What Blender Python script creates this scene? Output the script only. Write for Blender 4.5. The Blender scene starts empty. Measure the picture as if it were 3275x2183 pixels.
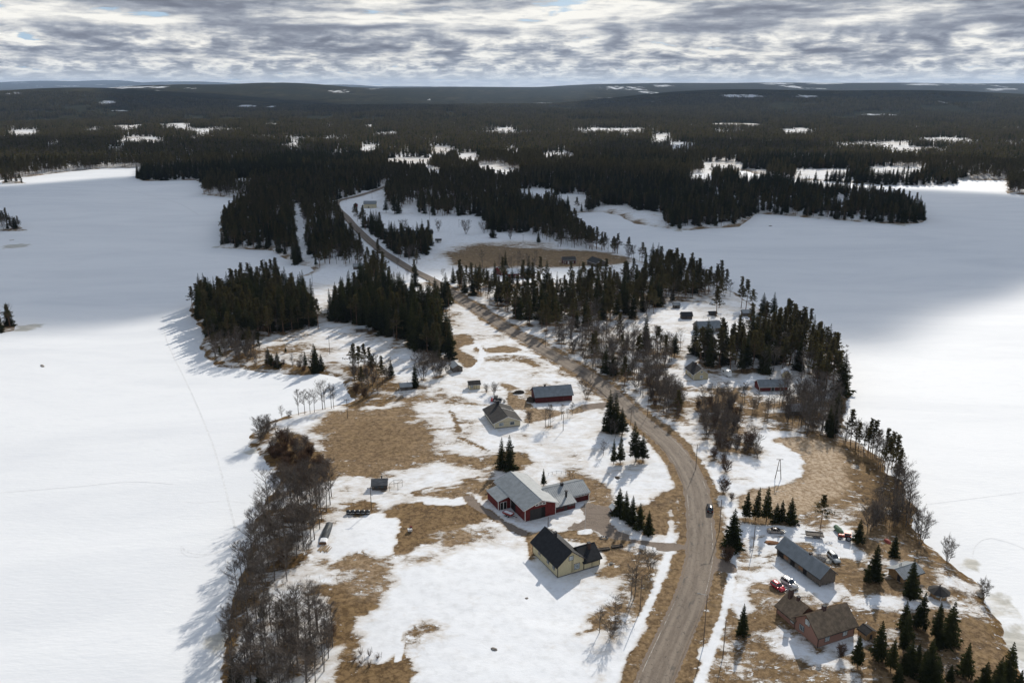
import bpy, math, random
import numpy as np
from mathutils import Vector, Matrix

# ------------------------------------------------------------------ camera, sky, sun
sc = bpy.context.scene
FPX, HORY, CZ = 2650.0, 278.0, 123.0            # focal length in photo pixels, eye-level row, camera height
TILT = math.atan((1091.5 - HORY) / FPX)
cam_d = bpy.data.cameras.new('camera'); cam = bpy.data.objects.new('camera', cam_d)
sc.collection.objects.link(cam); sc.camera = cam
cam_d.sensor_width = 36.0; cam_d.lens = 36.0 * FPX / 3275.0
cam_d.clip_start = 1.0; cam_d.clip_end = 200000.0
cam.location = (0, 0, CZ); cam.rotation_euler = (math.pi / 2 - TILT, 0, 0)

SUN_EL, SUN_AZ = math.radians(30.0), math.radians(21.5)   # azimuth clockwise from +Y
SUN = Vector((math.sin(SUN_AZ) * math.cos(SUN_EL), math.cos(SUN_AZ) * math.cos(SUN_EL), math.sin(SUN_EL)))
sun_d = bpy.data.lights.new('sun', 'SUN'); sun_d.energy = 4.3; sun_d.angle = math.radians(0.53)
sun_d.color = (1.0, 0.94, 0.84)
sun_o = bpy.data.objects.new('sun', sun_d); sc.collection.objects.link(sun_o)
sun_o.rotation_euler = SUN.to_track_quat('Z', 'Y').to_euler(); sun_o.location = (0, 0, 3000)

sc.view_settings.view_transform = 'Standard'; sc.view_settings.look = 'None'
sc.view_settings.exposure = 0.0; sc.view_settings.gamma = 1.0
sc.view_settings.use_curve_mapping = False
cy = sc.cycles
cy.max_bounces = 6; cy.diffuse_bounces = 2; cy.glossy_bounces = 2; cy.transmission_bounces = 3
cy.transparent_max_bounces = 12; cy.volume_bounces = 0; cy.caustics_reflective = False; cy.caustics_refractive = False

world = bpy.data.worlds.new('World'); sc.world = world; world.use_nodes = True

class NT:
    """tiny helper for building node trees"""
    def __init__(s, tree): s.t = tree; s.n = tree.nodes; s.l = tree.links
    def node(s, typ, **kw):
        n = s.n.new(typ)
        ins = kw.pop('ins', {})
        for k, v in kw.items(): setattr(n, k, v)
        for k, v in ins.items():
            i = n.inputs[k]
            if hasattr(v, 'links') or isinstance(v, bpy.types.NodeSocket): s.l.new(v, i)
            else: i.default_value = v
        return n
    def math(s, op, a, b=None, c=None, clamp=False):
        n = s.n.new('ShaderNodeMath'); n.operation = op; n.use_clamp = clamp
        for i, v in enumerate((a, b, c)):
            if v is None: continue
            if isinstance(v, bpy.types.NodeSocket): s.l.new(v, n.inputs[i])
            else: n.inputs[i].default_value = v
        return n.outputs[0]
    def vmath(s, op, a, b=None):
        n = s.n.new('ShaderNodeVectorMath'); n.operation = op
        for i, v in enumerate((a, b)):
            if v is None: continue
            if isinstance(v, bpy.types.NodeSocket): s.l.new(v, n.inputs[i])
            else: n.inputs[i].default_value = v
        return n.outputs[0]
    def mix(s, f, a, b, blend='MIX'):
        n = s.n.new('ShaderNodeMix'); n.data_type = 'RGBA'; n.blend_type = blend
        for sock, v in ((n.inputs[0], f), (n.inputs[6], a), (n.inputs[7], b)):
            if isinstance(v, bpy.types.NodeSocket): s.l.new(v, sock)
            elif sock.type == 'RGBA': sock.default_value = (*v, 1) if len(v) == 3 else v
            else: sock.default_value = v
        return n.outputs[2]
    def noise(s, vec, scale, detail=4, rough=0.55, dist=0.0):
        n = s.n.new('ShaderNodeTexNoise'); s.l.new(vec, n.inputs['Vector'])
        n.inputs['Scale'].default_value = scale; n.inputs['Detail'].default_value = detail
        n.inputs['Roughness'].default_value = rough; n.inputs['Distortion'].default_value = dist
        return n.outputs['Fac']
    def smooth(s, v, lo, hi, a=0.0, b=1.0):
        n = s.n.new('ShaderNodeMapRange'); n.interpolation_type = 'SMOOTHSTEP'
        s.l.new(v, n.inputs[0]) if isinstance(v, bpy.types.NodeSocket) else None
        for i, q in zip((1, 2, 3, 4), (lo, hi, a, b)):
            if isinstance(q, bpy.types.NodeSocket): s.l.new(q, n.inputs[i])
            else: n.inputs[i].default_value = q
        return n.outputs[0]
    def ramp(s, v, stops):
        n = s.n.new('ShaderNodeValToRGB'); s.l.new(v, n.inputs[0]); e = n.color_ramp.elements
        while len(e) < len(stops): e.new(0.5)
        for el, (p, c) in zip(e, stops): el.position = p; el.color = (*c, 1)
        return n.outputs[0]

def build_world():
    w = NT(world.node_tree); w.n.clear()
    sky = w.node('ShaderNodeTexSky', sky_type='NISHITA', sun_disc=False)
    sky.sun_elevation = SUN_EL; sky.sun_rotation = SUN_AZ; sky.altitude = 200; sky.ozone_density = 1.5
    d = w.node('ShaderNodeTexCoord').outputs['Generated']
    sep = w.node('ShaderNodeSeparateXYZ', ins={0: d})
    z = w.math('MAXIMUM', sep.outputs[2], 0.0)
    hyp = w.math('SQRT', w.math('SUBTRACT', 1.0, w.math('MULTIPLY', sep.outputs[2], sep.outputs[2])))
    ux, uy = w.math('DIVIDE', sep.outputs[0], w.math('MAXIMUM', hyp, 0.02)), w.math('DIVIDE', sep.outputs[1], w.math('MAXIMUM', hyp, 0.02))
    # rows of cumulus: they crowd together and shrink towards the horizon
    row = w.math('MULTIPLY', w.math('LOGARITHM', w.math('ADD', z, 0.007), math.e), 4.6)
    def band(k, rofs, seed):
        v = w.math('ADD', row, rofs + seed)
        return w.node('ShaderNodeCombineXYZ', ins={0: w.math('MULTIPLY', ux, k), 1: w.math('MULTIPLY', uy, k), 2: v}).outputs[0]
    b1, b2, b3 = w.smooth(z, 0.020, 0.034), w.smooth(z, 0.046, 0.072), w.smooth(z, 0.14, 0.26)
    def lerp(f, a, b): return w.math('ADD', a, w.math('MULTIPLY', f, w.math('SUBTRACT', b, a)))
    def dens(rofs):
        q = [w.noise(band(k, rofs, s), 1.0, 7, 0.54, 0.15) for k, s in ((44.0, 0.0), (20.0, 7.3), (7.5, 15.1), (3.2, 31.7))]; puff = w.noise(w.vmath('MULTIPLY', w.vmath('ADD', d, (0, 0, rofs * 0.008)), (42, 42, 95)), 1.0, 5, 0.6)
        return w.math('ADD', lerp(b3, lerp(b2, lerp(b1, q[0], q[1]), q[2]), q[3]), w.math('MULTIPLY', w.math('SUBTRACT', puff, 0.5), 0.15))
    n0, n1 = dens(0.0), dens(0.40)
    relief = w.math('SUBTRACT', n0, n1)                   # thinning upwards: the sunlit upper rim
    thr = w.smooth(z, 0.10, 0.45, 0.30, 0.47)           # overhead one looks up through the gaps between the clouds
    cover = w.smooth(n0, thr, w.math('ADD', thr, 0.06))
    core = w.smooth(n0, 0.44, 0.585)
    lit = w.math('ADD', w.math('MULTIPLY', relief, 2.5), w.math('SUBTRACT', 0.84, w.math('MULTIPLY', core, 0.58)))
    cloud = w.ramp(lit, [(0.0, (0.165, 0.18, 0.22)), (0.24, (0.225, 0.245, 0.295)), (0.45, (0.34, 0.365, 0.415)), (0.68, (0.60, 0.605, 0.605)), (0.95, (0.92, 0.90, 0.84))])
    skyc = w.mix(1.0, sky.outputs[0], (0.10, 0.10, 0.10), 'MULTIPLY')
    # air near the horizon veils the farthest clouds
    veil = w.smooth(z, 0.0, 0.030, 0.72, 0.0)
    cloud = w.mix(veil, cloud, (0.66, 0.685, 0.69))
    skyc = w.mix(w.smooth(z, 0.05, 0.4, 0.85, 0.35), skyc, (0.36, 0.51, 0.68))
    col = w.mix(cover, skyc, cloud)
    bg = w.node('ShaderNodeBackground', ins={'Color': col, 'Strength': 1.10})
    out = w.node('ShaderNodeOutputWorld'); w.l.new(bg.outputs[0], out.inputs[0])
build_world()

# ------------------------------------------------------------------ helpers
rng = np.random.default_rng(7); random.seed(7)
COL = sc.collection
def obj(name, mesh, parent=None, mat=None):
    o = bpy.data.objects.new(name, mesh); COL.objects.link(o)
    if parent is not None: o.parent = parent
    if mat is not None and mesh is not None and not mesh.materials: mesh.materials.append(mat)
    return o
def tag(o, label=None, cat=None, group=None, kind=None):
    for k, v in (('label', label), ('category', cat), ('group', group), ('kind', kind)):
        if v: o[k] = v
    return o
def thing(name, label, cat, loc=(0, 0, 0), rz=0.0, group=None):
    o = bpy.data.objects.new(name, None); COL.objects.link(o)
    o.empty_display_size = 0.5; o.location = loc; o.rotation_euler = (0, 0, rz)
    return tag(o, label, cat, group)
def npmesh(name, v, f, smooth=False):
    """mesh from numpy arrays; f is (n,3) or (n,4)"""
    me = bpy.data.meshes.new(name); v = np.asarray(v, np.float32); f = np.asarray(f, np.int32)
    n, k = f.shape
    me.vertices.add(len(v)); me.vertices.foreach_set('co', v.ravel())
    me.loops.add(n * k); me.loops.foreach_set('vertex_index', f.ravel())
    me.polygons.add(n); me.polygons.foreach_set('loop_start', np.arange(0, n * k, k, dtype=np.int32))
    me.polygons.foreach_set('loop_total', np.full(n, k, np.int32))
    if smooth: me.polygons.foreach_set('use_smooth', np.ones(n, bool))
    me.update(calc_edges=True); me.validate()
    return me
def set_attr(me, name, arr):
    a = me.attributes.new(name, 'FLOAT', 'POINT'); a.data.foreach_set('value', np.asarray(arr, np.float32).ravel())

class MB:
    """collects polygons; build() links them as one mesh object"""
    def __init__(s): s.v = []; s.f = []; s.m = []
    def add(s, vs, fs, mi=0):
        b = len(s.v); s.v += [tuple(p) for p in vs]
        for q in fs: s.f.append(tuple(b + i for i in q)); s.m.append(mi)
        return s
    def box(s, x0, x1, y0, y1, z0, z1, mi=0, M=None):
        p = [(x0, y0, z0), (x1, y0, z0), (x1, y1, z0), (x0, y1, z0), (x0, y0, z1), (x1, y0, z1), (x1, y1, z1), (x0, y1, z1)]
        if M is not None: p = [tuple(M @ Vector(q)) for q in p]
        return s.add(p, [(0, 3, 2, 1), (4, 5, 6, 7), (0, 1, 5, 4), (1, 2, 6, 5), (2, 3, 7, 6), (3, 0, 4, 7)], mi)
    def poly(s, pts, mi=0): return s.add(pts, [tuple(range(len(pts)))], mi)
    def extrude(s, pts, d, mi=0):
        """closed prism: polygon pts swept along vector d"""
        n = len(pts); q = [tuple(Vector(p) + Vector(d)) for p in pts]
        fs = [tuple(range(n - 1, -1, -1)), tuple(range(n, 2 * n))] + [(i, (i + 1) % n, n + (i + 1) % n, n + i) for i in range(n)]
        return s.add(list(pts) + q, fs, mi)
    def tube(s, a, b, ra, rb, n=6, mi=0, caps=True):
        a, b = Vector(a), Vector(b); d = (b - a)
        if d.length < 1e-6: return s
        d.normalize(); u = d.orthogonal().normalized(); w = d.cross(u)
        vs = []
        for c, r in ((a, ra), (b, rb)):
            for i in range(n):
                t = 2 * math.pi * i / n; vs.append(tuple(c + (u * math.cos(t) + w * math.sin(t)) * r))
        fs = [(i, (i + 1) % n, n + (i + 1) % n, n + i) for i in range(n)]
        if caps: fs += [tuple(range(n - 1, -1, -1)), tuple(range(n, 2 * n))]
        return s.add(vs, fs, mi)
    def lathe(s, prof, n=12, c=(0, 0, 0), mi=0):
        vs = []; 
        for r, z in prof:
            for i in range(n):
                t = 2 * math.pi * i / n; vs.append((c[0] + r * math.cos(t), c[1] + r * math.sin(t), c[2] + z))
        fs = []
        for j in range(len(prof) - 1):
            for i in range(n): fs.append((j * n + i, j * n + (i + 1) % n, (j + 1) * n + (i + 1) % n, (j + 1) * n + i))
        return s.add(vs, fs, mi)
    def mesh(s, name, mats=(), smooth=False):
        me = bpy.data.meshes.new(name); me.from_pydata(s.v, [], s.f)
        for m in (mats if isinstance(mats, (list, tuple)) else [mats]): me.materials.append(m)
        if max(s.m or [0]): me.polygons.foreach_set('material_index', s.m)
        if smooth: me.polygons.foreach_set('use_smooth', [True] * len(s.f))
        me.update(); return me
    def build(s, name, mats, parent=None, smooth=False): return obj(name, s.mesh(name, mats, smooth), parent)

# value noise on the plane
_lat = np.random.default_rng(3).random((256, 256))
def vnoise(x, y):
    x = np.asarray(x, float); y = np.asarray(y, float)
    xi = np.floor(x).astype(int); yi = np.floor(y).astype(int); fx = x - xi; fy = y - yi
    fx = fx * fx * (3 - 2 * fx); fy = fy * fy * (3 - 2 * fy)
    g = lambda a, b: _lat[a & 255, b & 255]
    return (g(xi, yi) * (1 - fx) + g(xi + 1, yi) * fx) * (1 - fy) + (g(xi, yi + 1) * (1 - fx) + g(xi + 1, yi + 1) * fx) * fy
def fbm(x, y, o=4, gain=0.5):
    s = 0; a = 1; t = 0
    for i in range(o): s = s + a * vnoise(x * 2 ** i + 17.3 * i, y * 2 ** i + 5.1 * i); t += a; a *= gain
    return s / t
def sstep(e0, e1, x):
    t = np.clip((x - e0) / (e1 - e0), 0, 1); return t * t * (3 - 2 * t)
def inside(P, x, y):
    x = np.asarray(x); r = np.zeros(x.shape, bool); n = len(P); j = n - 1
    for i in range(n):
        (xi, yi), (xj, yj) = P[i], P[j]
        if yi != yj:
            c = ((yi > y) != (yj > y)) & (x < (xj - xi) * (y - yi) / (yj - yi) + xi); r ^= c
        j = i
    return r
def segdist(P, x, y, closed=True):
    d = np.full(np.shape(x), 1e18); n = len(P)
    for i in range(n if closed else n - 1):
        ax, ay = P[i]; bx, by = P[(i + 1) % n]; dx, dy = bx - ax, by - ay; L = dx * dx + dy * dy + 1e-12
        t = np.clip(((x - ax) * dx + (y - ay) * dy) / L, 0, 1)
        d = np.minimum(d, (x - ax - t * dx) ** 2 + (y - ay - t * dy) ** 2)
    return np.sqrt(d)
def sdist(P, x, y): return np.where(inside(P, x, y), 1.0, -1.0) * segdist(P, x, y)

# ------------------------------------------------------------------ survey: photo points to places on the ground
def G0(px, py, z=0.0):
    x = (px - 1637.5) / FPX; y = -(py - 1091.5) / FPX
    d = (x, math.cos(TILT) + y * math.sin(TILT), -math.sin(TILT) + y * math.cos(TILT)); k = (z - CZ) / d[2]
    return (d[0] * k, d[1] * k)
def proj(P):
    q = (P[0], P[1], P[2] - CZ); ct, st = math.cos(TILT), math.sin(TILT); dep = q[1] * ct - q[2] * st
    return 1637.5 + FPX * q[0] / dep, 1091.5 - FPX * (q[1] * st + q[2] * ct) / dep

LAND = [(690, 2330), (700, 2183), (715, 2060), (745, 1945), (775, 1835), (800, 1745), (822, 1660), (860, 1590), (905, 1545), (868, 1500), (835, 1452), (800, 1425), (808, 1385),
        (850, 1352), (913, 1331), (959, 1320), (1066, 1301), (1112, 1290), (1131, 1280), (1112, 1240), (1085, 1205), (1050, 1196), (960, 1203), (880, 1194), (790, 1184), (700, 1172), (668, 1150), (640, 1110),
        (655, 1072), (632, 1030), (604, 995), (618, 968), (680, 948), (780, 925), (870, 905), (960, 885), (1010, 868), (985, 850), (945, 842), (905, 822), (860, 800), (746, 796), (700, 794), (712, 770), (704, 735), (730, 690),
        (808, 645), (740, 632), (646, 622), (660, 600), (650, 589), (622, 576), (454, 579), (430, 570), (455, 545), (462, 536), (344, 538), (230, 548), (96, 565), (0, 577), (-300, 590), (-1400, 640)]
LANDR = [(4600, 640), (3600, 622), (3273, 623), (3222, 619), (3215, 590), (3227, 577), (3069, 575), (3059, 590), (2960, 594), (2840, 593), (2687, 583), (2508, 572), (2420, 556), (2375, 545), (2345, 548), (2360, 561), (2450, 583), (2600, 606), (2760, 626), (2880, 655),
         (2950, 680), (2966, 702), (2942, 714), (2850, 716), (2753, 710), (2559, 694), (2426, 682), (2396, 700), (2365, 725), (2253, 732), (2176, 737), (2100, 725), (2028, 715), (1985, 690), (1923, 678), (1851, 680), (1790, 688), (1850, 730),
         (1909, 794), (2000, 816), (2090, 850), (2210, 880), (2355, 940), (2427, 985), (2498, 1030), (2570, 1055), (2625, 1100), (2680, 1160), (2708, 1215), (2712, 1265), (2698, 1313), (2688, 1395), (2735, 1410), (2790, 1440), (2815, 1484),
         (2875, 1535), (2912, 1600), (2936, 1680), (2950, 1735), (3004, 1775), (3079, 1829), (3130, 1871), (3150, 1913), (3163, 1959), (3205, 2011), (3207, 2062), (3252, 2142), (3290, 2200), (3340, 2330)]
A = [G0(*p) for p in LAND]; B = [G0(*p) for p in LANDR]
SHORE = [(A[0][0], -200)] + A + [(-9000, 1500), (-9000, 9000), (9000, 9000), (9000, 1500)] + B + [(B[-1][0], -200)]
ISLETS = [[G0(*p) for p in q] for q in (
    [(-60, 740), (85, 738), (60, 722), (-60, 712)], [(5, 588), (85, 587), (70, 580), (8, 580)], [(12, 772), (60, 766), (45, 760), (15, 764)],
    [(-90, 1078), (10, 1066), (75, 1048), (30, 1030), (-90, 1025)])]
ROADPX = [(2062, 2300), (2092, 2183), (2143, 2062), (2207, 1917), (2234, 1820), (2242, 1754), (2236, 1637), (2217, 1543), (2163, 1450), (2108, 1391), (2038, 1333), (1956, 1257), (1868, 1190), (1738, 1120), (1690, 1087), (1626, 1052), (1526, 990), (1471, 957),
          (1421, 921), (1373, 892), (1311, 861), (1239, 818), (1191, 780), (1143, 737), (1110, 699), (1080, 668), (1078, 650), (1105, 640), (1139, 632), (1215, 608), (1260, 590)]
def catmull(P, n=8):
    out = []
    for i in range(len(P) - 1):
        p0 = P[max(i - 1, 0)]; p1 = P[i]; p2 = P[i + 1]; p3 = P[min(i + 2, len(P) - 1)]
        for k in range(n):
            t = k / n
            out.append(tuple(0.5 * (2 * b + (c - a) * t + (2 * a - 5 * b + 4 * c - d) * t * t + (3 * b - a - 3 * c + d) * t ** 3) for a, b, c, d in zip(p0, p1, p2, p3)))
    return out + [tuple(P[-1])]
LANDZ = 3.0
ROAD = catmull([G0(px, py, LANDZ) for px, py in ROADPX])

HILLS = []      # (x, y, rx, ry, height)
def hill(px, topy, dist, wpx, depth):
    # a rise whose crest stands at photo row topy
    x = (px - 1637.5) / FPX * dist * math.cos(TILT); h = CZ + (HORY - topy) * math.cos(TILT) ** 2 / FPX * dist
    HILLS.append((x, dist, wpx / FPX * dist, depth, h))
for a in ((890, 266, 9000, 330, 2200), (620, 272, 8500, 260, 1800), (250, 283, 5200, 380, 1300), (1500, 280, 11000, 500, 2500), (2380, 288, 5600, 420, 900), (2900, 291, 5200, 500, 900), (1950, 272, 13000, 220, 2200), (2120, 268, 15000, 330, 2500), (2480, 265, 15500, 380, 2500), (2850, 266, 15000, 420, 2500), (3230, 268, 14500, 420, 2500),
          (170, 259, 30000, 220, 4000), (365, 257, 31000, 60, 3000), (600, 261, 30000, 260, 4000), (1090, 271, 28000, 140, 4000), (-200, 266, 26000, 500, 4000), (1300, 277, 26000, 500, 4000), (1750, 280, 22000, 700, 3000), (3600, 270, 15000, 500, 3000)):
    hill(*a)
def terrain(x, y, sd=None):
    """height of the land; the lakes lie at 0"""
    x = np.asarray(x, float); y = np.asarray(y, float); r = np.hypot(x, y)
    far = 6 + 48 * sstep(2500, 14000, r) + (fbm(x / 1500, y / 1500, 3) - 0.5) * 60 * sstep(1400, 5000, r) + (fbm(x / 380 + 9, y / 380, 3) - 0.5) * 18 * sstep(900, 2500, r)
    for hx, hy, rx, ry, hh in HILLS:
        far = np.maximum(far, far + (hh - far) * np.exp(-(((x - hx) / rx) ** 2 + ((y - hy) / ry) ** 2)))
    near = LANDZ + (fbm(x / 60, y / 60, 3) - 0.5) * 2.0
    k = sstep(700, 1500, r)
    h = near * (1 - k) + np.maximum(far, 2.0) * k
    if sd is not None:
        h = np.where(sd > 0, h * (1 - np.exp(-sd / (9 + 26 * k))) + 0.10, np.maximum(-3.0, sd * 0.25))
    return h
def land_sd(x, y):
    sd = sdist(SHORE, x, y)
    for P in ISLETS: sd = np.maximum(sd, sdist(P, x, y))
    r = np.hypot(x, y)
    return sd + (fbm(x / 9, y / 9, 3) - 0.5) * 5.0 * sstep(0, 12, 14 - np.abs(sd)) * (1 + sstep(500, 1200, r))
# grids: near sheet (1 m), wider sheet (10 m)
NX0, NX1, NY0, NY1 = -220, 220, 120, 520
gx, gy = np.meshgrid(np.arange(NX0, NX1 + 1, 1.0), np.arange(NY0, NY1 + 1, 1.0), indexing='xy')
sdN = land_sd(gx, gy); hN = terrain(gx, gy, sdN)
roadD = segdist(ROAD, gx, gy, False)
WX0, WX1, WY0, WY1, WS = -2400, 2400, -80, 2800, 10
wx, wy = np.meshgrid(np.arange(WX0, WX1 + 1, WS * 1.0), np.arange(WY0, WY1 + 1, WS * 1.0), indexing='xy')
sdW = land_sd(wx, wy); hW = terrain(wx, wy, sdW)
def bil(arr, x, y, x0, y0, s):
    u = (np.asarray(x, float) - x0) / s; v = (np.asarray(y, float) - y0) / s
    i = np.clip(np.floor(u).astype(int), 0, arr.shape[1] - 2); j = np.clip(np.floor(v).astype(int), 0, arr.shape[0] - 2)
    fu = np.clip(u - i, 0, 1); fv = np.clip(v - j, 0, 1)
    return (arr[j, i] * (1 - fu) + arr[j, i + 1] * fu) * (1 - fv) + (arr[j + 1, i] * (1 - fu) + arr[j + 1, i + 1] * fu) * fv
def HT(x, y):
    """ground height anywhere (array in, array out)"""
    x = np.atleast_1d(np.asarray(x, float)); y = np.atleast_1d(np.asarray(y, float))
    n = (x > NX0) & (x < NX1) & (y > NY0) & (y < NY1); w = (x > WX0) & (x < WX1) & (y > WY0) & (y < WY1)
    return np.where(n, bil(hN, x, y, NX0, NY0, 1.0), np.where(w, bil(hW, x, y, WX0, WY0, WS), terrain(x, y) - 2.0))
def SD(x, y):
    x = np.atleast_1d(np.asarray(x, float)); y = np.atleast_1d(np.asarray(y, float))
    n = (x > NX0) & (x < NX1) & (y > NY0) & (y < NY1)
    return np.where(n, bil(sdN, x, y, NX0, NY0, 1.0), bil(sdW, x, y, WX0, WY0, WS))
def G(px, py):
    """photo point -> (x, y, z) on the ground"""
    z = LANDZ
    for _ in range(6):
        x, y = G0(px, py, z); z = max(float(HT(x, y)[0]), 0.0)
    return Vector((x, y, z))
def GP(pts, smooth=0):
    q = [tuple(G(*p)[:2]) for p in pts]
    return catmull(q + [q[0]], smooth)[:-1] if smooth else q
def hgt(b, topy):
    lo, hi = 0.0, 60.0
    for _ in range(40):
        m = (lo + hi) / 2
        if proj((b[0], b[1], b[2] + m))[1] > topy: lo = m
        else: hi = m
    return lo
# ------------------------------------------------------------------ materials
MATS = {}
def pmat(name, color, rough=0.9, var=0.0, scale=3.0, bump=0.0, bscale=None, metal=0.0, spec=0.3, color2=None, stretch=None, detail=4):
    """principled material with object-space noise variation and fine relief"""
    if name in MATS: return MATS[name]
    m = bpy.data.materials.new(name); m.use_nodes = True; t = NT(m.node_tree)
    b = m.node_tree.nodes['Principled BSDF']
    b.inputs['Roughness'].default_value = rough; b.inputs['Metallic'].default_value = metal; b.inputs['Specular IOR Level'].default_value = spec
    co = t.node('ShaderNodeTexCoord').outputs['Object']
    if stretch: co = t.vmath('MULTIPLY', co, stretch)
    n = t.noise(co, scale, detail, 0.6)
    c2 = color2 or tuple(max(0, c * (1 - var)) for c in color)
    c1 = tuple(min(1, c * (1 + var * 0.6)) for c in color) if color2 is None else color
    t.l.new(t.mix(t.smooth(n, 0.35, 0.65), c2, c1), b.inputs['Base Color'])
    if bump:
        bn = t.node('ShaderNodeBump', ins={'Strength': bump, 'Distance': 0.05, 'Height': t.noise(co, bscale or scale * 4, 3)})
        t.l.new(bn.outputs[0], b.inputs['Normal'])
    MATS[name] = m; return m
def foliage(name, c1, c2, trans=0.25):
    m = bpy.data.materials.new(name); m.use_nodes = True; t = NT(m.node_tree); t.n.clear()
    rnd = t.node('ShaderNodeObjectInfo').outputs['Random']
    pos = t.node('ShaderNodeNewGeometry').outputs['Position']
    n = t.noise(pos, 0.9, 2); f = t.math('ADD', t.math('MULTIPLY', rnd, 0.55), t.math('MULTIPLY', t.smooth(n, 0.3, 0.7), 0.45))
    col = t.mix(f, c1, c2)
    d = t.node('ShaderNodeBsdfDiffuse', ins={'Color': col}); tr = t.node('ShaderNodeBsdfTranslucent', ins={'Color': col})
    mx = t.node('ShaderNodeMixShader', ins={0: trans, 1: d.outputs[0], 2: tr.outputs[0]})
    t.l.new(mx.outputs[0], t.node('ShaderNodeOutputMaterial').inputs[0]); MATS[name] = m; return m
M_SPRUCE = foliage('spruce_needles', (0.014, 0.018, 0.008), (0.052, 0.055, 0.020), 0.25)
M_PINE = foliage('pine_needles', (0.040, 0.037, 0.016), (0.112, 0.095, 0.042), 0.38)
M_TWIG = foliage('bare_twigs', (0.060, 0.049, 0.041), (0.125, 0.102, 0.084), 0.05)
M_TWIG2 = foliage('willow_twigs', (0.060, 0.036, 0.025), (0.115, 0.070, 0.046), 0.05)
M_BARK = pmat('conifer_bark', (0.085, 0.060, 0.045), 0.95, 0.4, 2.0, 0.4)
M_PBARK = pmat('pine_bark', (0.17, 0.095, 0.055), 0.95, 0.4, 1.0, 0.4)
M_BBARK = pmat('birch_bark', (0.20, 0.175, 0.15), 0.9, 0.0, 1.6, 0.2, color2=(0.055, 0.044, 0.037), stretch=(1, 1, 0.4))

def ground_mat(name, near=True):
    m = bpy.data.materials.new(name); m.use_nodes = True; t = NT(m.node_tree); b = t.n['Principled BSDF']
    b.inputs['Roughness'].default_value = 0.9; b.inputs['Specular IOR Level'].default_value = 0.15
    pos = t.node('ShaderNodeNewGeometry').outputs['Position']
    at = lambda k: t.node('ShaderNodeAttribute', attribute_name=k).outputs['Fac']
    bare, tone, rough, gravel = at('bare'), at('tone'), at('rough'), at('gravel')
    st = t.vmath('MULTIPLY', pos, (0.55, 1.0, 1.0))
    n1 = t.noise(st, 0.13, 8, 0.70, 0.9); n2 = t.noise(st, 0.62, 6, 0.70, 0.5); n3 = t.noise(st, 5.5, 3, 0.7)
    # melt edge: broad patches, then tussocks where the cover is thin
    e = t.math('ADD', t.math('ADD', bare, t.math('MULTIPLY', t.math('SUBTRACT', n1, 0.5), 1.15)), t.math('MULTIPLY', t.math('SUBTRACT', n2, 0.5), t.math('ADD', 0.30, t.math('MULTIPLY', rough, 0.95))))
    e = t.math('ADD', e, t.math('MULTIPLY', t.math('SUBTRACT', n3, 0.5), t.math('ADD', 0.10, t.math('MULTIPLY', rough, 0.55))))
    fl = t.smooth(t.noise(t.vmath('ADD', st, (7, 3, 0)), 0.42, 7, 0.74, 0.5), 0.57, 0.66)
    e = t.math('SUBTRACT', e, t.math('MULTIPLY', fl, t.math('ADD', 0.16, t.math('MULTIPLY', rough, 0.6))))
    fac = t.smooth(e, 0.41, 0.60)
    v1 = t.noise(st, 0.30, 7, 0.72, 0.6); v2 = t.noise(t.vmath('ADD', pos, (40, 9, 0)), 0.9, 6, 0.72)
    g = t.mix(t.smooth(v2, 0.41, 0.59), (0.080, 0.044, 0.015), (0.185, 0.106, 0.034))
    g = t.mix(t.math('MULTIPLY', t.smooth(v1, 0.50, 0.60), 0.60), g, (0.240, 0.150, 0.058))
    g = t.mix(tone, g, t.mix(t.smooth(v2, 0.38, 0.62), (0.27, 0.185, 0.105), (0.53, 0.415, 0.30)))
    g = t.mix(t.math('MULTIPLY', t.smooth(t.noise(pos, 0.38, 6, 0.74), 0.50, 0.64), t.math('SUBTRACT', 0.62, t.math('MULTIPLY', tone, 0.45))), g, (0.046, 0.027, 0.014))
    snow = t.mix(t.smooth(t.noise(pos, 0.35, 6, 0.7), 0.42, 0.7), (0.815, 0.825, 0.845), (0.715, 0.722, 0.735))
    snow = t.mix(t.math('MULTIPLY', t.smooth(e, 0.08, 0.50), 0.55), snow, (0.46, 0.375, 0.275))
    grav = t.mix(t.smooth(n3, 0.3, 0.7), (0.165, 0.130, 0.105), (0.27, 0.215, 0.17))
    gm = t.smooth(t.math('ADD', gravel, t.math('MULTIPLY', t.math('SUBTRACT', n1, 0.5), 0.7)), 0.42, 0.56)
    c = t.mix(fac, snow, g); c = t.mix(gm, c, grav)
    t.l.new(c, b.inputs['Base Color'])
    hgtn = t.math('ADD', t.math('MULTIPLY', n2, 0.10), t.math('ADD', t.math('MULTIPLY', n3, t.math('MULTIPLY', fac, 0.10)), t.math('MULTIPLY', fac, -0.16)))
    bp = t.node('ShaderNodeBump', ins={'Strength': 0.9, 'Distance': 1.0, 'Height': hgtn}); t.l.new(bp.outputs[0], b.inputs['Normal'])
    return m
M_GROUND = ground_mat('thawing_ground')

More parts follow.
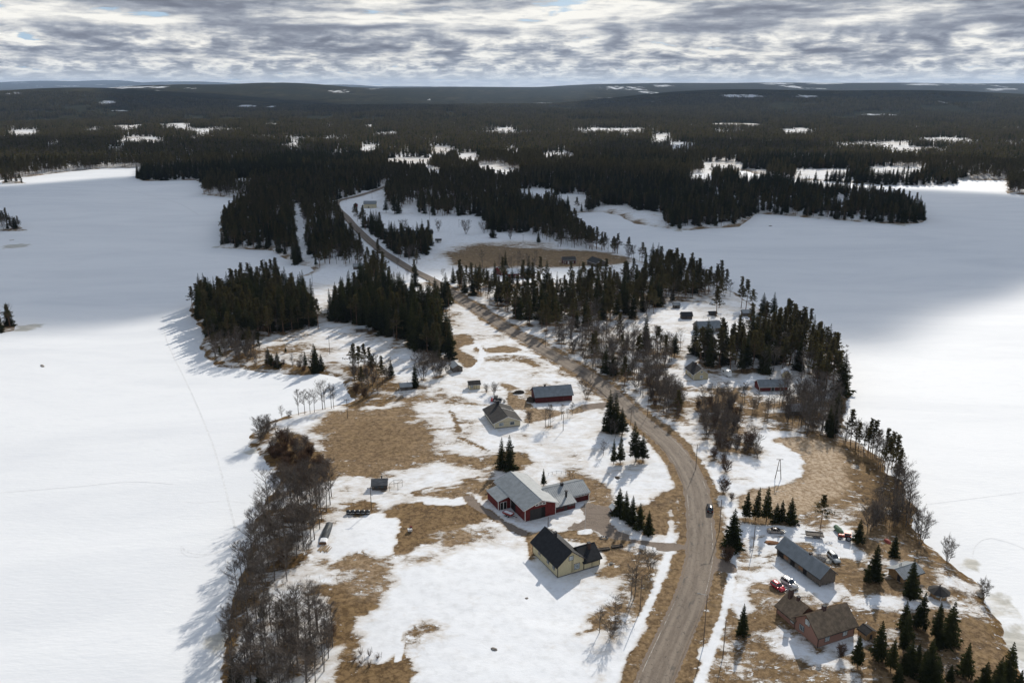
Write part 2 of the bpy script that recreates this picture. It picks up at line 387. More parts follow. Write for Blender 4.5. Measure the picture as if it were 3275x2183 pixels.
def far_mat():
    m = bpy.data.materials.new('forest_hills'); m.use_nodes = True; t = NT(m.node_tree); b = t.n['Principled BSDF']
    b.inputs['Roughness'].default_value = 1.0; b.inputs['Specular IOR Level'].default_value = 0.0
    pos = t.node('ShaderNodeNewGeometry').outputs['Position']
    op = t.node('ShaderNodeAttribute', attribute_name='open').outputs['Fac']
    p = t.vmath('MULTIPLY', pos, (1, 0.22, 1))
    n = t.noise(p, 0.010, 5, 0.75); n2 = t.noise(pos, 0.0016, 3)
    wood = t.mix(t.smooth(n, 0.3, 0.7), (0.014, 0.016, 0.009), (0.058, 0.052, 0.030))
    wood = t.mix(t.smooth(n2, 0.4, 0.6), wood, (0.028, 0.030, 0.020))
    e = t.math('ADD', op, t.math('MULTIPLY', t.math('SUBTRACT', n, 0.5), 1.3))
    col = t.mix(t.smooth(e, 0.50, 0.62), wood, (0.62, 0.64, 0.67))
    t.l.new(col, b.inputs['Base Color'])
    bp = t.node('ShaderNodeBump', ins={'Strength': 0.8, 'Distance': 14.0, 'Height': t.noise(pos, 0.035, 4, 0.7)}); t.l.new(bp.outputs[0], b.inputs['Normal'])
    return m

def lake_mat():
    m = bpy.data.materials.new('snowy_ice'); m.use_nodes = True; t = NT(m.node_tree); b = t.n['Principled BSDF']
    b.inputs['Roughness'].default_value = 0.75; b.inputs['Specular IOR Level'].default_value = 0.2
    pos = t.node('ShaderNodeNewGeometry').outputs['Position']; p = t.vmath('MULTIPLY', pos, (0.35, 1, 1))
    n = t.noise(p, 0.022, 7, 0.66, 1.2); n2 = t.noise(p, 0.4, 5, 0.66, 0.6)
    ice = t.node('ShaderNodeAttribute', attribute_name='wet').outputs['Fac']
    c = t.mix(t.smooth(n, 0.35, 0.72), (0.83, 0.838, 0.85), (0.745, 0.758, 0.78))
    c = t.mix(t.math('MULTIPLY', t.smooth(n2, 0.5, 0.75), 0.35), c, (0.68, 0.70, 0.735))
    c = t.mix(t.smooth(t.math('ADD', ice, t.math('MULTIPLY', t.math('SUBTRACT', t.noise(pos, 0.13, 4, 0.6), 0.5), 0.7)), 0.45, 0.6), c, t.mix(t.smooth(n2, 0.4, 0.6), (0.44, 0.425, 0.38), (0.60, 0.575, 0.52)))
    t.l.new(c, b.inputs['Base Color'])
    bp = t.node('ShaderNodeBump', ins={'Strength': 0.35, 'Distance': 0.25, 'Height': t.math('ADD', t.noise(p, 0.9, 4, 0.6), n)}); t.l.new(bp.outputs[0], b.inputs['Normal'])
    return m

# ------------------------------------------------------------------ what lies bare of snow
def D(pts): return [(a * 1.3924, b * 1.3924) for a, b in pts]
def region(pts, smooth=4): return GP(D(pts), smooth)
bare = np.full(gx.shape, 0.255); tone = np.full(gx.shape, 0.12); rough = np.full(gx.shape, 0.35); gravel = np.zeros(gx.shape)
WXN = (fbm(gx / 24, gy / 24, 6, 0.66) - 0.5) * 34; WYN = (fbm(gx / 26 + 31, gy / 18 + 7, 6, 0.66) - 0.5) * 30
nearer = sstep(420, 150, gy) * 0.30 + 0.36; WXN *= nearer; WYN *= nearer
def soft(P, w):
    xs = [p[0] for p in P]; ys = [p[1] for p in P]
    i0, i1 = max(int(min(xs) - NX0 - 2 * w), 0), min(int(max(xs) - NX0 + 2 * w) + 2, gx.shape[1]); j0, j1 = max(int(min(ys) - NY0 - 2 * w), 0), min(int(max(ys) - NY0 + 2 * w) + 2, gx.shape[0])
    if i1 <= i0 or j1 <= j0: return None
    s = (slice(j0, j1), slice(i0, i1)); return s, sstep(-w * 1.6, w * 1.6, sdist(P, gx[s] + WXN[s], gy[s] + WYN[s]))
def paint(pts, b=None, t=None, r=None, g=None, w=2.0):
    q = soft(region(pts), w)
    if q is None: return
    s, k = q
    for arr, v in ((bare, b), (tone, t), (rough, r), (gravel, g)):
        if v is not None: arr[s] = arr[s] * (1 - k) + v * k
_r = np.array([p for p in ROAD if p[1] < 700]); _o = np.argsort(_r[:, 1]); RDY, RDX = _r[_o, 1], _r[_o, 0]
# forest floors and thickets (under the trees)
paint([(430, 690), (490, 840), (600, 850), (760, 850), (730, 760), (740, 690), (600, 660)], 0.42, 0.1, 0.5, w=5)
paint([(745, 700), (760, 740), (950, 830), (1040, 840), (1060, 720), (1000, 650), (800, 680)], 0.40, 0.1, 0.5, w=5)
paint([(1030, 640), (1200, 760), (1420, 760), (1500, 700), (1650, 690), (1500, 620), (1200, 610)], 0.42, 0.1, 0.5, w=5)
paint([(1230, 760), (1500, 900), (1590, 850), (1640, 960), (1680, 1000), (1600, 960), (1500, 1010), (1380, 900)], 0.36, 0.15, 0.6, w=5)
paint([(1100, 760), (1400, 930), (1700, 900), (1560, 770), (1300, 740)], 0.34, 0.15, 0.6, w=8)
# left shore thicket
paint([(495, 1600), (520, 1400), (560, 1270), (600, 1150), (660, 1110), (600, 1040), (590, 1000), (650, 990), (720, 1030), (775, 1070), (760, 1140), (740, 1200), (700, 1270), (660, 1330), (600, 1400), (560, 1600)], 0.34, 0.05, 0.8, w=3)
paint([(640, 1000), (690, 1000), (740, 1030), (770, 1070), (760, 1100), (700, 1090), (640, 1060)], 0.85, 0.08, 0.4, w=2)
paint([(425, 845), (600, 862), (735, 862), (735, 850), (600, 840)], 0.6, 0.05, 0.5, w=2)
paint([(800, 840), (880, 830), (900, 870), (870, 920), (800, 930)], 0.62, 0.05, 0.6, w=3)
paint([(640, 965), (700, 940), (800, 925), (870, 925), (940, 905), (900, 880), (860, 920), (760, 930), (660, 955)], 0.75, 0.05, 0.5, w=1.5)
# fields
paint([(720, 985), (770, 945), (850, 935), (920, 930), (960, 955), (1000, 985), (1015, 1020), (1070, 1042), (1130, 1060), (1120, 1085), (1060, 1072), (960, 1078), (850, 1092), (775, 1085), (768, 1030), (745, 1010)], 0.78, 0.30, 0.42, w=3)
paint([(780, 1000), (850, 960), (930, 970), (960, 1030), (900, 1055), (800, 1060)], 1.0, 0.25, 0.2, w=3)
paint([(1120, 1050), (1150, 1035), (1180, 1040), (1230, 1060), (1190, 1080), (1140, 1075)], 0.85, 0.2, 0.4)
paint([(960, 960), (1000, 940), (1090, 960), (1120, 1010), (1060, 1040), (1010, 1010)], 0.38, 0.2, 0.5, w=4)
paint([(880, 905), (960, 880), (1050, 905), (1090, 930), (1000, 930), (900, 925)], 0.50, 0.2, 0.6, w=2)
paint([(750, 1155), (840, 1150), (850, 1172), (960, 1160), (1060, 1148), (1090, 1180), (1080, 1205), (1000, 1225), (960, 1262), (900, 1275), (905, 1225), (870, 1185), (800, 1180)], 0.90, 0.15, 0.35, w=2)
paint([(960, 1130), (1060, 1105), (1180, 1105), (1140, 1125), (1100, 1150), (1070, 1140), (1000, 1142)], 0.72, 0.3, 0.4, w=1.5)
paint([(970, 1150), (1060, 1140), (1075, 1152), (1000, 1162)], -0.3, w=1)
paint([(700, 1325), (760, 1290), (830, 1262), (880, 1275), (960, 1262), (1060, 1215), (1130, 1215), (1040, 1270), (900, 1340), (860, 1390), (800, 1400), (760, 1370)], 0.52, 0.45, 0.85, w=3)
paint([(690, 1345), (760, 1360), (860, 1385), (850, 1420), (790, 1500), (740, 1600), (700, 1600), (760, 1450)], 0.92, 0.15, 0.3, w=2.5)
paint([(760, 1200), (860, 1180), (905, 1225), (890, 1275), (830, 1262), (770, 1300), (755, 1250)], -0.2, w=1.5)
paint([(820, 1520), (880, 1500), (905, 1490), (935, 1525), (990, 1575), (990, 1620), (720, 1620), (775, 1545)], 0.95, 0.15, 0.25, w=1.5)
paint([(905, 1450), (990, 1420), (1000, 1450), (985, 1490), (1010, 1540), (930, 1525), (912, 1490)], 0.46, 0.2, 0.9, w=2)
paint([(790, 1505), (860, 1380), (960, 1300), (1200, 1280), (1330, 1400), (1320, 1600), (1000, 1600), (935, 1520), (900, 1485), (830, 1515)], 0.03, w=3, r=0.25)
paint([(905, 1450), (985, 1425), (980, 1460), (940, 1520), (915, 1490)], 0.47, 0.2, 0.9, w=2)
# around the yellow house
paint([(1195, 1232), (1250, 1205), (1235, 1300), (1205, 1275)], 0.9, 0.3, 0.3, w=1)
paint([(1255, 1222), (1300, 1212), (1400, 1215), (1440, 1235), (1480, 1265), (1545, 1282), (1552, 1302), (1500, 1425), (1450, 1420), (1370, 1450), (1330, 1460), (1345, 1410), (1400, 1380), (1425, 1330), (1375, 1308), (1390, 1260), (1330, 1238)], 0.88, 0.3, 0.40, w=1.5)
paint([(1430, 1310), (1470, 1330), (1450, 1420), (1400, 1450), (1375, 1430), (1420, 1370)], 0.42, 0.2, 0.6, w=2)
paint([(1480, 1280), (1545, 1300), (1550, 1330), (1490, 1320)], 0.42, 0.2, 0.5, w=2)
# driveways and yards
paint([(1290, 1190), (1340, 1150), (1395, 1155), (1400, 1180), (1430, 1205), (1475, 1238), (1560, 1255), (1585, 1262), (1585, 1275), (1540, 1270), (1470, 1250), (1420, 1222), (1350, 1205), (1300, 1205)], g=1.0, b=0.5, w=1.2)
paint([(1320, 1205), (1345, 1198), (1355, 1212), (1330, 1218)], b=-0.3, g=0.0, w=0.7)
paint([(1500, 1130), (1520, 1122), (1555, 1138), (1568, 1185), (1545, 1230), (1500, 1215), (1478, 1160)], 0.95, 0.22, 0.15, w=1.5)
paint([(1290, 1095), (1340, 1085), (1400, 1110), (1430, 1145), (1390, 1160), (1350, 1140), (1300, 1120)], 0.70, 0.3, 0.4, w=1.5)
paint([(1205, 950), (1240, 935), (1330, 945), (1365, 935), (1345, 925), (1300, 950), (1220, 975)], 0.85, 0.5, 0.3, w=1.2)
paint([(1150, 880), (1180, 885), (1230, 935), (1215, 950), (1180, 930)], 0.80, 0.4, 0.4, w=1.2)
paint([(1170, 905), (1230, 890), (1320, 870), (1300, 900), (1210, 920)], 0.44, 0.3, 0.8, w=2)
paint([(1340, 925), (1395, 915), (1375, 905), (1350, 890), (1370, 895), (1410, 918), (1400, 930), (1350, 940)], g=0.9, b=0.5, w=1)
paint([(1020, 772), (1080, 770), (1100, 790), (1065, 800), (1090, 830), (1075, 850), (1050, 830), (1040, 800)], 0.85, 0.25, 0.5, w=1.2)
paint([(1098, 800), (1115, 797), (1118, 807), (1105, 810)], 0.9, 0.3, 0.5, w=0.8)
paint([(1125, 800), (1160, 796), (1195, 803), (1190, 810), (1130, 812)], 0.9, 0.3, 0.4, w=0.8)
paint([(1110, 822), (1180, 815), (1220, 818), (1235, 840), (1195, 822), (1120, 830)], 0.66, 0.1, 0.8, w=0.8)
# right of the road
paint([(1590, 1060), (1640, 1130), (1660, 1180), (1700, 1200), (1690, 1120), (1760, 1100), (1800, 1085), (1850, 1050), (1840, 1005), (1900, 1000), (2000, 1015), (2090, 1080), (2130, 1180), (2140, 1250), (2200, 1290), (2260, 1350), (2300, 1450), (2352, 1540), (2352, 1620), (1620, 1620), (1640, 1400), (1660, 1240)], 0.67, 0.22, 0.62, w=3)
paint([(1600, 1050), (1640, 1020), (1740, 1080), (1680, 1110), (1680, 1165), (1650, 1150), (1630, 1110)], 0.18, 0.2, 0.6, w=2)
paint([(1740, 1000), (1790, 985), (1800, 1010), (1845, 1050), (1810, 1092), (1760, 1110), (1730, 1100), (1750, 1050)], -0.1, w=2)
paint([(1790, 1012), (1840, 1005), (1900, 1020), (1945, 1070), (1930, 1130), (1870, 1150), (1800, 1175), (1690, 1150), (1700, 1120), (1770, 1100), (1815, 1092), (1845, 1050)], 0.95, 0.95, 0.30, w=1.5)
paint([(1915, 1010), (2000, 1025), (2080, 1090), (2115, 1180), (2110, 1230), (2060, 1230), (2000, 1190), (1950, 1150), (1945, 1070)], 0.72, 0.08, 0.7, w=2)
paint([(1690, 1205), (1750, 1195), (1850, 1200), (1900, 1215), (1960, 1250), (1960, 1290), (1900, 1280), (1780, 1235), (1780, 1270), (1720, 1300), (1690, 1290)], 0.17, 0.3, 0.7, w=1.2)
paint([(1660, 1295), (1760, 1290), (1800, 1320), (1780, 1345), (1690, 1320)], 0.30, 0.5, 0.9, w=1.5)
paint([(1700, 1320), (1770, 1340), (1860, 1400), (1780, 1395), (1720, 1350)], 0.6, 0.4, 0.7, w=1.5)
paint([(1785, 1290), (1800, 1290), (1925, 1360), (1925, 1400), (1880, 1390), (1800, 1330)], 0.12, 0.2, 0.5, w=1)
paint([(1780, 1450), (1800, 1440), (1880, 1490), (1970, 1465), (1990, 1480), (1930, 1530), (1850, 1520), (1800, 1480)], 0.20, 0.2, 0.6, w=1.5)
paint([(1930, 1380), (2000, 1360), (2080, 1380), (2040, 1410), (1980, 1400)], 0.36, 0.4, 0.8, w=1.5)
paint([(2130, 1250), (2200, 1290), (2290, 1370), (2320, 1440), (2300, 1440), (2230, 1380), (2160, 1310)], 0.52, 0.05, 0.9, w=2)
paint([(1640, 1330), (1655, 1330), (1640, 1490), (1605, 1490)], -0.15, w=0.7)
paint([(1648, 1320), (1690, 1330), (1690, 1400), (1670, 1480), (1640, 1480)], 0.85, 0.3, 0.5, w=1)
paint([(1700, 1345), (1735, 1345), (1735, 1420), (1720, 1440), (1705, 1390)], 0.15, 0.3, 0.4, w=1)
# open ground right of the road thaws in patches
k_ = sstep(0, 12, gx - np.interp(gy, RDY, RDX) - 6) * sstep(2, 10, sdN) * sstep(430, 330, gy); bare = bare + 0.06 * k_ * sstep(190, 230, gy); rough = rough + 0.2 * k_
# the wave-washed shore strip is bare
sh = sstep(5.5, 1.0, sdN + (fbm(gx / 6, gy / 6, 3) - 0.5) * 6) * (sdN > 0); bare = np.maximum(bare, 0.62 * sh); tone = tone * (1 - sh); rough = np.maximum(rough, 0.6 * sh)
def lane(pts, w, b=None, g_=None, t_=None):
    P = catmull(GP(D(pts)), 6); d = segdist(P, gx, gy, False) + (fbm(gx / 4, gy / 4, 3) - 0.5) * w * 0.9; k = sstep(w, w * 0.35, d)
    for arr, v in ((bare, b), (gravel, g_), (tone, t_)):
        if v is not None: arr[...] = arr * (1 - k) + v * k
lane([(1072, 1142), (1100, 1165), (1150, 1195), (1200, 1225)], 2.2, 0.8, 0.7, 0.1); lane([(1034, 943), (1045, 965), (1055, 990)], 1.3, 0.75); lane([(1054, 1003), (1090, 1020), (1123, 1035)], 1.1, 0.7); lane([(908, 1368), (912, 1440), (917, 1516)], 1.0, -0.5)
lane([(1010, 905), (1060, 925), (1110, 930), (1200, 940)], 1.3, 0.62, None, 0.3); lane([(900, 920), (980, 915), (1060, 905), (1150, 895)], 1.0, 0.5); lane([(950, 1130), (1020, 1110), (1100, 1095)], 1.0, 0.55); lane([(860, 1120), (930, 1135), (1040, 1120)], 0.9, 0.5)
lane([(1645, 1300), (1700, 1305), (1760, 1320), (1840, 1375), (1900, 1400)], 1.6, 0.55, None, 0.4); lane([(1660, 1290), (1690, 1310), (1720, 1330)], 2.4, 0.3, 0.45); lane([(1715, 1240), (1760, 1230), (1850, 1235), (1930, 1260)], 1.2, 0.5, None, 0.4); lane([(1630, 1288), (1650, 1297), (1675, 1303)], 3.2, 0.5, 1.0); lane([(1300, 840), (1290, 860), (1380, 900)], 0.8, 0.5)
lane([(1095, 790), (1108, 812), (1098, 835), (1085, 850)], 1.4, -0.6); lane([(1100, 818), (1180, 812), (1240, 818)], 1.2, -0.5)
paint([(1600, 905), (1680, 893), (1760, 912), (1830, 922), (1900, 930), (1885, 978), (1800, 988), (1700, 978), (1640, 962)], 0.62, 0.12, 0.8, w=3)
paint([(1480, 880), (1540, 870), (1580, 940), (1560, 965), (1500, 930)], 0.52, 0.1, 0.8, w=3)
# road: brown verges with ploughed snow behind them
nv = fbm(gx / 14, gy / 14, 3) * 3.0
vk = sstep(7.4, 5.2, roadD + nv - 1.5) * (0.55 + 0.45 * sstep(330, 230, gy))
bare = bare * (1 - vk) + 0.92 * vk; tone = tone * (1 - vk) + 0.22 * vk
ws = sstep(1.2, 0.5, np.abs(roadD + nv * 0.3 - 9.0)) * sstep(250, 180, gy) * 0.8
bare = bare * (1 - ws) - 0.25 * ws
shoulder = sstep(4.4, 3.7, roadD); gravel = np.maximum(gravel, shoulder * 0.9)
bare = bare + (fbm(gx / 8 + 60, gy / 6, 4, 0.55) - 0.5) * 1.1 * rough
# drifts and ploughed banks give the snow its relief
hN = hN + (fbm(gx / 7, gy / 7, 3) - 0.5) * 0.35 * sstep(3, 9, roadD) * (sdN > 2) + (fbm(gx / 2.3, gy / 2.3, 2) - 0.5) * 0.10 * (sdN > 1)

def grid_faces(nx, ny, keep=None):
    i, j = np.meshgrid(np.arange(nx - 1), np.arange(ny - 1), indexing='xy'); a = j * nx + i
    f = np.stack([a, a + 1, a + nx + 1, a + nx], -1).reshape(-1, 4)
    return f if keep is None else f[keep.ravel()]
me = npmesh('ground', np.stack([gx, gy, hN], -1).reshape(-1, 3), grid_faces(gx.shape[1], gx.shape[0]), True)
for k, a in (('bare', bare), ('tone', tone), ('rough', rough), ('gravel', gravel)): set_attr(me, k, a)
tag(obj('ground', me, None, M_GROUND), kind='structure'); GROUND_ME = me

# wider land: bare patches in the far field, snow under the woods
bW = 0.10 + (fbm(wx / 90, wy / 90, 3) - 0.5) * 0.5 + 0.18 * sstep(600, 1500, np.hypot(wx, wy)); tW = np.full(wx.shape, 0.2); rW = np.full(wx.shape, 0.5)
def paintW(pts, b, t, w=8.0):
    global bW, tW
    k = sstep(-w, w, sdist(region(pts), wx, wy)); bW = bW * (1 - k) + b * k; tW = tW * (1 - k) + t * k
paintW([(880, 500), (1100, 495), (1330, 520), (1440, 560), (1300, 560), (1100, 550), (900, 540)], -0.1, 0.2)
paintW([(1035, 585), (1090, 562), (1250, 572), (1400, 582), (1450, 602), (1330, 612), (1200, 612), (1060, 612)], 0.95, 0.3)
paintW([(980, 600), (1060, 560), (1240, 552), (1270, 572), (1090, 566), (1030, 590)], 0.50, 0.3)
bW = np.where(sdW < 5, np.maximum(bW, 0.6), bW)
cx = (wx[:-1, :-1] + WS / 2); cyy = (wy[:-1, :-1] + WS / 2)
keep = ~((cx > NX0) & (cx < NX1) & (cyy > NY0) & (cyy < NY1))
hWm = hW.copy()
me = npmesh('land', np.stack([wx, wy, hWm], -1).reshape(-1, 3), grid_faces(wx.shape[1], wx.shape[0], keep), True)
for k, a in (('bare', bW), ('tone', tW), ('rough', rW), ('gravel', np.zeros(wx.shape))): set_attr(me, k, a)
tag(obj('land', me, None, M_GROUND), kind='structure')

# far hills, to the horizon
rr = np.geomspace(2300, 60000, 170); th = np.radians(np.linspace(-75, 75, 620))
R_, T_ = np.meshgrid(rr, th, indexing='ij'); hx, hy = R_ * np.sin(T_), R_ * np.cos(T_)
hz = terrain(hx, hy)
inW = (np.abs(hx) < WX1 - 5) & (hy < WY1 - 5); hz = np.where(inW, np.minimum(hz, 8) - 14, hz + 7.0 * sstep(4200, 5200, R_) - 2.0)
opn = 0.08 + 0.50 * sstep(0.60, 0.72, fbm(hx / 700, hy / 1600, 4, 0.6)) * sstep(5000, 6500, R_)
def opening(px, py, rx, ry, a):
    """snowy clearing on the far hills, given where the photo shows it"""
    global opn
    d = (HORY - py) * math.cos(TILT) ** 2 / FPX
    sx = hx / np.maximum(hy, 1); u = (1637.5 + sx / math.cos(TILT) * FPX - px) / rx
    elev = (hz - CZ) / np.maximum(R_, 1); v = (HORY - elev * FPX / math.cos(TILT) ** 2 - py) / ry
    opn = np.maximum(opn, (a + 0.13) * np.exp(-(u * u + v * v) ** 1.5))
for a in ((1990, 281, 110, 9, 0.46), (2120, 275, 50, 6, 0.5), (2480, 268, 90, 5, 0.5), (2640, 268, 90, 4, 0.55), (2960, 271, 110, 5, 0.5), (3200, 285, 90, 6, 0.45), (2370, 306, 130, 9, 0.46), (2560, 308, 90, 8, 0.42), (3080, 322, 140, 8, 0.40),
          (480, 279, 50, 4, 0.45), (610, 283, 40, 4, 0.5), (880, 264, 40, 4, 0.45), (42, 296, 40, 5, 0.6), (335, 324, 40, 8, 0.5), (376, 348, 45, 3, 0.6), (787, 338, 45, 6, 0.5), (864, 340, 30, 5, 0.5), (1200, 284, 60, 3, 0.4), (1373, 319, 16, 4, 0.6), (2821, 360, 90, 4, 0.6), (1730, 330, 60, 5, 0.4), (2100, 325, 60, 4, 0.45)):
    opening(*a)
me = npmesh('hills', np.stack([hx, hy, hz], -1).reshape(-1, 3), grid_faces(len(th), len(rr))[:, ::-1], True)
set_attr(me, 'open', opn); tag(obj('hills', me, None, far_mat()), kind='structure')

# frozen lakes
lx, ly = np.meshgrid(np.linspace(-1500, 1500, 376), np.linspace(-100, 1500, 201), indexing='xy')
wet = np.zeros(lx.shape)
for px, py, r in ((795, 1435, 7), (690, 2040, 9), (3100, 1815, 6), (3190, 1930, 7), (3225, 1975, 5), (3255, 2075, 10), (690, 790, 8), (905, 820, 7), (2170, 738, 8), (90, 1047, 12), (50, 787, 16), (2880, 718, 12)):
    q = G0(px, py); wet = np.maximum(wet, 0.8 * np.exp(-((lx - q[0]) ** 2 + (ly - q[1]) ** 2) / r ** 2))
me = npmesh('lake_ice', np.stack([lx, ly, 0 * lx], -1).reshape(-1, 3), grid_faces(lx.shape[1], lx.shape[0])); set_attr(me, 'wet', wet)
M_LAKE = lake_mat(); tag(obj('lake_ice', me, None, M_LAKE), kind='structure')

# ------------------------------------------------------------------ road
def strip(name, line, offs, mat, zoff, uvw=False):
    """ribbon following a centre line; offs = list of lateral offsets"""
    L = np.array(line); tan = np.gradient(L, axis=0); tan /= np.linalg.norm(tan, axis=1)[:, None]; nor = np.stack([tan[:, 1], -tan[:, 0]], 1)
    cols = [L + nor * o for o in offs]; k = len(offs); n = len(L)
    P = np.stack(cols, 1).reshape(-1, 2); z = HT(P[:, 0], P[:, 1]).reshape(n, k)
    zc = z.max(1, keepdims=True); z = np.broadcast_to(zc, z.shape) if k > 1 else z
    far = sstep(420, 560, P[:, 1]).reshape(n, k) * 0.35
    V = np.concatenate([P, (z + zoff + far).reshape(-1, 1)], 1)
    a = np.arange(n - 1)[:, None] * k + np.arange(k - 1)[None, :]
    f = np.stack([a, a + 1, a + k + 1, a + k], -1).reshape(-1, 4)
    me = npmesh(name, V, f, True)
    run = np.concatenate([[0], np.cumsum(np.linalg.norm(np.diff(L, axis=0), axis=1))])
    set_attr(me, 'along', np.repeat(run, k)); set_attr(me, 'across', np.tile(offs, n))
    return obj(name, me, None, mat)
def dense(line, step=2.0):
    L = np.array(line); s = np.concatenate([[0], np.cumsum(np.linalg.norm(np.diff(L, axis=0), axis=1))]); u = np.arange(0, s[-1], step)
    return np.stack([np.interp(u, s, L[:, 0]), np.interp(u, s, L[:, 1])], 1)
def asphalt():
    m = bpy.data.materials.new('worn_asphalt'); m.use_nodes = True; t = NT(m.node_tree); b = t.n['Principled BSDF']
    b.inputs['Roughness'].default_value = 0.85; b.inputs['Specular IOR Level'].default_value = 0.2
    pos = t.node('ShaderNodeNewGeometry').outputs['Position']
    at = lambda k: t.node('ShaderNodeAttribute', attribute_name=k).outputs['Fac']
    al, ac = at('along'), at('across')
    uv = t.node('ShaderNodeCombineXYZ', ins={0: ac, 1: t.math('MULTIPLY', al, 0.12)}).outputs[0]
    uv2 = t.node('ShaderNodeCombineXYZ', ins={0: ac, 1: t.math('MULTIPLY', al, 0.35)}).outputs[0]
    n = t.noise(uv, 0.9, 5, 0.65); n2 = t.noise(pos, 3.0, 4, 0.7); n3 = t.noise(uv2, 0.55, 4, 0.6, 0.5)
    c = t.mix(t.smooth(n, 0.3, 0.7), (0.155, 0.122, 0.095), (0.245, 0.198, 0.155))
    c = t.mix(t.math('MULTIPLY', t.smooth(n3, 0.60, 0.66), 0.65), c, (0.085, 0.078, 0.072))
    c = t.mix(t.math('MULTIPLY', t.smooth(n2, 0.4, 0.8), 0.25), c, (0.10, 0.085, 0.07))
    rut = t.smooth(t.math('ABSOLUTE', t.math('SUBTRACT', t.math('ABSOLUTE', ac), 1.75)), 0.75, 0.1)
    c = t.mix(t.math('MULTIPLY', rut, 0.45), c, (0.285, 0.235, 0.185))
    cr = t.node('ShaderNodeTexVoronoi', feature='DISTANCE_TO_EDGE', ins={'Vector': t.vmath('ADD', t.vmath('MULTIPLY', pos, (0.16, 0.16, 0)), t.vmath('MULTIPLY', t.node('ShaderNodeTexNoise', ins={'Vector': pos, 'Scale': 0.5, 'Detail': 3}).outputs['Color'], (0.5, 0.5, 0)))}).outputs['Distance']
    c = t.mix(t.math('MULTIPLY', t.smooth(cr, 0.020, 0.006), 0.75), c, (0.045, 0.04, 0.036))
    edge = t.smooth(t.math('ADD', t.math('ABSOLUTE', ac), t.math('MULTIPLY', n2, 0.7)), 3.4, 3.85)
    c = t.mix(t.math('MULTIPLY', edge, 0.7), c, (0.22, 0.165, 0.115))
    t.l.new(c, b.inputs['Base Color'])
    bp = t.node('ShaderNodeBump', ins={'Strength': 0.3, 'Distance': 0.03, 'Height': n2}); t.l.new(bp.outputs[0], b.inputs['Normal'])
    return m
RD = dense(ROAD)
tag(strip('road', RD, [-3.5, -2.4, -1.2, 0, 1.2, 2.4, 3.5], asphalt(), 0.05), kind='structure')
def paint_mat():
    m = bpy.data.materials.new('worn_white_paint'); m.use_nodes = True; t = NT(m.node_tree); b = t.n['Principled BSDF']
    pos = t.node('ShaderNodeNewGeometry').outputs['Position']; n = t.noise(pos, 1.1, 4, 0.7)
    t.l.new(t.mix(t.smooth(n, 0.42, 0.62), (0.19, 0.16, 0.135), (0.50, 0.46, 0.41)), b.inputs['Base Color']); b.inputs['Roughness'].default_value = 0.8
    return m
M_LINE = paint_mat(); near_road = RD[RD[:, 1] < 330]
for s in (-3.1, 3.1):
    tag(strip('road_edge_line', near_road, [s - 0.06, s + 0.06], M_LINE, 0.058), kind='structure')
# ------------------------------------------------------------------ trees: a few of each kind, copied
def tri_mesh(name, V, T, mat):
    me = npmesh(name, np.array(V), np.array(T)); me.materials.append(mat); return me
def trunk_mb(h, r, mat, lean=0.0, n=6, segs=4, rs=None, top=0.97):
    mb = MB(); p = Vector((0, 0, -0.3))
    for i in range(segs):
        a = i / segs; b = (i + 1) / segs
        q = Vector((lean * math.sin(b * 2.1) * h * 0.03, lean * math.cos(b * 2.6) * h * 0.02, h * top * b))
        mb.tube(p, q, r * (1 - a) ** 0.9 + 0.015, r * (1 - b) ** 0.9 + 0.012, n, caps=False); p = q
    return mb
class TriSet:
    def __init__(s): s.v = []; s.t = []
    def tri(s, a, b, c): k = len(s.v); s.v += [a, b, c]; s.t.append((k, k + 1, k + 2))
    def spike(s, a, b, w, up=(0, 0, 1)):
        """slender tapering blade from a to b"""
        d = np.subtract(b, a); side = np.cross(d, up); L = np.linalg.norm(side); side = side / L * w if L > 1e-6 else np.array((w, 0, 0))
        s.tri(tuple(np.add(a, side)), tuple(np.subtract(a, side)), tuple(b))
def spruce(seed, h=16.0, rad=0.165, base=0.05, lv=26):
    r = random.Random(seed); tk = trunk_mb(h, h * 0.011, None, r.uniform(-1, 1)); ts = TriSet()
    for i in range(lv):
        f = base + (0.985 - base) * (i / (lv - 1)) ** 1.02; z = h * f
        R = h * rad * ((1 - f) ** 0.82) * r.uniform(0.72, 1.18) + 0.10
        nb = 8 if f < 0.8 else 6; a0 = r.uniform(0, 6.28)
        for b in range(nb):
            az = a0 + 6.283 * b / nb + r.uniform(-0.3, 0.3); L = R * r.uniform(0.72, 1.18); ca, sa = math.cos(az), math.sin(az)
            dr = 0.42 * (1 - f) + 0.10; z0 = z + r.uniform(-0.15, 0.15)
            P = lambda s, lat=0.0, dz=0.0: (ca * L * s - sa * lat, sa * L * s + ca * lat, z0 - dr * L * (s ** 0.8) + 0.16 * L * s ** 4 + dz)
            for s0 in (0.18, 0.45, 0.72):
                wl = (0.34 * L + 0.18) * (1.05 - s0 * 0.75) * r.uniform(0.8, 1.2)
                for sg in (-1, 1):
                    ts.tri(P(s0 - 0.14), P(s0 + 0.16), P(min(s0 + 0.30, 1.0), sg * wl, -0.10 * L - r.uniform(0, 0.22)))
                ts.tri(P(s0 - 0.10), P(s0 + 0.14), P(s0 + 0.05, r.uniform(-0.15, 0.15), -0.22 * L * (1 - f) - 0.28))
            ts.tri(P(0.66, 0.13 * L), P(0.66, -0.13 * L), P(1.06))
    ts.spike((0, 0, h * 0.95), (0, 0, h * 1.02), 0.10, (0, 1, 0)); ts.spike((0, 0, h * 0.95), (0, 0, h * 1.02), 0.10, (1, 0, 0))
    return tk.mesh('trunk', M_BARK), tri_mesh('crown', ts.v, ts.t, M_SPRUCE)
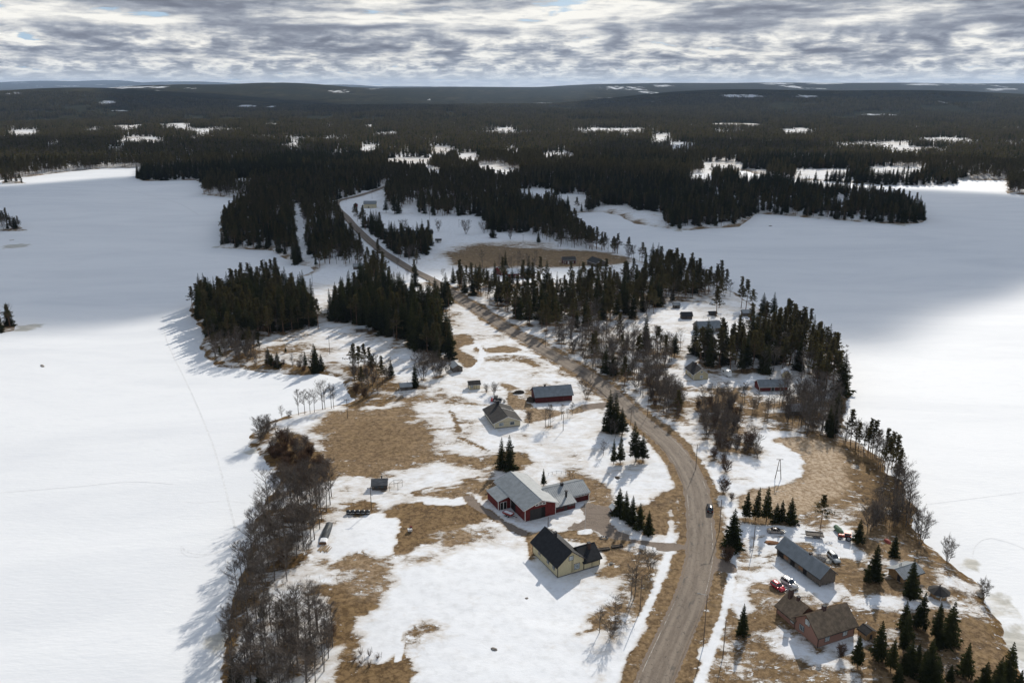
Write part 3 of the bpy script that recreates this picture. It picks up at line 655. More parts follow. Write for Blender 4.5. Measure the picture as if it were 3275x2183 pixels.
def pine(seed, h=16.0, cb=0.42, rad=0.15):
    r = random.Random(seed); tk = trunk_mb(h, h * 0.012, None, r.uniform(-1, 1)); ts = TriSet()
    nbr = 30
    for i in range(nbr):
        f = cb + (0.97 - cb) * i / (nbr - 1); z = h * f; q = (f - cb) / (1 - cb)
        R = h * rad * (0.55 + 0.75 * math.sin(min(q * 1.35 + 0.35, 1) * 3.14) ** 0.8) * (1.05 - 0.75 * q) * r.uniform(0.7, 1.2)
        az = i * 2.4 + r.uniform(-0.5, 0.5); ca, sa = math.cos(az), math.sin(az); rise = r.uniform(0.05, 0.45)
        tip = Vector((ca * R, sa * R, z + rise * R)); tk.tube((0, 0, z - 0.2), tip, 0.05, 0.02, 3, caps=False)
        for k in range(3):
            s = (0.45, 0.75, 1.0)[k] * r.uniform(0.9, 1.1); c = Vector((ca * R * s, sa * R * s, z + rise * R * s)) + Vector((r.uniform(-.3, .3), r.uniform(-.3, .3), r.uniform(-.1, .3)))
            cr = (0.30 + 0.10 * R) * r.uniform(0.8, 1.25)
            for j in range(19):
                d = Vector((r.gauss(0, 1), r.gauss(0, 1), r.gauss(0, 0.55))).normalized(); p = c + d * cr * r.uniform(0.2, 1.0); e = Vector((r.gauss(0, 1), r.gauss(0, 1), r.gauss(0, 0.8))).normalized()
                w = e.cross(d).normalized() if e.cross(d).length > 1e-3 else Vector((1, 0, 0)); sz = r.uniform(0.26, 0.50)
                ts.tri(tuple(p - w * sz * 0.5), tuple(p + w * sz * 0.5), tuple(p + (d + Vector((0, 0, 0.4))) * sz))
    return tk.mesh('trunk', M_PBARK), tri_mesh('crown', ts.v, ts.t, M_PINE)
def birch(seed, h=12.0, stems=1, spread=0.25, dens=1.0, cb=0.22, twig=None, rise=0.9):
    r = random.Random(seed); tk = MB(); ts = TriSet()
    for sidx in range(stems):
        a = r.uniform(0, 6.28) if stems == 1 else 6.283 * (sidx + r.uniform(0.1, 0.9)) / stems
        le = (0.03 if stems == 1 else 0.30) * h * r.uniform(0.35, 1); hh = h * r.uniform(0.78, 0.97); b0 = Vector((0.22 * math.cos(a), 0.22 * math.sin(a), -0.3)) if stems > 1 else Vector((0, 0, -0.3))
        top = Vector((math.cos(a) * le, math.sin(a) * le, hh)); rb = h * (0.0115 if stems == 1 else 0.0085)
        mid = b0.lerp(top, 0.5) + Vector((math.cos(a), math.sin(a), 0)) * (le * 0.12) + Vector((r.uniform(-.2, .2), r.uniform(-.2, .2), 0))
        tk.tube(b0, mid, rb, rb * 0.65, 5, caps=False); tk.tube(mid, top, rb * 0.65, 0.015, 5, caps=False)
        nbr = int(24 * dens) if stems == 1 else int(11 * dens)
        for i in range(nbr):
            q = (i + r.random()) / nbr; f = cb + (0.96 - cb) * q; base = b0.lerp(mid, f * 2) if f < 0.5 else mid.lerp(top, f * 2 - 1)
            az = r.uniform(0, 6.28); L = h * spread * (0.30 + 0.78 * math.sin(math.pi * min(q * 0.80 + 0.16, 1.0))) * r.uniform(0.7, 1.2); up = rise * r.uniform(0.7, 1.3)
            tip = base + Vector((math.cos(az) * L, math.sin(az) * L, L * up)); tk.tube(base, tip, 0.05, 0.014, 3, caps=False)
            for j in range(7):
                s = 0.2 + 0.8 * (j + r.random()) / 7; c = base.lerp(tip, s); az2 = az + r.uniform(-1.3, 1.3); l2 = L * 0.50 * (1.15 - s * 0.55) * r.uniform(0.6, 1.2)
                t2 = c + Vector((math.cos(az2) * l2, math.sin(az2) * l2, l2 * r.uniform(0.3, 1.3))); ts.spike(tuple(c), tuple(t2), 0.022)
                for k in range(8):
                    e = c.lerp(t2, r.uniform(0.25, 1.0)); l3 = r.uniform(0.40, 1.0) * (h / 12) ** 0.5; d = Vector((r.gauss(0, 1), r.gauss(0, 1), r.gauss(0.7, 0.6))).normalized() * l3
                    ts.spike(tuple(e), tuple(e + d), 0.0145)
    return tk.mesh('trunk', M_BBARK if twig is None else M_TWIG2), tri_mesh('twigs', ts.v, ts.t, twig or M_TWIG)
def bush(seed, h=2.2, w=1.3, n=26, mat=None):
    r = random.Random(seed); tk = MB(); ts = TriSet()
    for i in range(n):
        a = r.uniform(0, 6.28); L = h * r.uniform(0.6, 1.0); tip = Vector((math.cos(a) * w * r.uniform(.3, 1), math.sin(a) * w * r.uniform(.3, 1), L)); tk.tube((0.1 * math.cos(a), 0.1 * math.sin(a), -0.1), tip, 0.025, 0.008, 3, caps=False)
        for k in range(12):
            e = tip * r.uniform(0.3, 1.0); d = Vector((r.gauss(0, 1), r.gauss(0, 1), r.gauss(0.6, 0.6))).normalized() * r.uniform(0.25, 0.6); ts.spike(tuple(e), tuple(e + d), 0.017)
    return tk.mesh('stems', mat or M_TWIG2), tri_mesh('twigs', ts.v, ts.t, mat or M_TWIG2)

PROTO = {
    'spruce': [(16.0, spruce(11, rad=0.215)), (16.0, spruce(12, rad=0.175)), (16.0, spruce(13, rad=0.24, base=0.03)), (16.0, spruce(14, rad=0.195, base=0.10)), (16.0, spruce(15, rad=0.15, base=0.18, lv=22)), (16.0, spruce(16, rad=0.205, base=0.22, lv=20))],
    'slim_spruce': [(8.0, spruce(21, 8.0, 0.25, 0.16, 18)), (8.0, spruce(22, 8.0, 0.215, 0.22, 18)), (8.0, spruce(23, 8.0, 0.285, 0.10, 18))],
    'pine': [(16.0, pine(31, rad=0.17)), (16.0, pine(32, cb=0.32, rad=0.155)), (16.0, pine(33, cb=0.42, rad=0.18)), (16.0, pine(34, cb=0.28, rad=0.17))],
    'birch': [(12.0, birch(41, spread=0.18, cb=0.3)), (12.0, birch(42, spread=0.14, cb=0.4)), (12.0, birch(43, cb=0.36, spread=0.18)), (12.0, birch(44, spread=0.22)), (12.0, birch(45, spread=0.13, cb=0.34))],
    'alder': [(8.0, birch(51, 8.0, 6, 0.21, 1.0, 0.18)), (8.0, birch(52, 8.0, 7, 0.20, 1.0, 0.2)), (8.0, birch(53, 8.0, 5, 0.24, 1.1, 0.2))],
    'willow': [(5.0, birch(61, 5.0, 7, 0.26, 1.0, 0.12, M_TWIG2)), (5.0, birch(62, 5.0, 8, 0.24, 1.0, 0.15, M_TWIG2))],
    'bush': [(2.2, bush(71)), (2.2, bush(72, 1.8, 1.5)), (2.2, bush(73, 2.6, 1.2))],
}
CATS = {'spruce': ('spruce_tree', 'spruce'), 'slim_spruce': ('young_spruce', 'spruce'), 'pine': ('pine_tree', 'pine'), 'birch': ('birch_tree', 'birch'), 'alder': ('alder_tree', 'alder'), 'willow': ('willow_thicket_shrub', 'shrub'), 'bush': ('bare_bush', 'bush')}
TREES = []        # (kind, x, y, height, stand label, importance)
def put(kind, x, y, h, label, big=0.0): TREES.append((kind, float(x), float(y), float(h), label, h / math.hypot(x, y) + big))
def one(kind, bx, by, topy, label, zr=None):
    b = G(bx, by); put(kind, b.x, b.y, hgt(b, topy), label, 10.0)
OCC = []          # footprints (convex quads) that trees must keep clear of
def blocked(x, y):
    r = np.zeros(np.shape(x), bool)
    for P, m in OCC: r |= sdist(P, x, y) > -m
    return r
def scatter(pts, spacing, kinds, label, hr, disp=False, keepout=5.0, sdmin=0.6, seed=0):
    """trees of given kinds (kind, weight) spread through a stand outlined on the photo"""
    P = GP(D(pts) if disp else pts); xs = [p[0] for p in P]; ys = [p[1] for p in P]; g = np.random.default_rng(1000 + seed + len(TREES))
    X, Y = np.meshgrid(np.arange(min(xs), max(xs), spacing), np.arange(min(ys), max(ys), spacing)); X = X + g.uniform(-.48, .48, X.shape) * spacing; Y = Y + g.uniform(-.48, .48, Y.shape) * spacing
    X, Y = X.ravel(), Y.ravel(); k = inside(P, X, Y) & (segdist(ROAD, X, Y, False) > keepout) & (SD(X, Y) > sdmin) & ~blocked(X, Y); X, Y = X[k], Y[k]
    ks = [a for a, _ in kinds]; ww = np.array([b for _, b in kinds], float); ww /= ww.sum()
    sdv = SD(X, Y); rdv = segdist(ROAD, X, Y, False)
    for x, y, sv, rv in zip(X, Y, sdv, rdv):
        i = g.choice(len(ks), p=ww); h = hr[ks[i]] if isinstance(hr, dict) else hr; hv = g.uniform(*h); q = (hv - h[0]) / (h[1] - h[0])
        where = 'shoreside ' if sv < 7 else ('roadside ' if rv < 13 else '')
        put(ks[i], x, y, hv, ('tall ' if q > 0.66 else ('short ' if q < 0.33 else 'middling ')) + where + (label[ks[i]] if isinstance(label, dict) else label))
# ------------------------------------------------------------------ buildings
def boards(name, c, var=0.25): return pmat(name, c, 0.85, var, 3.0, 0.25, stretch=(2.2, 2.2, 0.25))
W_YELLOW = boards('yellow_boards', (0.52, 0.455, 0.29), 0.10); W_BEIGE = boards('beige_boards', (0.55, 0.485, 0.335), 0.10); W_CREAM = boards('cream_boards', (0.50, 0.43, 0.27), 0.10)
W_RED = boards('red_boards', (0.135, 0.019, 0.016), 0.35); W_DRED = boards('dark_red_boards', (0.085, 0.014, 0.013), 0.35); W_GREY = boards('weathered_boards', (0.135, 0.115, 0.095), 0.45); W_LOG = boards('dark_logs', (0.085, 0.068, 0.055), 0.4)
W_TAN = boards('tan_logs', (0.34, 0.215, 0.105), 0.3); W_PINK = pmat('brick_wall', (0.29, 0.16, 0.12), 0.9, 0.22, 5.0, 0.3, stretch=(1, 1, 3)); W_STONE = pmat('foundation', (0.19, 0.18, 0.17), 0.95, 0.3, 2.0, 0.3)
R_GREY = pmat('grey_metal_roof', (0.20, 0.222, 0.238), 0.55, 0.16, 0.7, 0.05, metal=0.0, spec=0.35); R_LIGHT = pmat('light_metal_roof', (0.29, 0.31, 0.32), 0.5, 0.14, 0.8, 0.05, spec=0.4)
R_BLACK = pmat('black_roof', (0.013, 0.014, 0.017), 0.62, 0.4, 1.0, 0.15, spec=0.25); R_DARK = pmat('dark_felt_roof', (0.040, 0.037, 0.035), 0.85, 0.3, 0.8, 0.2, spec=0.2); R_BROWN = pmat('brown_tile_roof', (0.235, 0.172, 0.115), 0.75, 0.28, 0.9, 0.2, spec=0.25)
R_SNOW = pmat('snowy_roof', (0.80, 0.81, 0.83), 0.9, 0.08, 0.8, 0.2)
T_WHITE = pmat('white_trim', (0.72, 0.71, 0.68), 0.7, 0.08); T_BLACK = pmat('black_trim', (0.022, 0.021, 0.022), 0.6, 0.2); T_BROWN = pmat('brown_trim', (0.055, 0.034, 0.025), 0.7, 0.2)
C_BRICK = pmat('dark_chimney_brick', (0.075, 0.045, 0.038), 0.9, 0.4, 4.0, 0.3); C_METAL = pmat('dark_sheet_metal', (0.030, 0.030, 0.032), 0.75, 0.2, spec=0.3); STEEL = pmat('galvanised_steel', (0.42, 0.43, 0.44), 0.4, 0.15, metal=0.6)
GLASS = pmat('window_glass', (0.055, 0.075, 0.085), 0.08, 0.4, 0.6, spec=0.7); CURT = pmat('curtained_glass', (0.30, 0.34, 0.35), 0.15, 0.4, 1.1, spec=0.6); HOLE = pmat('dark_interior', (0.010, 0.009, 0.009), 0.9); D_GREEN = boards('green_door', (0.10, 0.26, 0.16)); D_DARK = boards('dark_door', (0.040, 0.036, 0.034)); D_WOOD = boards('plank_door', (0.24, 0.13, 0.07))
HANDLE = pmat('handle_metal', (0.35, 0.34, 0.32), 0.35, 0.1, metal=0.8)

def frame_px(F, L, R, ang=None):
    """corner, far-left corner and right corner on the photo -> place, turn and side lengths"""
    f, l, r = G(*F), G(*L), G(*R); u = (r - f).to_2d(); v = (l - f).to_2d()
    au, av = math.atan2(u.y, u.x), math.atan2(v.y, v.x) - math.pi / 2; a = (au * u.length + av * v.length) / (u.length + v.length)
    return f, (a if ang is None else math.radians(ang)), u.length, v.length
def window(parent, pl, u, z, w, h, casing, inner=T_WHITE, glass=GLASS, mull=1):
    """pl = (side, x0, x1, y0, y1); a framed window on that wall"""
    side, x0, x1, y0, y1 = pl
    M = {'front': Matrix.Translation((u, y0, z)), 'back': Matrix.Translation((u, y1, z)) @ Matrix.Rotation(math.pi, 4, 'Z'), 'left': Matrix.Translation((x0, u, z)) @ Matrix.Rotation(-math.pi / 2, 4, 'Z'), 'right': Matrix.Translation((x1, u, z)) @ Matrix.Rotation(math.pi / 2, 4, 'Z')}[side]
    mb = MB(); c = 0.11; a, b = w / 2, h
    for bx in ((-a - c, -a, -0.05, 0.01, -c, b + c), (a, a + c, -0.05, 0.01, -c, b + c), (-a, a, -0.051, 0.01, -c, 0), (-a, a, -0.051, 0.01, b, b + c)): mb.box(*bx, mi=0, M=M)
    f = 0.06
    for bx in ((-a, -a + f, -0.035, 0.01, 0, b), (a - f, a, -0.035, 0.01, 0, b), (-a + f, a - f, -0.036, 0.01, 0, f), (-a + f, a - f, -0.036, 0.01, b - f, b)): mb.box(*bx, mi=1, M=M)
    for k in range(mull):
        x = -a + w * (k + 1) / (mull + 1) - (0.12 * w if mull == 1 else 0); mb.box(x - 0.03, x + 0.03, -0.034, 0.01, f, b - f, mi=1, M=M)
    o = mb.build('window', [casing, inner], parent); p = MB(); p.box(-a + f, a - f, -0.022, 0.008, f, b - f, M=M); p.build('pane', glass, o); return o
def door(parent, pl, u, w, h, mat, casing, z=0.1):
    side, x0, x1, y0, y1 = pl
    M = {'front': Matrix.Translation((u, y0, z)), 'left': Matrix.Translation((x0, u, z)) @ Matrix.Rotation(-math.pi / 2, 4, 'Z'), 'right': Matrix.Translation((x1, u, z)) @ Matrix.Rotation(math.pi / 2, 4, 'Z'), 'back': Matrix.Translation((u, y1, z)) @ Matrix.Rotation(math.pi, 4, 'Z')}[side]
    mb = MB(); mb.box(-w / 2, w / 2, -0.045, 0.01, 0, h, M=M); o = mb.build('door', mat, parent); fr = MB(); c = 0.1
    for bx in ((-w / 2 - c, -w / 2, -0.06, 0.01, 0, h + c), (w / 2, w / 2 + c, -0.06, 0.01, 0, h + c), (-w / 2, w / 2, -0.061, 0.01, h, h + c)): fr.box(*bx, M=M)
    fr.build('door_frame', casing, o); hd = MB(); hd.box(w * 0.36, w * 0.42, -0.10, -0.04, h * 0.48, h * 0.52, M=M); hd.build('handle', HANDLE, o); return o
def gable(root, x0, x1, y0, y1, eave, top, axis, wall, roof, over=0.4, og=0.4, trim=None, ribs=0.0, plinth=0.35, th=0.14, corners=None, seam_mat=None, base=0.0):
    """walls with gable ends and a two-slope roof; axis is the direction of the ridge"""
    w = MB(); b0 = base + plinth
    if axis == 'y':
        m = (x0 + x1) / 2; pr = [(x0, y0, b0), (x1, y0, b0), (x1, y0, eave), (m, y0, top), (x0, y0, eave)]; w.extrude(pr, (0, y1 - y0, 0)); half = (x1 - x0) / 2
    else:
        m = (y0 + y1) / 2; pr = [(x0, y0, b0), (x0, y1, b0), (x0, y1, eave), (x0, m, top), (x0, y0, eave)]; w.extrude(pr, (x1 - x0, 0, 0)); half = (y1 - y0) / 2
    w.build('wall', wall, root)
    if plinth: p = MB(); p.box(x0 + 0.03, x1 - 0.03, y0 + 0.03, y1 - 0.03, -0.7, b0); p.build('plinth', W_STONE, root)
    sl = (top - eave) / half; r = MB(); rb = MB(); ez = eave - sl * over
    for s in (-1, 1):
        if axis == 'y':
            e = m + s * (half + over); q = [(m, y0 - og, top), (e, y0 - og, ez), (e, y1 + og, ez), (m, y1 + og, top)]
        else:
            e = m + s * (half + over); q = [(x0 - og, m, top), (x0 - og, e, ez), (x1 + og, e, ez), (x1 + og, m, top)]
        q = [(a, b, c + 0.02) for a, b, c in q]; r.extrude(q, (0, 0, th))
        if ribs:
            L0, L1 = (y0 - og, y1 + og) if axis == 'y' else (x0 - og, x1 + og); n = int((L1 - L0) / ribs)
            for i in range(n + 1):
                t = L0 + 0.05 + (L1 - L0 - 0.1) * i / n; a0, a1 = t - 0.025, t + 0.025; zt = th + 0.02; k = 0.045
                if axis == 'y': rb.extrude([(m + s * 0.1, a0, top + zt - sl * 0.1), (e, a0, ez + zt), (e, a0, ez + zt + k), (m + s * 0.1, a0, top + zt - sl * 0.1 + k)], (0, a1 - a0, 0))
                else: rb.extrude([(a0, m + s * 0.1, top + zt - sl * 0.1), (a0, e, ez + zt), (a0, e, ez + zt + k), (a0, m + s * 0.1, top + zt - sl * 0.1 + k)], (a1 - a0, 0, 0))
    ro = r.build('roof', roof, root)
    if ribs: q = rb.build('roof_ribs', seam_mat or roof, ro); q['kind'] = 'stuff'
    c = MB(); z = top + th + 0.02
    if axis == 'y': c.extrude([(m - 0.22, y0 - og - 0.01, z - 0.22 * sl + 0.01), (m + 0.22, y0 - og - 0.01, z - 0.22 * sl + 0.01), (m, y0 - og - 0.01, z + 0.07)], (0, y1 - y0 + 2 * og + 0.02, 0))
    else: c.extrude([(x0 - og - 0.01, m - 0.22, z - 0.22 * sl + 0.01), (x0 - og - 0.01, m + 0.22, z - 0.22 * sl + 0.01), (x0 - og - 0.01, m, z + 0.07)], (x1 - x0 + 2 * og + 0.02, 0, 0))
    c.build('ridge_cap', seam_mat or roof, ro)
    for s in (-1, 1):                                   # gutters and verge boards
        gm = MB(); e = half + over + 0.06
        if axis == 'y': gm.tube((m + s * e, y0 - og, ez - 0.02), (m + s * e, y1 + og, ez - 0.02), 0.07, 0.07, 6)
        else: gm.tube((x0 - og, m + s * e, ez - 0.02), (x1 + og, m + s * e, ez - 0.02), 0.07, 0.07, 6)
        gm.build('gutter', C_METAL if corners is not T_WHITE else T_WHITE, ro)
        for en in (0, 1):
            vb = MB()
            if axis == 'y': yy = (y0 - og - 0.035) if en == 0 else (y1 + og + 0.005); vb.extrude([(m, yy, top - 0.06), (m + s * (half + over), yy, ez - 0.06), (m + s * (half + over), yy, ez + th), (m, yy, top + th)], (0, 0.03, 0))
            else: xx = (x0 - og - 0.035) if en == 0 else (x1 + og + 0.005); vb.extrude([(xx, m, top - 0.06), (xx, m + s * (half + over), ez - 0.06), (xx, m + s * (half + over), ez + th), (xx, m, top + th)], (0.03, 0, 0))
            vb.build('verge_board', corners or wall, ro)
    if corners:
        for cx in (x0, x1):
            for cy_ in (y0, y1):
                k = MB(); k.box(cx - 0.07, cx + 0.07, cy_ - 0.07, cy_ + 0.07, b0 - 0.02, eave - 0.02); k.build('corner_board', corners, root)
    return ro
def shedroof(root, x0, x1, y0, y1, zlo, zhi, lowside, wall, roof, over=0.35, ribs=0.0, corners=None, th=0.12):
    """block with a single-slope roof; lowside = 'left' or 'front' or 'right' or 'back'"""
    zz = {'left': (zlo, zhi, zhi, zlo), 'right': (zhi, zlo, zlo, zhi), 'front': (zlo, zlo, zhi, zhi), 'back': (zhi, zhi, zlo, zlo)}[lowside]; P = [(x0, y0), (x1, y0), (x1, y1), (x0, y1)]
    w = MB(); w.add([(a, b, -0.3) for a, b in P] + [(a, b, z) for (a, b), z in zip(P, zz)], [(3, 2, 1, 0), (4, 5, 6, 7), (0, 1, 5, 4), (1, 2, 6, 5), (2, 3, 7, 6), (3, 0, 4, 7)]); w.build('wall', wall, root)
    def zr(a, b):
        t = {'left': (a - x0) / (x1 - x0), 'right': (x1 - a) / (x1 - x0), 'front': (b - y0) / (y1 - y0), 'back': (y1 - b) / (y1 - y0)}[lowside]; return zlo + (zhi - zlo) * t + 0.02
    X0, X1, Y0, Y1 = x0 - over, x1 + over, y0 - over, y1 + over; r = MB(); r.extrude([(a, b, zr(a, b)) for a, b in ((X0, Y0), (X1, Y0), (X1, Y1), (X0, Y1))], (0, 0, th)); ro = r.build('roof', roof, root)
    if ribs:
        rb = MB(); al = lowside in ('left', 'right'); L0, L1 = (Y0, Y1) if al else (X0, X1); n = int((L1 - L0) / ribs)
        for i in range(n + 1):
            t = L0 + 0.04 + (L1 - L0 - 0.08) * i / n
            q = [(X0, t - 0.025, zr(X0, t) + th), (X1, t - 0.025, zr(X1, t) + th), (X1, t - 0.025, zr(X1, t) + th + 0.045), (X0, t - 0.025, zr(X0, t) + th + 0.045)] if al else [(t - 0.025, Y0, zr(t, Y0) + th), (t - 0.025, Y1, zr(t, Y1) + th), (t - 0.025, Y1, zr(t, Y1) + th + 0.045), (t - 0.025, Y0, zr(t, Y0) + th + 0.045)]
            rb.extrude(q, (0, 0.05, 0) if al else (0.05, 0, 0))
        o = rb.build('roof_ribs', roof, ro); o['kind'] = 'stuff'
    if corners:
        for cx, cy_, z in ((x0, y0, zz[0]), (x1, y0, zz[1])): k = MB(); k.box(cx - 0.08, cx + 0.08, cy_ - 0.08, cy_ + 0.08, -0.3, z - 0.02); k.build('corner_board', corners, root)
    return ro
def chimney(root, x, y, z0, z1, sx=0.7, sy=0.7, mat=C_BRICK, cap=C_METAL):
    m = MB(); m.box(x - sx / 2, x + sx / 2, y - sy / 2, y + sy / 2, z0, z1); o = m.build('chimney', mat, root); c = MB(); c.box(x - sx / 2 - 0.07, x + sx / 2 + 0.07, y - sy / 2 - 0.07, y + sy / 2 + 0.07, z1, z1 + 0.10); c.build('chimney_cap', cap, o); return o
def pipe(root, x, y, z0, z1, r=0.13, mat=C_METAL):
    m = MB(); m.tube((x, y, z0), (x, y, z1), r, r, 10); o = m.build('flue', mat, root); c = MB(); c.lathe([(0.001, 0.22), (r * 1.9, 0.08), (r * 1.9, 0.05)], 10, (x, y, z1)); c.build('flue_cap', mat, o); return o
def occupy(f, a, x0, x1, y0, y1, m=1.0):
    ca, sa = math.cos(a), math.sin(a); OCC.append(([(f.x + x * ca - y * sa, f.y + x * sa + y * ca) for x, y in ((x0, y0), (x1, y0), (x1, y1), (x0, y1))], m))
def ladder(root, x, y, z0, z1, w=0.4):
    m = MB()
    for s in (-1, 1): m.tube((x + s * w / 2, y, z0), (x + s * w / 2, y, z1), 0.025, 0.025, 5)
    for i in range(int((z1 - z0) / 0.35)): m.tube((x - w / 2, y, z0 + 0.2 + i * 0.35), (x + w / 2, y, z0 + 0.2 + i * 0.35), 0.018, 0.018, 5)
    m.build('ladder', C_METAL, root)

Z = lambda ox, oy, s: (lambda u, v: (ox + u / s, oy + v / s))
# yellow house
z = Z(1660, 1660, 7.84); f, a, lr, ll = frame_px(z(965, 1470), z(350, 850), z(2025, 1160)); HY = thing('farmhouse', 'yellow wooden house with steep black roof and brick chimney', 'house', f, a)
occupy(f, a, 0, 13, 0, 13.3, 2)
gable(HY, 0, 7.8, 0, 13.2, 3.65, 6.75, 'y', W_YELLOW, R_BLACK, 0.55, 0.55, corners=T_BLACK, plinth=0.3)
pl = ('left', 0, 7.8, 0, 13.2)
for u in (2.0, 5.0, 9.6): window(HY, pl, u, 1.55, 1.15, 1.55, T_BLACK, T_WHITE, GLASS)
pl = ('front', 0, 7.8, 0, 13.2); window(HY, pl, 5.75, 1.05, 1.55, 1.55, T_BLACK, T_WHITE, CURT, 0); window(HY, pl, 3.95, 4.1, 1.25, 1.15, T_BLACK, T_WHITE, CURT, 1); ladder(HY, 4.3, -0.12, 0.5, 4.0)
for u in (3.0, 6.0): window(HY, ('right', 0, 7.8, 0, 13.2), 6 + u, 1.2, 1.1, 1.4, T_BLACK)
chimney(HY, 4.0, 8.3, 6.0, 7.9, 0.75, 0.75, C_METAL)
gable(HY, 7.86, 12.8, 0.06, 7.0, 2.55, 4.85, 'x', W_YELLOW, R_BLACK, 0.5, 0.45, corners=T_BLACK, plinth=0.3)
for u in (8.7, 10.2, 11.6): window(HY, ('front', 7.86, 12.8, 0.06, 7.0), u, 1.75, 1.15, 0.55, T_BLACK, T_BLACK, GLASS, 0)
chimney(HY, 10.9, 2.6, 3.4, 5.9, 0.8, 0.8); door(HY, ('right', 7.86, 12.8, 0.06, 7.0), 4.6, 1.0, 2.0, D_DARK, T_WHITE, 0.3)
for k, x in enumerate((9.9, 10.4)): pass
ladder(HY, 10.4, -0.08, 0.4, 2.4)
m = MB(); m.tube((6.3, -0.05, 4.6), (6.3, -0.35, 4.9), 0.03, 0.03, 5); m.lathe([(0.01, 0), (0.25, 0.06), (0.3, 0.15)], 10, (6.3, -0.4, 4.75)); m.build('dish_antenna', STEEL, HY)
# red barn with wing
z = Z(1540, 1500, 5.8825); f = G(*z(820, 990)); a = math.radians(26.0); HB = thing('machine_barn', 'large red barn with wide grey metal roof and open black doorway', 'barn', f, a); occupy(f, a, -4.3, 24, -0.5, 20, 1.5)
gable(HB, 0, 10.0, 0, 19.4, 4.25, 6.05, 'y', W_RED, R_GREY, 0.75, 0.8, ribs=0.0, corners=T_WHITE, plinth=0.15, th=0.18)
m = MB(); m.box(1.6, 5.3, -0.09, 0.02, -0.1, 3.45); m.build('sliding_door', D_DARK, HB, ); m = MB(); m.box(5.3, 6.6, -0.03, 0.02, -0.1, 3.5); m.build('doorway', HOLE, HB)
for u in (3.85, 5.0, 6.15): window(HB, ('front', 0, 10, 0, 19.4), u, 4.35 if u != 5.0 else 4.5, 0.95, 0.55, T_WHITE, T_WHITE, GLASS, 0)
m = MB(); m.box(-0.05, 0.02, 6.3, 9.2, -0.1, 3.3); m.build('doorway', HOLE, HB)
for i in range(3): window(HB, ('right', 0, 10, 0, 19.4), 14 + i * 1.8, 2.2, 1.0, 0.7, T_WHITE)
shedroof(HB, -4.1, -0.02, 9.5, 17.2, 3.0, 4.05, 'left', W_RED, R_GREY, 0.35, 0.0, T_WHITE)
for u in (-3.0, -1.9): m = MB(); m.box(u - 0.45, u + 0.45, 9.44, 9.52, 0.0, 2.4); o = m.build('door', HOLE, HB); fr = MB(); [fr.box(*b) for b in ((u - 0.53, u - 0.45, 9.40, 9.5, 0, 2.5), (u + 0.45, u + 0.53, 9.40, 9.5, 0, 2.5), (u - 0.45, u + 0.45, 9.401, 9.5, 2.4, 2.5))]; fr.build('door_frame', T_WHITE, o)
gable(HB, 10.06, 23.4, 3.4, 12.0, 2.95, 4.75, 'x', W_DRED, R_LIGHT, 0.5, 0.35, ribs=0.62, corners=T_WHITE, plinth=0.2, seam_mat=R_GREY)
for i in range(5): window(HB, ('front', 10.06, 23.4, 3.4, 12.0), 17.9 + i * 1.12, 2.0, 0.95, 0.6, T_WHITE, T_WHITE, GLASS, 0)
shedroof(HB, 10.08, 17.0, 0.5, 3.38, 2.25, 3.15, 'front', W_DRED, R_LIGHT, 0.4, 0.62, None)
for u in (11.0, 12.3): window(HB, ('front', 10.08, 17.0, 0.5, 3.38), u, 1.35, 0.9, 0.45, T_BROWN, T_BROWN, GLASS, 0)
for u in (15.2, 16.3): window(HB, ('front', 10.08, 17.0, 0.5, 3.38), u, 1.35, 0.8, 0.45, T_BROWN, T_BROWN, GLASS, 0)
door(HB, ('front', 10.08, 17.0, 0.5, 3.38), 13.7, 0.9, 1.9, D_DARK, T_BROWN); chimney(HB, 16.2, 7.4, 4.3, 5.5, 0.8, 0.7, C_METAL); pipe(HB, 15.3, 3.1, 2.9, 5.0, 0.33)
# beige bungalow
z = Z(1520, 1260, 11.2); f, a, lr, ll = frame_px(z(690, 1245), z(330, 750), z(1610, 1140)); H3 = thing('bungalow', 'beige bungalow with low dark brown felt roof', 'house', f, a); occupy(f, a, 0, lr, 0, ll, 2)
gable(H3, 0, lr, 0, ll, 2.35, 4.35, 'y', W_BEIGE, R_DARK, 0.7, 0.6, corners=T_WHITE, plinth=0.3)
for u in (2.6, 6.8): window(H3, ('front', 0, lr, 0, ll), u, 0.95, 1.6, 1.15, T_WHITE, T_BLACK, CURT if u < 3 else GLASS, 0)
for u in (3.0, 6.0, 9.5): window(H3, ('left', 0, lr, 0, ll), u, 1.0, 1.3, 1.0, T_BLACK, T_WHITE, GLASS)
chimney(H3, lr / 2 - 0.3, ll * 0.86, 3.9, 5.9, 1.2, 0.8, C_METAL); m = MB(); m.box(0.0, lr, -0.012, 0.01, 2.28, 2.36); m.build('belt_board', T_BROWN, H3)
m = MB()
for s in (-0.16, 0.16): m.tube((lr / 2 + 0.2, ll * 0.60 + s, 4.52), (lr + 0.6, ll * 0.60 + s, 2.35), 0.03, 0.03, 4)
for k in range(14): t = k / 13; m.tube((lr / 2 + 0.2 + t * (lr / 2 + 0.3), ll * 0.6 - 0.16, 4.53 - 2.15 * t), (lr / 2 + 0.2 + t * (lr / 2 + 0.3), ll * 0.6 + 0.16, 4.53 - 2.15 * t), 0.025, 0.025, 4)
m.build('roof_ladder', STEEL, H3)
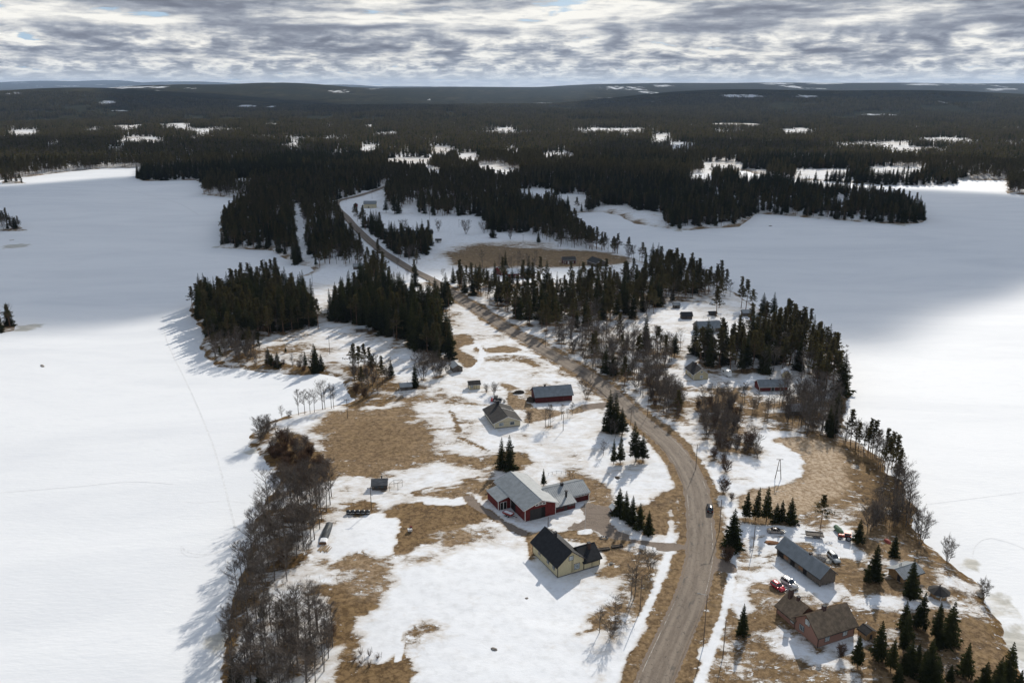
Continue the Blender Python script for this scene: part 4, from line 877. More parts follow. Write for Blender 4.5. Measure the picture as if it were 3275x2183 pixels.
# long red barn
z = Z(1460, 1200, 5.8825); f, a, lr, ll = frame_px(z(1490, 525), z(1400, 350), z(2170, 470), 11.5); H4 = thing('long_barn', 'long dark red barn with steep plain grey roof beside the road', 'barn', f, a); occupy(f, a, 0, lr, 0, 8, 1.5)
gable(H4, 0, lr, 0, 7.8, 2.75, 5.35, 'x', W_DRED, R_GREY, 0.45, 0.5, plinth=0.15)
door(H4, ('front', 0, lr, 0, 7.8), 4.0, 1.6, 2.1, W_DRED, W_DRED); door(H4, ('front', 0, lr, 0, 7.8), 10.5, 2.2, 2.2, W_DRED, W_DRED); chimney(H4, 4.6, 4.0, 4.9, 6.1, 0.7, 0.6)
# small cream shed
f, a, lr, ll = frame_px(z(240, 272), z(200, 190), z(445, 258), 11.5); H5 = thing('garden_shed', 'small cream shed with dark roof and one door', 'shed', f, a); occupy(f, a, 0, lr, 0, 4, 1)
gable(H5, 0, lr, 0, 3.8, 2.15, 3.1, 'x', W_CREAM, R_DARK, 0.3, 0.35, corners=T_WHITE, plinth=0.15); window(H5, ('front', 0, lr, 0, 3.8), 1.15, 0.85, 0.95, 0.85, T_BROWN, T_WHITE, CURT, 0); door(H5, ('front', 0, lr, 0, 3.8), 2.6, 0.8, 1.8, W_CREAM, T_BROWN)
# grey log shed, low shed, shed by the grove
z = Z(1300, 1050, 2.851); f, a, lr, ll = frame_px(z(425, 400), z(400, 360), z(515, 390)); H6 = thing('log_shed', 'weathered log shed with pale roof below the dense grove', 'shed', f, 0.35); occupy(f, 0.35, 0, 4.4, 0, 5, 1)
gable(H6, 0, 4.4, 0, 5.0, 2.0, 3.3, 'y', W_GREY, R_LIGHT, 0.35, 0.6, plinth=0.0); door(H6, ('front', 0, 4.4, 0, 5), 2.3, 1.0, 1.7, W_LOG, W_LOG, -0.1)
f = G(1282, 1250); H7 = thing('boat_shed', 'low weathered shed with light roof near the frozen bay', 'shed', f, 0.25); occupy(f, 0.25, 0, 5, 0, 4, 1)
gable(H7, 0, 4.6, 0, 3.6, 1.7, 2.7, 'x', W_GREY, R_LIGHT, 0.3, 0.3, plinth=0.0); door(H7, ('front', 0, 4.6, 0, 3.6), 2.3, 0.9, 1.5, W_LOG, W_LOG, -0.1); pipe(H7, 3.0, 1.8, 2.6, 3.3, 0.08)
f = G(1138, 1062); H8 = thing('hay_shed', 'small hay shed with snowy roof at the front of the grove', 'shed', f, 0.12); occupy(f, 0.12, 0, 6, -1, 4, 1)
gable(H8, 0, 6.2, 0, 3.6, 1.9, 2.7, 'x', W_GREY, R_LIGHT, 0.35, 0.35, plinth=0.0); door(H8, ('front', 0, 6.2, 0, 3.6), 3, 1.2, 1.6, W_LOG, W_LOG, -0.1)
# smoke sauna with drying rack
z = Z(1130, 1480, 8.715); f = G(*z(520, 755)); H9 = thing('sauna_cabin', 'dark log sauna with plank roof standing alone on snow', 'cabin', f, 0.09); occupy(f, 0.09, 0, 5, 0, 4, 1)
gable(H9, 0, 4.7, 0, 3.4, 1.75, 2.9, 'x', W_LOG, pmat('old_plank_roof', (0.17, 0.165, 0.16), 0.9, 0.45, 2.0, 0.4, stretch=(0.3, 3, 3)), 0.35, 0.25, plinth=0.0); pipe(H9, 3.0, 2.2, 2.4, 3.6, 0.16)
window(H9, ('front', 0, 4.7, 0, 3.4), 1.5, 0.6, 1.0, 0.8, W_LOG, W_LOG, GLASS, 0); window(H9, ('front', 0, 4.7, 0, 3.4), 3.2, 0.6, 1.0, 0.8, W_LOG, W_LOG, GLASS, 0)
b = G(*z(1010, 780)); rk = thing('drying_rack', 'thin wooden drying rack beside the log sauna', 'rack', b, 0.09)
for i, (x, y) in enumerate(((0, 0), (2.6, 0.3), (1.3, 2.6), (3.9, 2.8))): m = MB(); m.tube((x, y, -0.3), (x, y, 2.5), 0.06, 0.05, 6); m.build('post', W_GREY, rk)
for p, q in (((0, 0, 2.4), (2.6, 0.3, 2.4)), ((1.3, 2.6, 2.4), (3.9, 2.8, 2.4)), ((0, 0, 2.45), (1.3, 2.6, 2.45)), ((2.6, 0.3, 2.45), (3.9, 2.8, 2.45)), ((1.3, 2.6, 1.3), (3.9, 2.8, 1.3))): m = MB(); m.tube(p, q, 0.045, 0.045, 5); m.build('rail', W_GREY, rk)
# long grey shed
z = Z(2440, 1680, 7.127); f, a, lr, ll = frame_px(z(1290, 1400), z(290, 690), z(1650, 1310)); H10 = thing('long_shed', 'long weathered plank shed with ribbed grey metal roof', 'shed', f, a); occupy(f, a, 0, lr, 0, ll, 1.5)
gable(H10, 0, lr, 0, ll, 2.75, 4.95, 'y', W_GREY, R_GREY, 0.45, 0.35, ribs=0.55, plinth=0.0, base=0.35, seam_mat=R_LIGHT)
for u, w in ((14.3, 2.2), (9.9, 1.6), (5.4, 1.3)): m = MB(); m.box(-0.05, 0.01, u - w / 2, u + w / 2, 0.4, 2.45); m.build('doorway', HOLE, H10)
for u, w in ((12.4, 1.7), (6.9, 1.5)): m = MB(); m.box(-0.07, 0.01, u - w / 2, u + w / 2, 1.0, 2.3); m.build('plank_panel', D_WOOD, H10)
for x in (0.3, lr / 2, lr - 0.3):
    for y in (0.3, ll / 2, ll - 0.3): m = MB(); m.box(x - 0.2, x + 0.2, y - 0.2, y + 0.2, -0.6, 0.36); m.build('foundation_stone', W_STONE, H10)
chimney(H10, lr / 2 + 0.1, 6.6, 4.4, 5.35, 0.7, 0.6)
# brown roofed brick house
z = Z(2440, 1860, 6.532); f = G(*z(1135, 1385)); a = math.radians(23.2); H11 = thing('brick_house', 'pinkish brick house with ribbed brown roof and three chimneys', 'house', f, a); occupy(f, a, 0, 11, 0, 14, 1.5)
gable(H11, 0, 10.5, 0, 7.4, 3.35, 6.35, 'x', W_PINK, R_BROWN, 0.55, 0.7, ribs=0.42, corners=T_BROWN, plinth=0.25)
for u in (2.6, 7.8): window(H11, ('front', 0, 10.5, 0, 7.4), u, 1.15, 1.25, 1.35, T_BROWN, T_WHITE, CURT)
window(H11, ('left', 0, 10.5, 0, 7.4), 5.2, 1.2, 1.45, 1.35, T_BROWN, T_WHITE, GLASS, 2); window(H11, ('left', 0, 10.5, 0, 7.4), 3.7, 3.65, 1.35, 1.3, T_BROWN, T_WHITE, CURT)
gable(H11, 0.06, 6.3, 7.46, 13.6, 2.55, 5.0, 'y', W_PINK, R_BROWN, 0.5, 0.4, ribs=0.42, corners=T_BROWN, plinth=0.25)
window(H11, ('left', 0.06, 6.3, 7.46, 13.6), 8.4, 1.1, 1.15, 1.15, T_BROWN, T_WHITE, CURT)
for u in (10.2, 11.9): window(H11, ('left', 0.06, 6.3, 7.46, 13.6), u, 1.6, 0.9, 0.55, T_BROWN, T_BROWN, GLASS, 0)
chimney(H11, 2.7, 12.4, 4.0, 6.9, 1.05, 0.75); chimney(H11, 3.2, 10.4, 4.5, 6.0, 0.65, 0.65); chimney(H11, 4.4, 3.7, 5.9, 7.5, 0.85, 0.7)
m = MB(); m.box(10.55, 12.3, 3.4, 6.8, -0.2, 0.35); m.build('porch_deck', W_GREY, H11)
for y in (3.45, 5.1, 6.75): m = MB(); m.box(12.2, 12.3, y - 0.05, y + 0.05, 0.35, 1.3); m.build('porch_post', W_GREY, H11)
m = MB(); m.box(12.19, 12.31, 3.4, 6.8, 1.3, 1.38); m.build('porch_rail', W_GREY, H11)
f = G(2768, 2048); Hd = thing('woodshed', 'small dark hut with tan plank wall behind the brick house', 'shed', f, math.radians(23)); gable(Hd, 0, 3.0, 0, 2.4, 1.6, 2.3, 'y', W_TAN, R_DARK, 0.2, 0.25, plinth=0.0); door(Hd, ('front', 0, 3, 0, 2.4), 1.5, 0.8, 1.4, D_DARK, W_TAN, -0.1)
# cabin by the shore
z = Z(2760, 1760, 5.8825); f = G(*z(740, 620)); a = math.radians(25); H12 = thing('lakeside_cabin', 'small tan log cabin under a pale ribbed metal roof', 'cabin', f, a); occupy(f, a, 0, 6.3, 0, 4.4, 1)
gable(H12, 0, 6.2, 0, 4.4, 2.0, 3.0, 'x', W_TAN, R_LIGHT, 0.75, 0.75, ribs=0.5, plinth=0.1, seam_mat=R_GREY); door(H12, ('left', 0, 6.2, 0, 4.4), 1.2, 0.8, 1.7, D_DARK, T_BROWN)
for x in (1.9, 2.4): pipe(H12, x, 2.9, 2.7, 3.6, 0.09, STEEL)
window(H12, ('front', 0, 6.2, 0, 4.4), 4.0, 0.9, 1.0, 0.8, T_BROWN)
# octagonal grill hut
p = G(*z(1415, 860)); H13 = thing('grill_hut', 'octagonal wooden grill hut with dark pointed roof', 'hut', p, 0.2); R8 = 1.95; ang = [math.pi / 8 + i * math.pi / 4 for i in range(8)]; P8 = [(R8 * math.cos(t), R8 * math.sin(t)) for t in ang]
for i in range(8):
    q, w_ = P8[i], P8[(i + 1) % 8]; m = MB(); n = Vector((q[0] + w_[0], q[1] + w_[1], 0)).normalized() * 0.06; m.extrude([(q[0], q[1], -0.2), (w_[0], w_[1], -0.2), (w_[0], w_[1], 1.65), (q[0], q[1], 1.65)], tuple(-n)); m.build('wall_panel', W_TAN, H13)
    m = MB(); m.tube((q[0], q[1], -0.2), (q[0], q[1], 1.66), 0.09, 0.09, 6); m.build('corner_post', T_WHITE if i % 2 else W_TAN, H13)
    m = MB(); e1 = (q[0] * 1.38, q[1] * 1.38, 1.50); e2 = (w_[0] * 1.38, w_[1] * 1.38, 1.50); m.extrude([e1, e2, (0.18 * w_[0] / R8, 0.18 * w_[1] / R8, 2.75), (0.18 * q[0] / R8, 0.18 * q[1] / R8, 2.75)], (0, 0, 0.06)); m.build('roof_panel', R_DARK, H13)
    if i in (4, 5, 6): t = math.pi / 4 * (i + 1); mm = Matrix.Rotation(t + math.pi / 2, 4, 'Z') @ Matrix.Translation((0, -R8 * math.cos(math.pi / 8) - 0.02, 0.75)); m = MB(); m.box(-0.4, 0.4, -0.04, 0.02, 0, 0.6, M=mm); m.build('pane', CURT, H13)
pipe(H13, 0, 0, 2.7, 3.2, 0.12)
# cream house in the wood, red long house, small cream house
z = Z(2160, 1120, 5.8825); f, a, lr, ll = frame_px(z(340, 568), z(180, 440), z(615, 550)); H14 = thing('cottage', 'cream cottage with dark grey gable roof against tall trees', 'house', f, a); occupy(f, a, 0, lr, 0, ll, 1.5)
gable(H14, 0, lr, 0, ll, 2.75, 5.1, 'y', W_CREAM, R_DARK, 0.4, 0.4, corners=T_WHITE, plinth=0.25); window(H14, ('front', 0, lr, 0, ll), 3.5, 0.9, 1.1, 1.2, T_WHITE, T_WHITE, CURT); window(H14, ('front', 0, lr, 0, ll), 3.5, 3.3, 0.8, 0.8, T_WHITE, T_WHITE, GLASS, 0)
for u in (1.8, 6.6): window(H14, ('left', 0, lr, 0, ll), u, 1.0, 0.9, 1.2, T_WHITE)
chimney(H14, lr / 2 - 0.2, ll * 0.62, 4.6, 6.0, 0.7, 0.7)
f, a, lr, ll = frame_px(z(1580, 775), z(1465, 680), z(2110, 770), 4.5); H15 = thing('outbuilding', 'long red outbuilding with grey roof and white corner boards', 'barn', f, a); occupy(f, a, 0, lr, 0, 6, 1.5)
gable(H15, 0, lr, 0, 5.8, 2.2, 4.0, 'x', W_RED, R_GREY, 0.4, 0.4, corners=T_WHITE, plinth=0.15)
door(H15, ('front', 0, lr, 0, 5.8), 5.6, 1.3, 1.8, D_DARK, T_WHITE); m = MB(); m.box(8.75, 8.9, -0.07, 0.02, 0.15, 2.15); m.build('corner_board', T_WHITE, H15); chimney(H15, 5.4, 2.9, 3.8, 4.6, 0.5, 0.5)
f = G(2500, 1207); H16 = thing('small_hut', 'small cream hut with snow lying on its dark roof', 'hut', f, math.radians(-12)); occupy(f, -0.2, 0, 4, 0, 4, 1)
gable(H16, 0, 3.6, 0, 4.0, 2.0, 3.4, 'y', W_CREAM, R_SNOW, 0.3, 0.3, corners=T_WHITE, plinth=0.1); door(H16, ('left', 0, 3.6, 0, 4), 2.0, 0.8, 1.7, W_RED, T_WHITE)
# weathered barn on the shore slope
z = Z(2480, 1220, 8.404); f = G(*z(400, 900)); H19 = thing('old_barn', 'weathered grey barn with pale sheet roof among bare trees', 'barn', f, 0.05); occupy(f, 0.05, 0, 7, 0, 5, 1)
gable(H19, 0, 6.4, 0, 4.6, 1.9, 3.6, 'x', W_LOG, pmat('old_sheet_roof', (0.26, 0.25, 0.25), 0.7, 0.35, 1.2, 0.1, stretch=(4, 0.4, 0.4)), 0.4, 0.4, plinth=0.0); door(H19, ('front', 0, 6.4, 0, 4.6), 3.0, 1.4, 1.6, W_GREY, W_GREY, -0.1)
# farmyard behind the wood
z = Z(2100, 940, 5.115); f = G(*z(680, 640)); a = math.radians(9); H17 = thing('timber_barn', 'grey timber barn with wide grey roof and green door', 'barn', f, a); occupy(f, a, 0, 12, 0, 8, 1.5)
gable(H17, 0, 12.2, 0, 7.4, 2.6, 5.0, 'x', W_GREY, R_GREY, 0.45, 0.45, plinth=0.2); door(H17, ('front', 0, 12.2, 0, 7.4), 2.6, 1.7, 2.1, D_GREEN, W_GREY); window(H17, ('front', 0, 12.2, 0, 7.4), 5.2, 1.1, 1.3, 0.9, T_WHITE, T_WHITE, CURT); window(H17, ('front', 0, 12.2, 0, 7.4), 8.2, 1.1, 1.3, 0.9, T_WHITE)
def hut(name, label, cat, px, py, ang, w, d, eave, top, axis, wall, roof, dr=None, extra=None, corners=None):
    f = G(px, py); a = math.radians(ang); o = thing(name, label, cat, f, a); occupy(f, a, 0, w, 0, d, 1); gable(o, 0, w, 0, d, eave, top, axis, wall, roof, 0.35, 0.35, plinth=0.1, corners=corners)
    if dr: door(o, ('front', 0, w, 0, d), w * 0.4, 0.9, min(1.8, eave - 0.25), dr, corners or wall)
    if extra:
        for u in extra: window(o, ('front', 0, w, 0, d), u * w, 0.85, 0.9, 0.8, T_WHITE, T_WHITE, GLASS)
    return o
hut('storehouse', 'dark storehouse with snow streaked roof in the farmyard', 'shed', *z(415, 415), 3, 5.6, 4.2, 2.0, 3.5, 'x', W_LOG, C_METAL, D_DARK)
hut('red_shed', 'red shed with pale roof and white corners in the farmyard', 'shed', *z(1660, 590), 14, 6.6, 6.0, 2.3, 3.9, 'y', W_RED, R_LIGHT, None, None, T_WHITE)
hut('annex', 'red annex with pale flat sloping roof behind the red shed', 'shed', *z(1740, 560), 6, 7.0, 4.0, 1.9, 2.9, 'x', W_RED, R_LIGHT, None, (0.5,), T_WHITE)
hut('playhouse', 'tiny red and white playhouse beyond the red shed', 'hut', *z(1560, 450), 6, 5.0, 3.2, 1.9, 2.9, 'x', W_RED, R_GREY, T_WHITE, (0.6,), T_WHITE)
hut('grey_shed', 'grey shed with whitish roof on the farmyard shore', 'shed', *z(1410, 365), 2, 6.4, 3.6, 2.0, 3.2, 'x', W_GREY, R_LIGHT, W_LOG)
hut('low_shed', 'low dark shed by the farmyard fence', 'shed', *z(865, 350), 3, 4.0, 2.4, 1.2, 1.9, 'x', W_LOG, C_METAL, D_DARK); hut('small_hut', 'small grey hut under the farmyard pines', 'hut', *z(275, 235), 0, 3.6, 3.0, 1.9, 2.7, 'x', W_GREY, R_GREY, D_DARK)
hut('hidden_barn', 'grey plank barn half hidden behind bare trees', 'barn', *z(830, 850), 14, 5.0, 6.0, 2.6, 4.4, 'y', W_GREY, R_DARK, D_WOOD)
# far houses
z = Z(1540, 780, 5.115)
hut('red_house', 'red wooden house with brown gable beyond the mixed wood', 'house', *z(330, 520), 35, 7.5, 9.0, 3.0, 5.4, 'x', W_RED, R_DARK, None, (0.3, 0.7), T_WHITE)
hut('snowy_house', 'red house with a bright snow covered roof slope', 'house', *z(430, 560), 6, 7.5, 7.0, 3.2, 5.6, 'x', W_RED, R_SNOW, None, (0.3, 0.7), T_WHITE)
hut('two_storey_house', 'red house with white trim and wet dark roof', 'house', *z(650, 560), 4, 9.0, 7.0, 3.4, 5.4, 'x', W_RED, R_GREY, D_DARK, (0.2, 0.7), T_WHITE)
hut('veranda_house', 'dark house with white veranda posts on the brown field', 'house', *z(1340, 330), 8, 9.0, 7.0, 2.8, 4.4, 'x', W_DRED, R_BLACK, T_WHITE, (0.15, 0.75), T_WHITE)
hut('dark_house', 'black roofed house on the brown field near the shore', 'house', *z(1880, 385), 28, 8.5, 12.0, 2.8, 5.2, 'y', W_LOG, R_BLACK, None, (0.4,), T_WHITE)
z = Z(1060, 580, 5.8825)
hut('grey_house', 'pale farmhouse with grey lean roof inside the road bend', 'house', *z(610, 505), 4, 12.5, 8.0, 4.4, 6.8, 'x', W_BEIGE, R_GREY, D_DARK, (0.2, 0.7))
hut('red_outhouse', 'tiny red hut beside the pale farmhouse in the road bend', 'hut', *z(420, 480), 8, 4.0, 3.6, 2.2, 3.6, 'y', W_RED, R_DARK, T_WHITE); hut('red_gable_shed', 'red gabled shed by the far snowfield', 'shed', *z(1245, 1070), 8, 7.5, 7.0, 3.2, 5.0, 'y', W_RED, R_GREY, None, None, T_WHITE)
hut('tall_yellow_house', 'tall yellow house with dark roof by the far snowfield', 'house', *z(1700, 1110), 6, 9.0, 7.5, 5.2, 7.4, 'x', W_CREAM, R_DARK, D_DARK, (0.2, 0.7), T_WHITE); hut('yellow_annex', 'low yellow annex behind the small spruce clump', 'house', *z(1380, 1045), 6, 9.0, 6.0, 3.0, 4.6, 'x', W_CREAM, R_DARK, D_DARK, (0.2, 0.7)); hut('white_hut', 'little white hut on the far field edge', 'hut', *z(1960, 1155), 4, 4.5, 3.5, 2.0, 2.8, 'x', T_WHITE, R_DARK, D_DARK)
hut('boathouse', 'grey boathouse with snowy roof by the narrow bay', 'shed', 1130, 862, 5, 7.5, 4.5, 2.2, 3.6, 'x', W_GREY, R_LIGHT, W_LOG)
hut('playhouse', 'tiny red playhouse with white corners beside the driveway spruces', 'hut', 1960, 1640, 20, 1.6, 1.8, 1.4, 2.0, 'y', W_RED, T_WHITE, None, None, T_WHITE)
# ------------------------------------------------------------------ stands of trees
def lab(place, **extra):
    base = {'spruce': 'dark conical spruce', 'slim_spruce': 'young dark spruce', 'pine': 'olive green bare-trunked pine', 'birch': 'bare pale-trunked birch', 'alder': 'bare many-stemmed alder', 'willow': 'reddish bare willow shrub', 'bush': 'low bare bush'}
    return {k: v + ' ' + place for k, v in base.items()}
# wooded point in the lake
scatter([(614, 990), (640, 1030), (668, 1078), (720, 1098), (800, 1092), (850, 1078), (940, 1062), (1020, 1056), (1004, 990), (985, 955), (900, 938), (800, 938), (700, 950), (640, 965)], 4.7, [('spruce', 5), ('pine', 5), ('birch', 0.8)], lab('in the grove on the wooded lake point'), {'spruce': (13, 20), 'pine': (12, 18), 'birch': (9, 12)})
scatter([(660, 1078), (672, 1140), (700, 1165), (790, 1165), (840, 1125), (800, 1098), (720, 1102)], 3.8, [('birch', 7), ('alder', 1.2), ('pine', 2)], lab('at the tip of the wooded lake point'), {'birch': (8, 12), 'alder': (5, 8), 'pine': (7, 11)})
scatter([(800, 1183), (1030, 1196), (1035, 1180), (900, 1168), (830, 1150)], 3.2, [('birch', 6), ('slim_spruce', 1.3), ('willow', 2), ('pine', 1)], lab('on the spit south of the wooded lake point'), {'birch': (6, 9), 'slim_spruce': (5, 8), 'willow': (2.5, 4), 'pine': (6, 9)})
for a in ((870, 1170, 1128), (888, 1172, 1125), (914, 1128, 1108), (1008, 1186, 1098), (1012, 1180, 1105)): one('slim_spruce', *a, 'small spruce standing out of the birch spit by the lake point')
# grove left of the road
scatter([(1043, 1026), (1143, 1044), (1296, 1098), (1344, 1122), (1416, 1167), (1445, 1160), (1438, 1088), (1400, 1022), (1464, 982), (1440, 968), (1400, 968), (1373, 978), (1311, 968), (1250, 935), (1190, 925), (1130, 948), (1060, 985)], 4.7, [('spruce', 8), ('pine', 2), ('birch', 0.7)], lab('in the dense grove between road and lake point'), {'spruce': (13, 20), 'pine': (12, 17), 'birch': (9, 13)})
scatter([(1350, 1150), (1400, 1175), (1450, 1170), (1470, 1185), (1400, 1210), (1350, 1190)], 4.5, [('birch', 4), ('alder', 4)], lab('below the dense grove beside the grey log shed'), (6, 10))
# clump on the bay and by the boat shed
scatter([(1105, 1205), (1150, 1182), (1200, 1190), (1250, 1212), (1235, 1255), (1190, 1285), (1135, 1280)], 4.6, [('birch', 6), ('pine', 2), ('willow', 3), ('alder', 2)], lab('in the brown clump by the frozen bay'), {'birch': (9, 13), 'pine': (9, 13), 'willow': (3, 5), 'alder': (5, 8)})
for a in ((1128, 1190, 1100), (1148, 1200, 1108), (1168, 1185, 1100), (1188, 1200, 1110)): one('pine', *a, 'olive pine rising above the brown clump by the frozen bay')
one('slim_spruce', 1252, 1205, 1150, 'lone small spruce behind the clump by the frozen bay')
one('spruce', 1328, 1238, 1160, 'dark spruce beside the low shed near the frozen bay'); one('alder', 1352, 1215, 1125, 'bare alder beside the low shed near the frozen bay')
# shore birches
for bx, by, ty in ((902, 1344, 1285), (955, 1326, 1226), (975, 1324, 1235), (992, 1322, 1240), (1006, 1318, 1228), (1032, 1309, 1205), (1040, 1308, 1212), (1060, 1306, 1216), (1068, 1306, 1222)):
    one('birch', bx, by, ty, 'bare birch in the row on the lake shore')
for bx, by, ty in ((842, 1400, 1325), (850, 1385, 1330), (860, 1376, 1340), (838, 1412, 1350), (925, 1335, 1310), (880, 1365, 1340)): one('alder', bx, by, ty, 'bare alder on the small brown headland')
# left shore thicket
scatter([(845, 1440), (880, 1405), (930, 1395), (985, 1425), (1040, 1470), (1070, 1520), (1010, 1560), (930, 1548), (900, 1500)], 3.3, [('willow', 7), ('alder', 1.5), ('birch', 1)], lab('in the dense thicket on the brown headland'), {'willow': (3, 5), 'alder': (4, 6.5), 'birch': (6, 8)})
scatter([(905, 1550), (1000, 1580), (1065, 1570), (1060, 1625), (1048, 1690), (1020, 1745), (970, 1800), (900, 1880), (800, 1900), (770, 1860), (800, 1755), (830, 1660)], 3.2, [('birch', 11), ('alder', 0.8), ('willow', 0.4)], lab('in the long thicket along the lake shore'), {'birch': (10, 15), 'alder': (5, 8), 'willow': (3, 5)})
scatter([(715, 2075), (745, 1955), (770, 1870), (860, 1890), (900, 1890), (850, 1960), (800, 2040), (720, 2183)], 3.5, [('birch', 8), ('alder', 0.6), ('slim_spruce', 0.4)], lab('in the shore thicket below the log pile'), {'birch': (10, 14), 'alder': (5, 8), 'slim_spruce': (4, 7)})
scatter([(850, 1985), (990, 1965), (1070, 2040), (1080, 2100), (1040, 2160), (1000, 2260), (720, 2260), (800, 2080)], 2.8, [('birch', 10), ('alder', 0.6), ('willow', 0.3)], lab('in the thick birch stand beside the brown bank'), {'birch': (10, 14), 'alder': (5, 8), 'willow': (3, 5)})
for a in ((752, 2183, 2105), (835, 2195, 2125)): one('slim_spruce', *a, 'young spruce among bare shore birches')
one('pine', 850, 1700, 1640, 'lone pine top among the bare lake shore thicket')
# beige house and spruce pairs
for bx, by, ty in ((1603, 1499, 1397), (1629, 1500, 1391)): one('spruce', bx, by, ty, 'tall spruce of the pair behind the red barn')
for bx, by, ty in ((1949, 1376, 1245), (1966, 1380, 1255), (1990, 1390, 1300), (2034, 1474, 1347), (2056, 1475, 1385), (1984, 1481, 1385), (1963, 1484, 1400)): one('spruce', bx, by, ty, 'tall dark spruce in the clump beside the road bend')
for bx, by, ty in ((1952, 1385, 1335), (1930, 1455, 1400), (1968, 1400, 1345)): one('birch', bx, by, ty, 'bare birch beside the spruces at the road bend')
for bx, by, ty in ((1745, 1365, 1288), (1755, 1362, 1275), (1760, 1368, 1300), (1796, 1340, 1280), (1830, 1328, 1275), (1816, 1335, 1300)): one('birch', bx, by, ty, 'bare birch on the tan lawn before the long red barn')
one('alder', 1694, 1350, 1312, 'bare bush beside the beige bungalow'); one('alder', 1580, 1262, 1222, 'spreading bare bush beside the small cream shed'); one('alder', 1556, 1255, 1225, 'low bare bush behind the small cream shed'); one('alder', 1877, 1274, 1215, 'bare bush at the long red barn driveway')
one('spruce', 1738, 1553, 1497, 'bushy spruce between the red barn and its wing')
for bx, by, ty in ((1980, 1646, 1558), (2003, 1660, 1568), (2022, 1674, 1585), (2045, 1688, 1608), (2073, 1706, 1630)): one('spruce', bx, by, ty, 'dense dark spruce in the short row by the driveway')
for bx, by, ty in ((2030, 1905, 1770), (2018, 1915, 1800)): one('birch', bx, by, ty, 'bare birch on the brown bank beside the yellow house')
one('alder', 2080, 1826, 1755, 'bare bush at the mouth of the farm driveway'); one('birch', 1917, 2022, 1930, 'thin bare sapling at the snowfield edge'); one('alder', 1955, 2035, 1975, 'low bare shrub at the snowfield edge')
one('birch', 1967, 2010, 1880, 'slender bare birch above the snowfield edge')
# right of the road, middle
scatter([(1440, 905), (1510, 918), (1560, 935), (1640, 945), (1720, 945), (1800, 932), (1920, 922), (2040, 905), (2100, 895), (2180, 905), (2260, 925), (2290, 942), (2200, 960), (2130, 975), (2110, 1000), (2050, 1012), (1950, 1032), (1900, 1062), (1830, 1062), (1760, 1078), (1715, 1052), (1660, 1027), (1620, 1007), (1560, 957), (1500, 950)], 4.9, [('spruce', 3), ('pine', 6), ('birch', 3.0)], lab('in the mixed wood across the road from the grove'), {'spruce': (9, 18), 'pine': (9, 17), 'birch': (8, 13)})
scatter([(2085, 870), (2210, 895), (2350, 945), (2330, 960), (2250, 935), (2150, 900)], 6.5, [('pine', 5), ('birch', 4), ('spruce', 2)], lab('on the shore behind the snowy farmyard'), {'spruce': (13, 18), 'pine': (13, 18), 'birch': (10, 13)})
for a in ((2290, 1010, 915), (2300, 982, 890), (2370, 985, 885), (2385, 990, 895), (2405, 995, 925)): one('pine', *a, 'tall pine standing in the snowy farmyard')
for a in ((2440, 1010, 935), (2472, 1012, 932)): one('spruce', *a, 'tall free-standing spruce on the farmyard shore')
one('pine', 2515, 1038, 962, 'spreading pine on the shore beyond the red sheds')
scatter([(1745, 1085), (1900, 1068), (2100, 1085), (2190, 1120), (2150, 1150), (2140, 1190), (2100, 1200), (2190, 1290), (2180, 1340), (2130, 1330), (2050, 1265), (1980, 1225), (1900, 1185), (1850, 1145)], 4.4, [('birch', 8), ('alder', 2), ('pine', 0.7)], lab('in the open birch wood beside the road'), {'birch': (9, 14), 'alder': (5, 8), 'pine': (10, 14)})
for a in ((1936, 1192, 1100), (1958, 1196, 1120), (2065, 1108, 1004), (2157, 1140, 1060)): one('spruce', *a, 'dark spruce standing in the open birch wood beside the road')
scatter([(2060, 1240), (2100, 1205), (2160, 1240), (2195, 1330), (2140, 1350), (2100, 1315)], 3.8, [('birch', 6), ('alder', 2.5), ('willow', 2)], lab('in the thicket below the cream house'), {'birch': (7, 11), 'alder': (5, 8), 'willow': (3, 5)})
scatter([(2225, 1300), (2290, 1265), (2350, 1290), (2370, 1400), (2350, 1470), (2300, 1500), (2245, 1400)], 3.5, [('birch', 6), ('alder', 3), ('willow', 2.5)], lab('in the brown thicket above the straw field'), {'birch': (6, 10), 'alder': (5, 8), 'willow': (3, 5)})
scatter([(2290, 1270), (2380, 1280), (2480, 1300), (2500, 1340), (2420, 1360), (2370, 1340)], 5.0, [('birch', 6), ('alder', 1)], lab('on the brown slope below the red outbuilding'), {'birch': (7, 11), 'alder': (4, 7)})
scatter([(2375, 1400), (2415, 1390), (2425, 1470), (2385, 1480)], 3.6, [('alder', 5), ('willow', 4)], lab('at the edge of the straw field'), (4, 7))
scatter([(2205, 1125), (2330, 1135), (2365, 1090), (2500, 1058), (2560, 1068), (2620, 1112), (2670, 1162), (2700, 1220), (2702, 1258), (2640, 1250), (2580, 1222), (2500, 1192), (2440, 1195), (2330, 1195), (2240, 1172), (2205, 1150)], 4.4, [('spruce', 3), ('pine', 6), ('birch', 4)], lab('in the tall wood behind the cream house'), {'spruce': (12, 19), 'pine': (13, 19), 'birch': (10, 14)})
scatter([(2480, 1270), (2600, 1245), (2700, 1270), (2690, 1330), (2680, 1400), (2610, 1405), (2540, 1375), (2500, 1335)], 3.6, [('birch', 8), ('alder', 3), ('spruce', 0.5)], lab('in the shore wood by the weathered barn'), {'birch': (10, 14), 'alder': (5, 8), 'spruce': (10, 14)})
for a in ((2646, 1392, 1290), (2664, 1395, 1295), (2655, 1398, 1320)): one('spruce', *a, 'dark spruce among bare trees on the far end of the straw field')
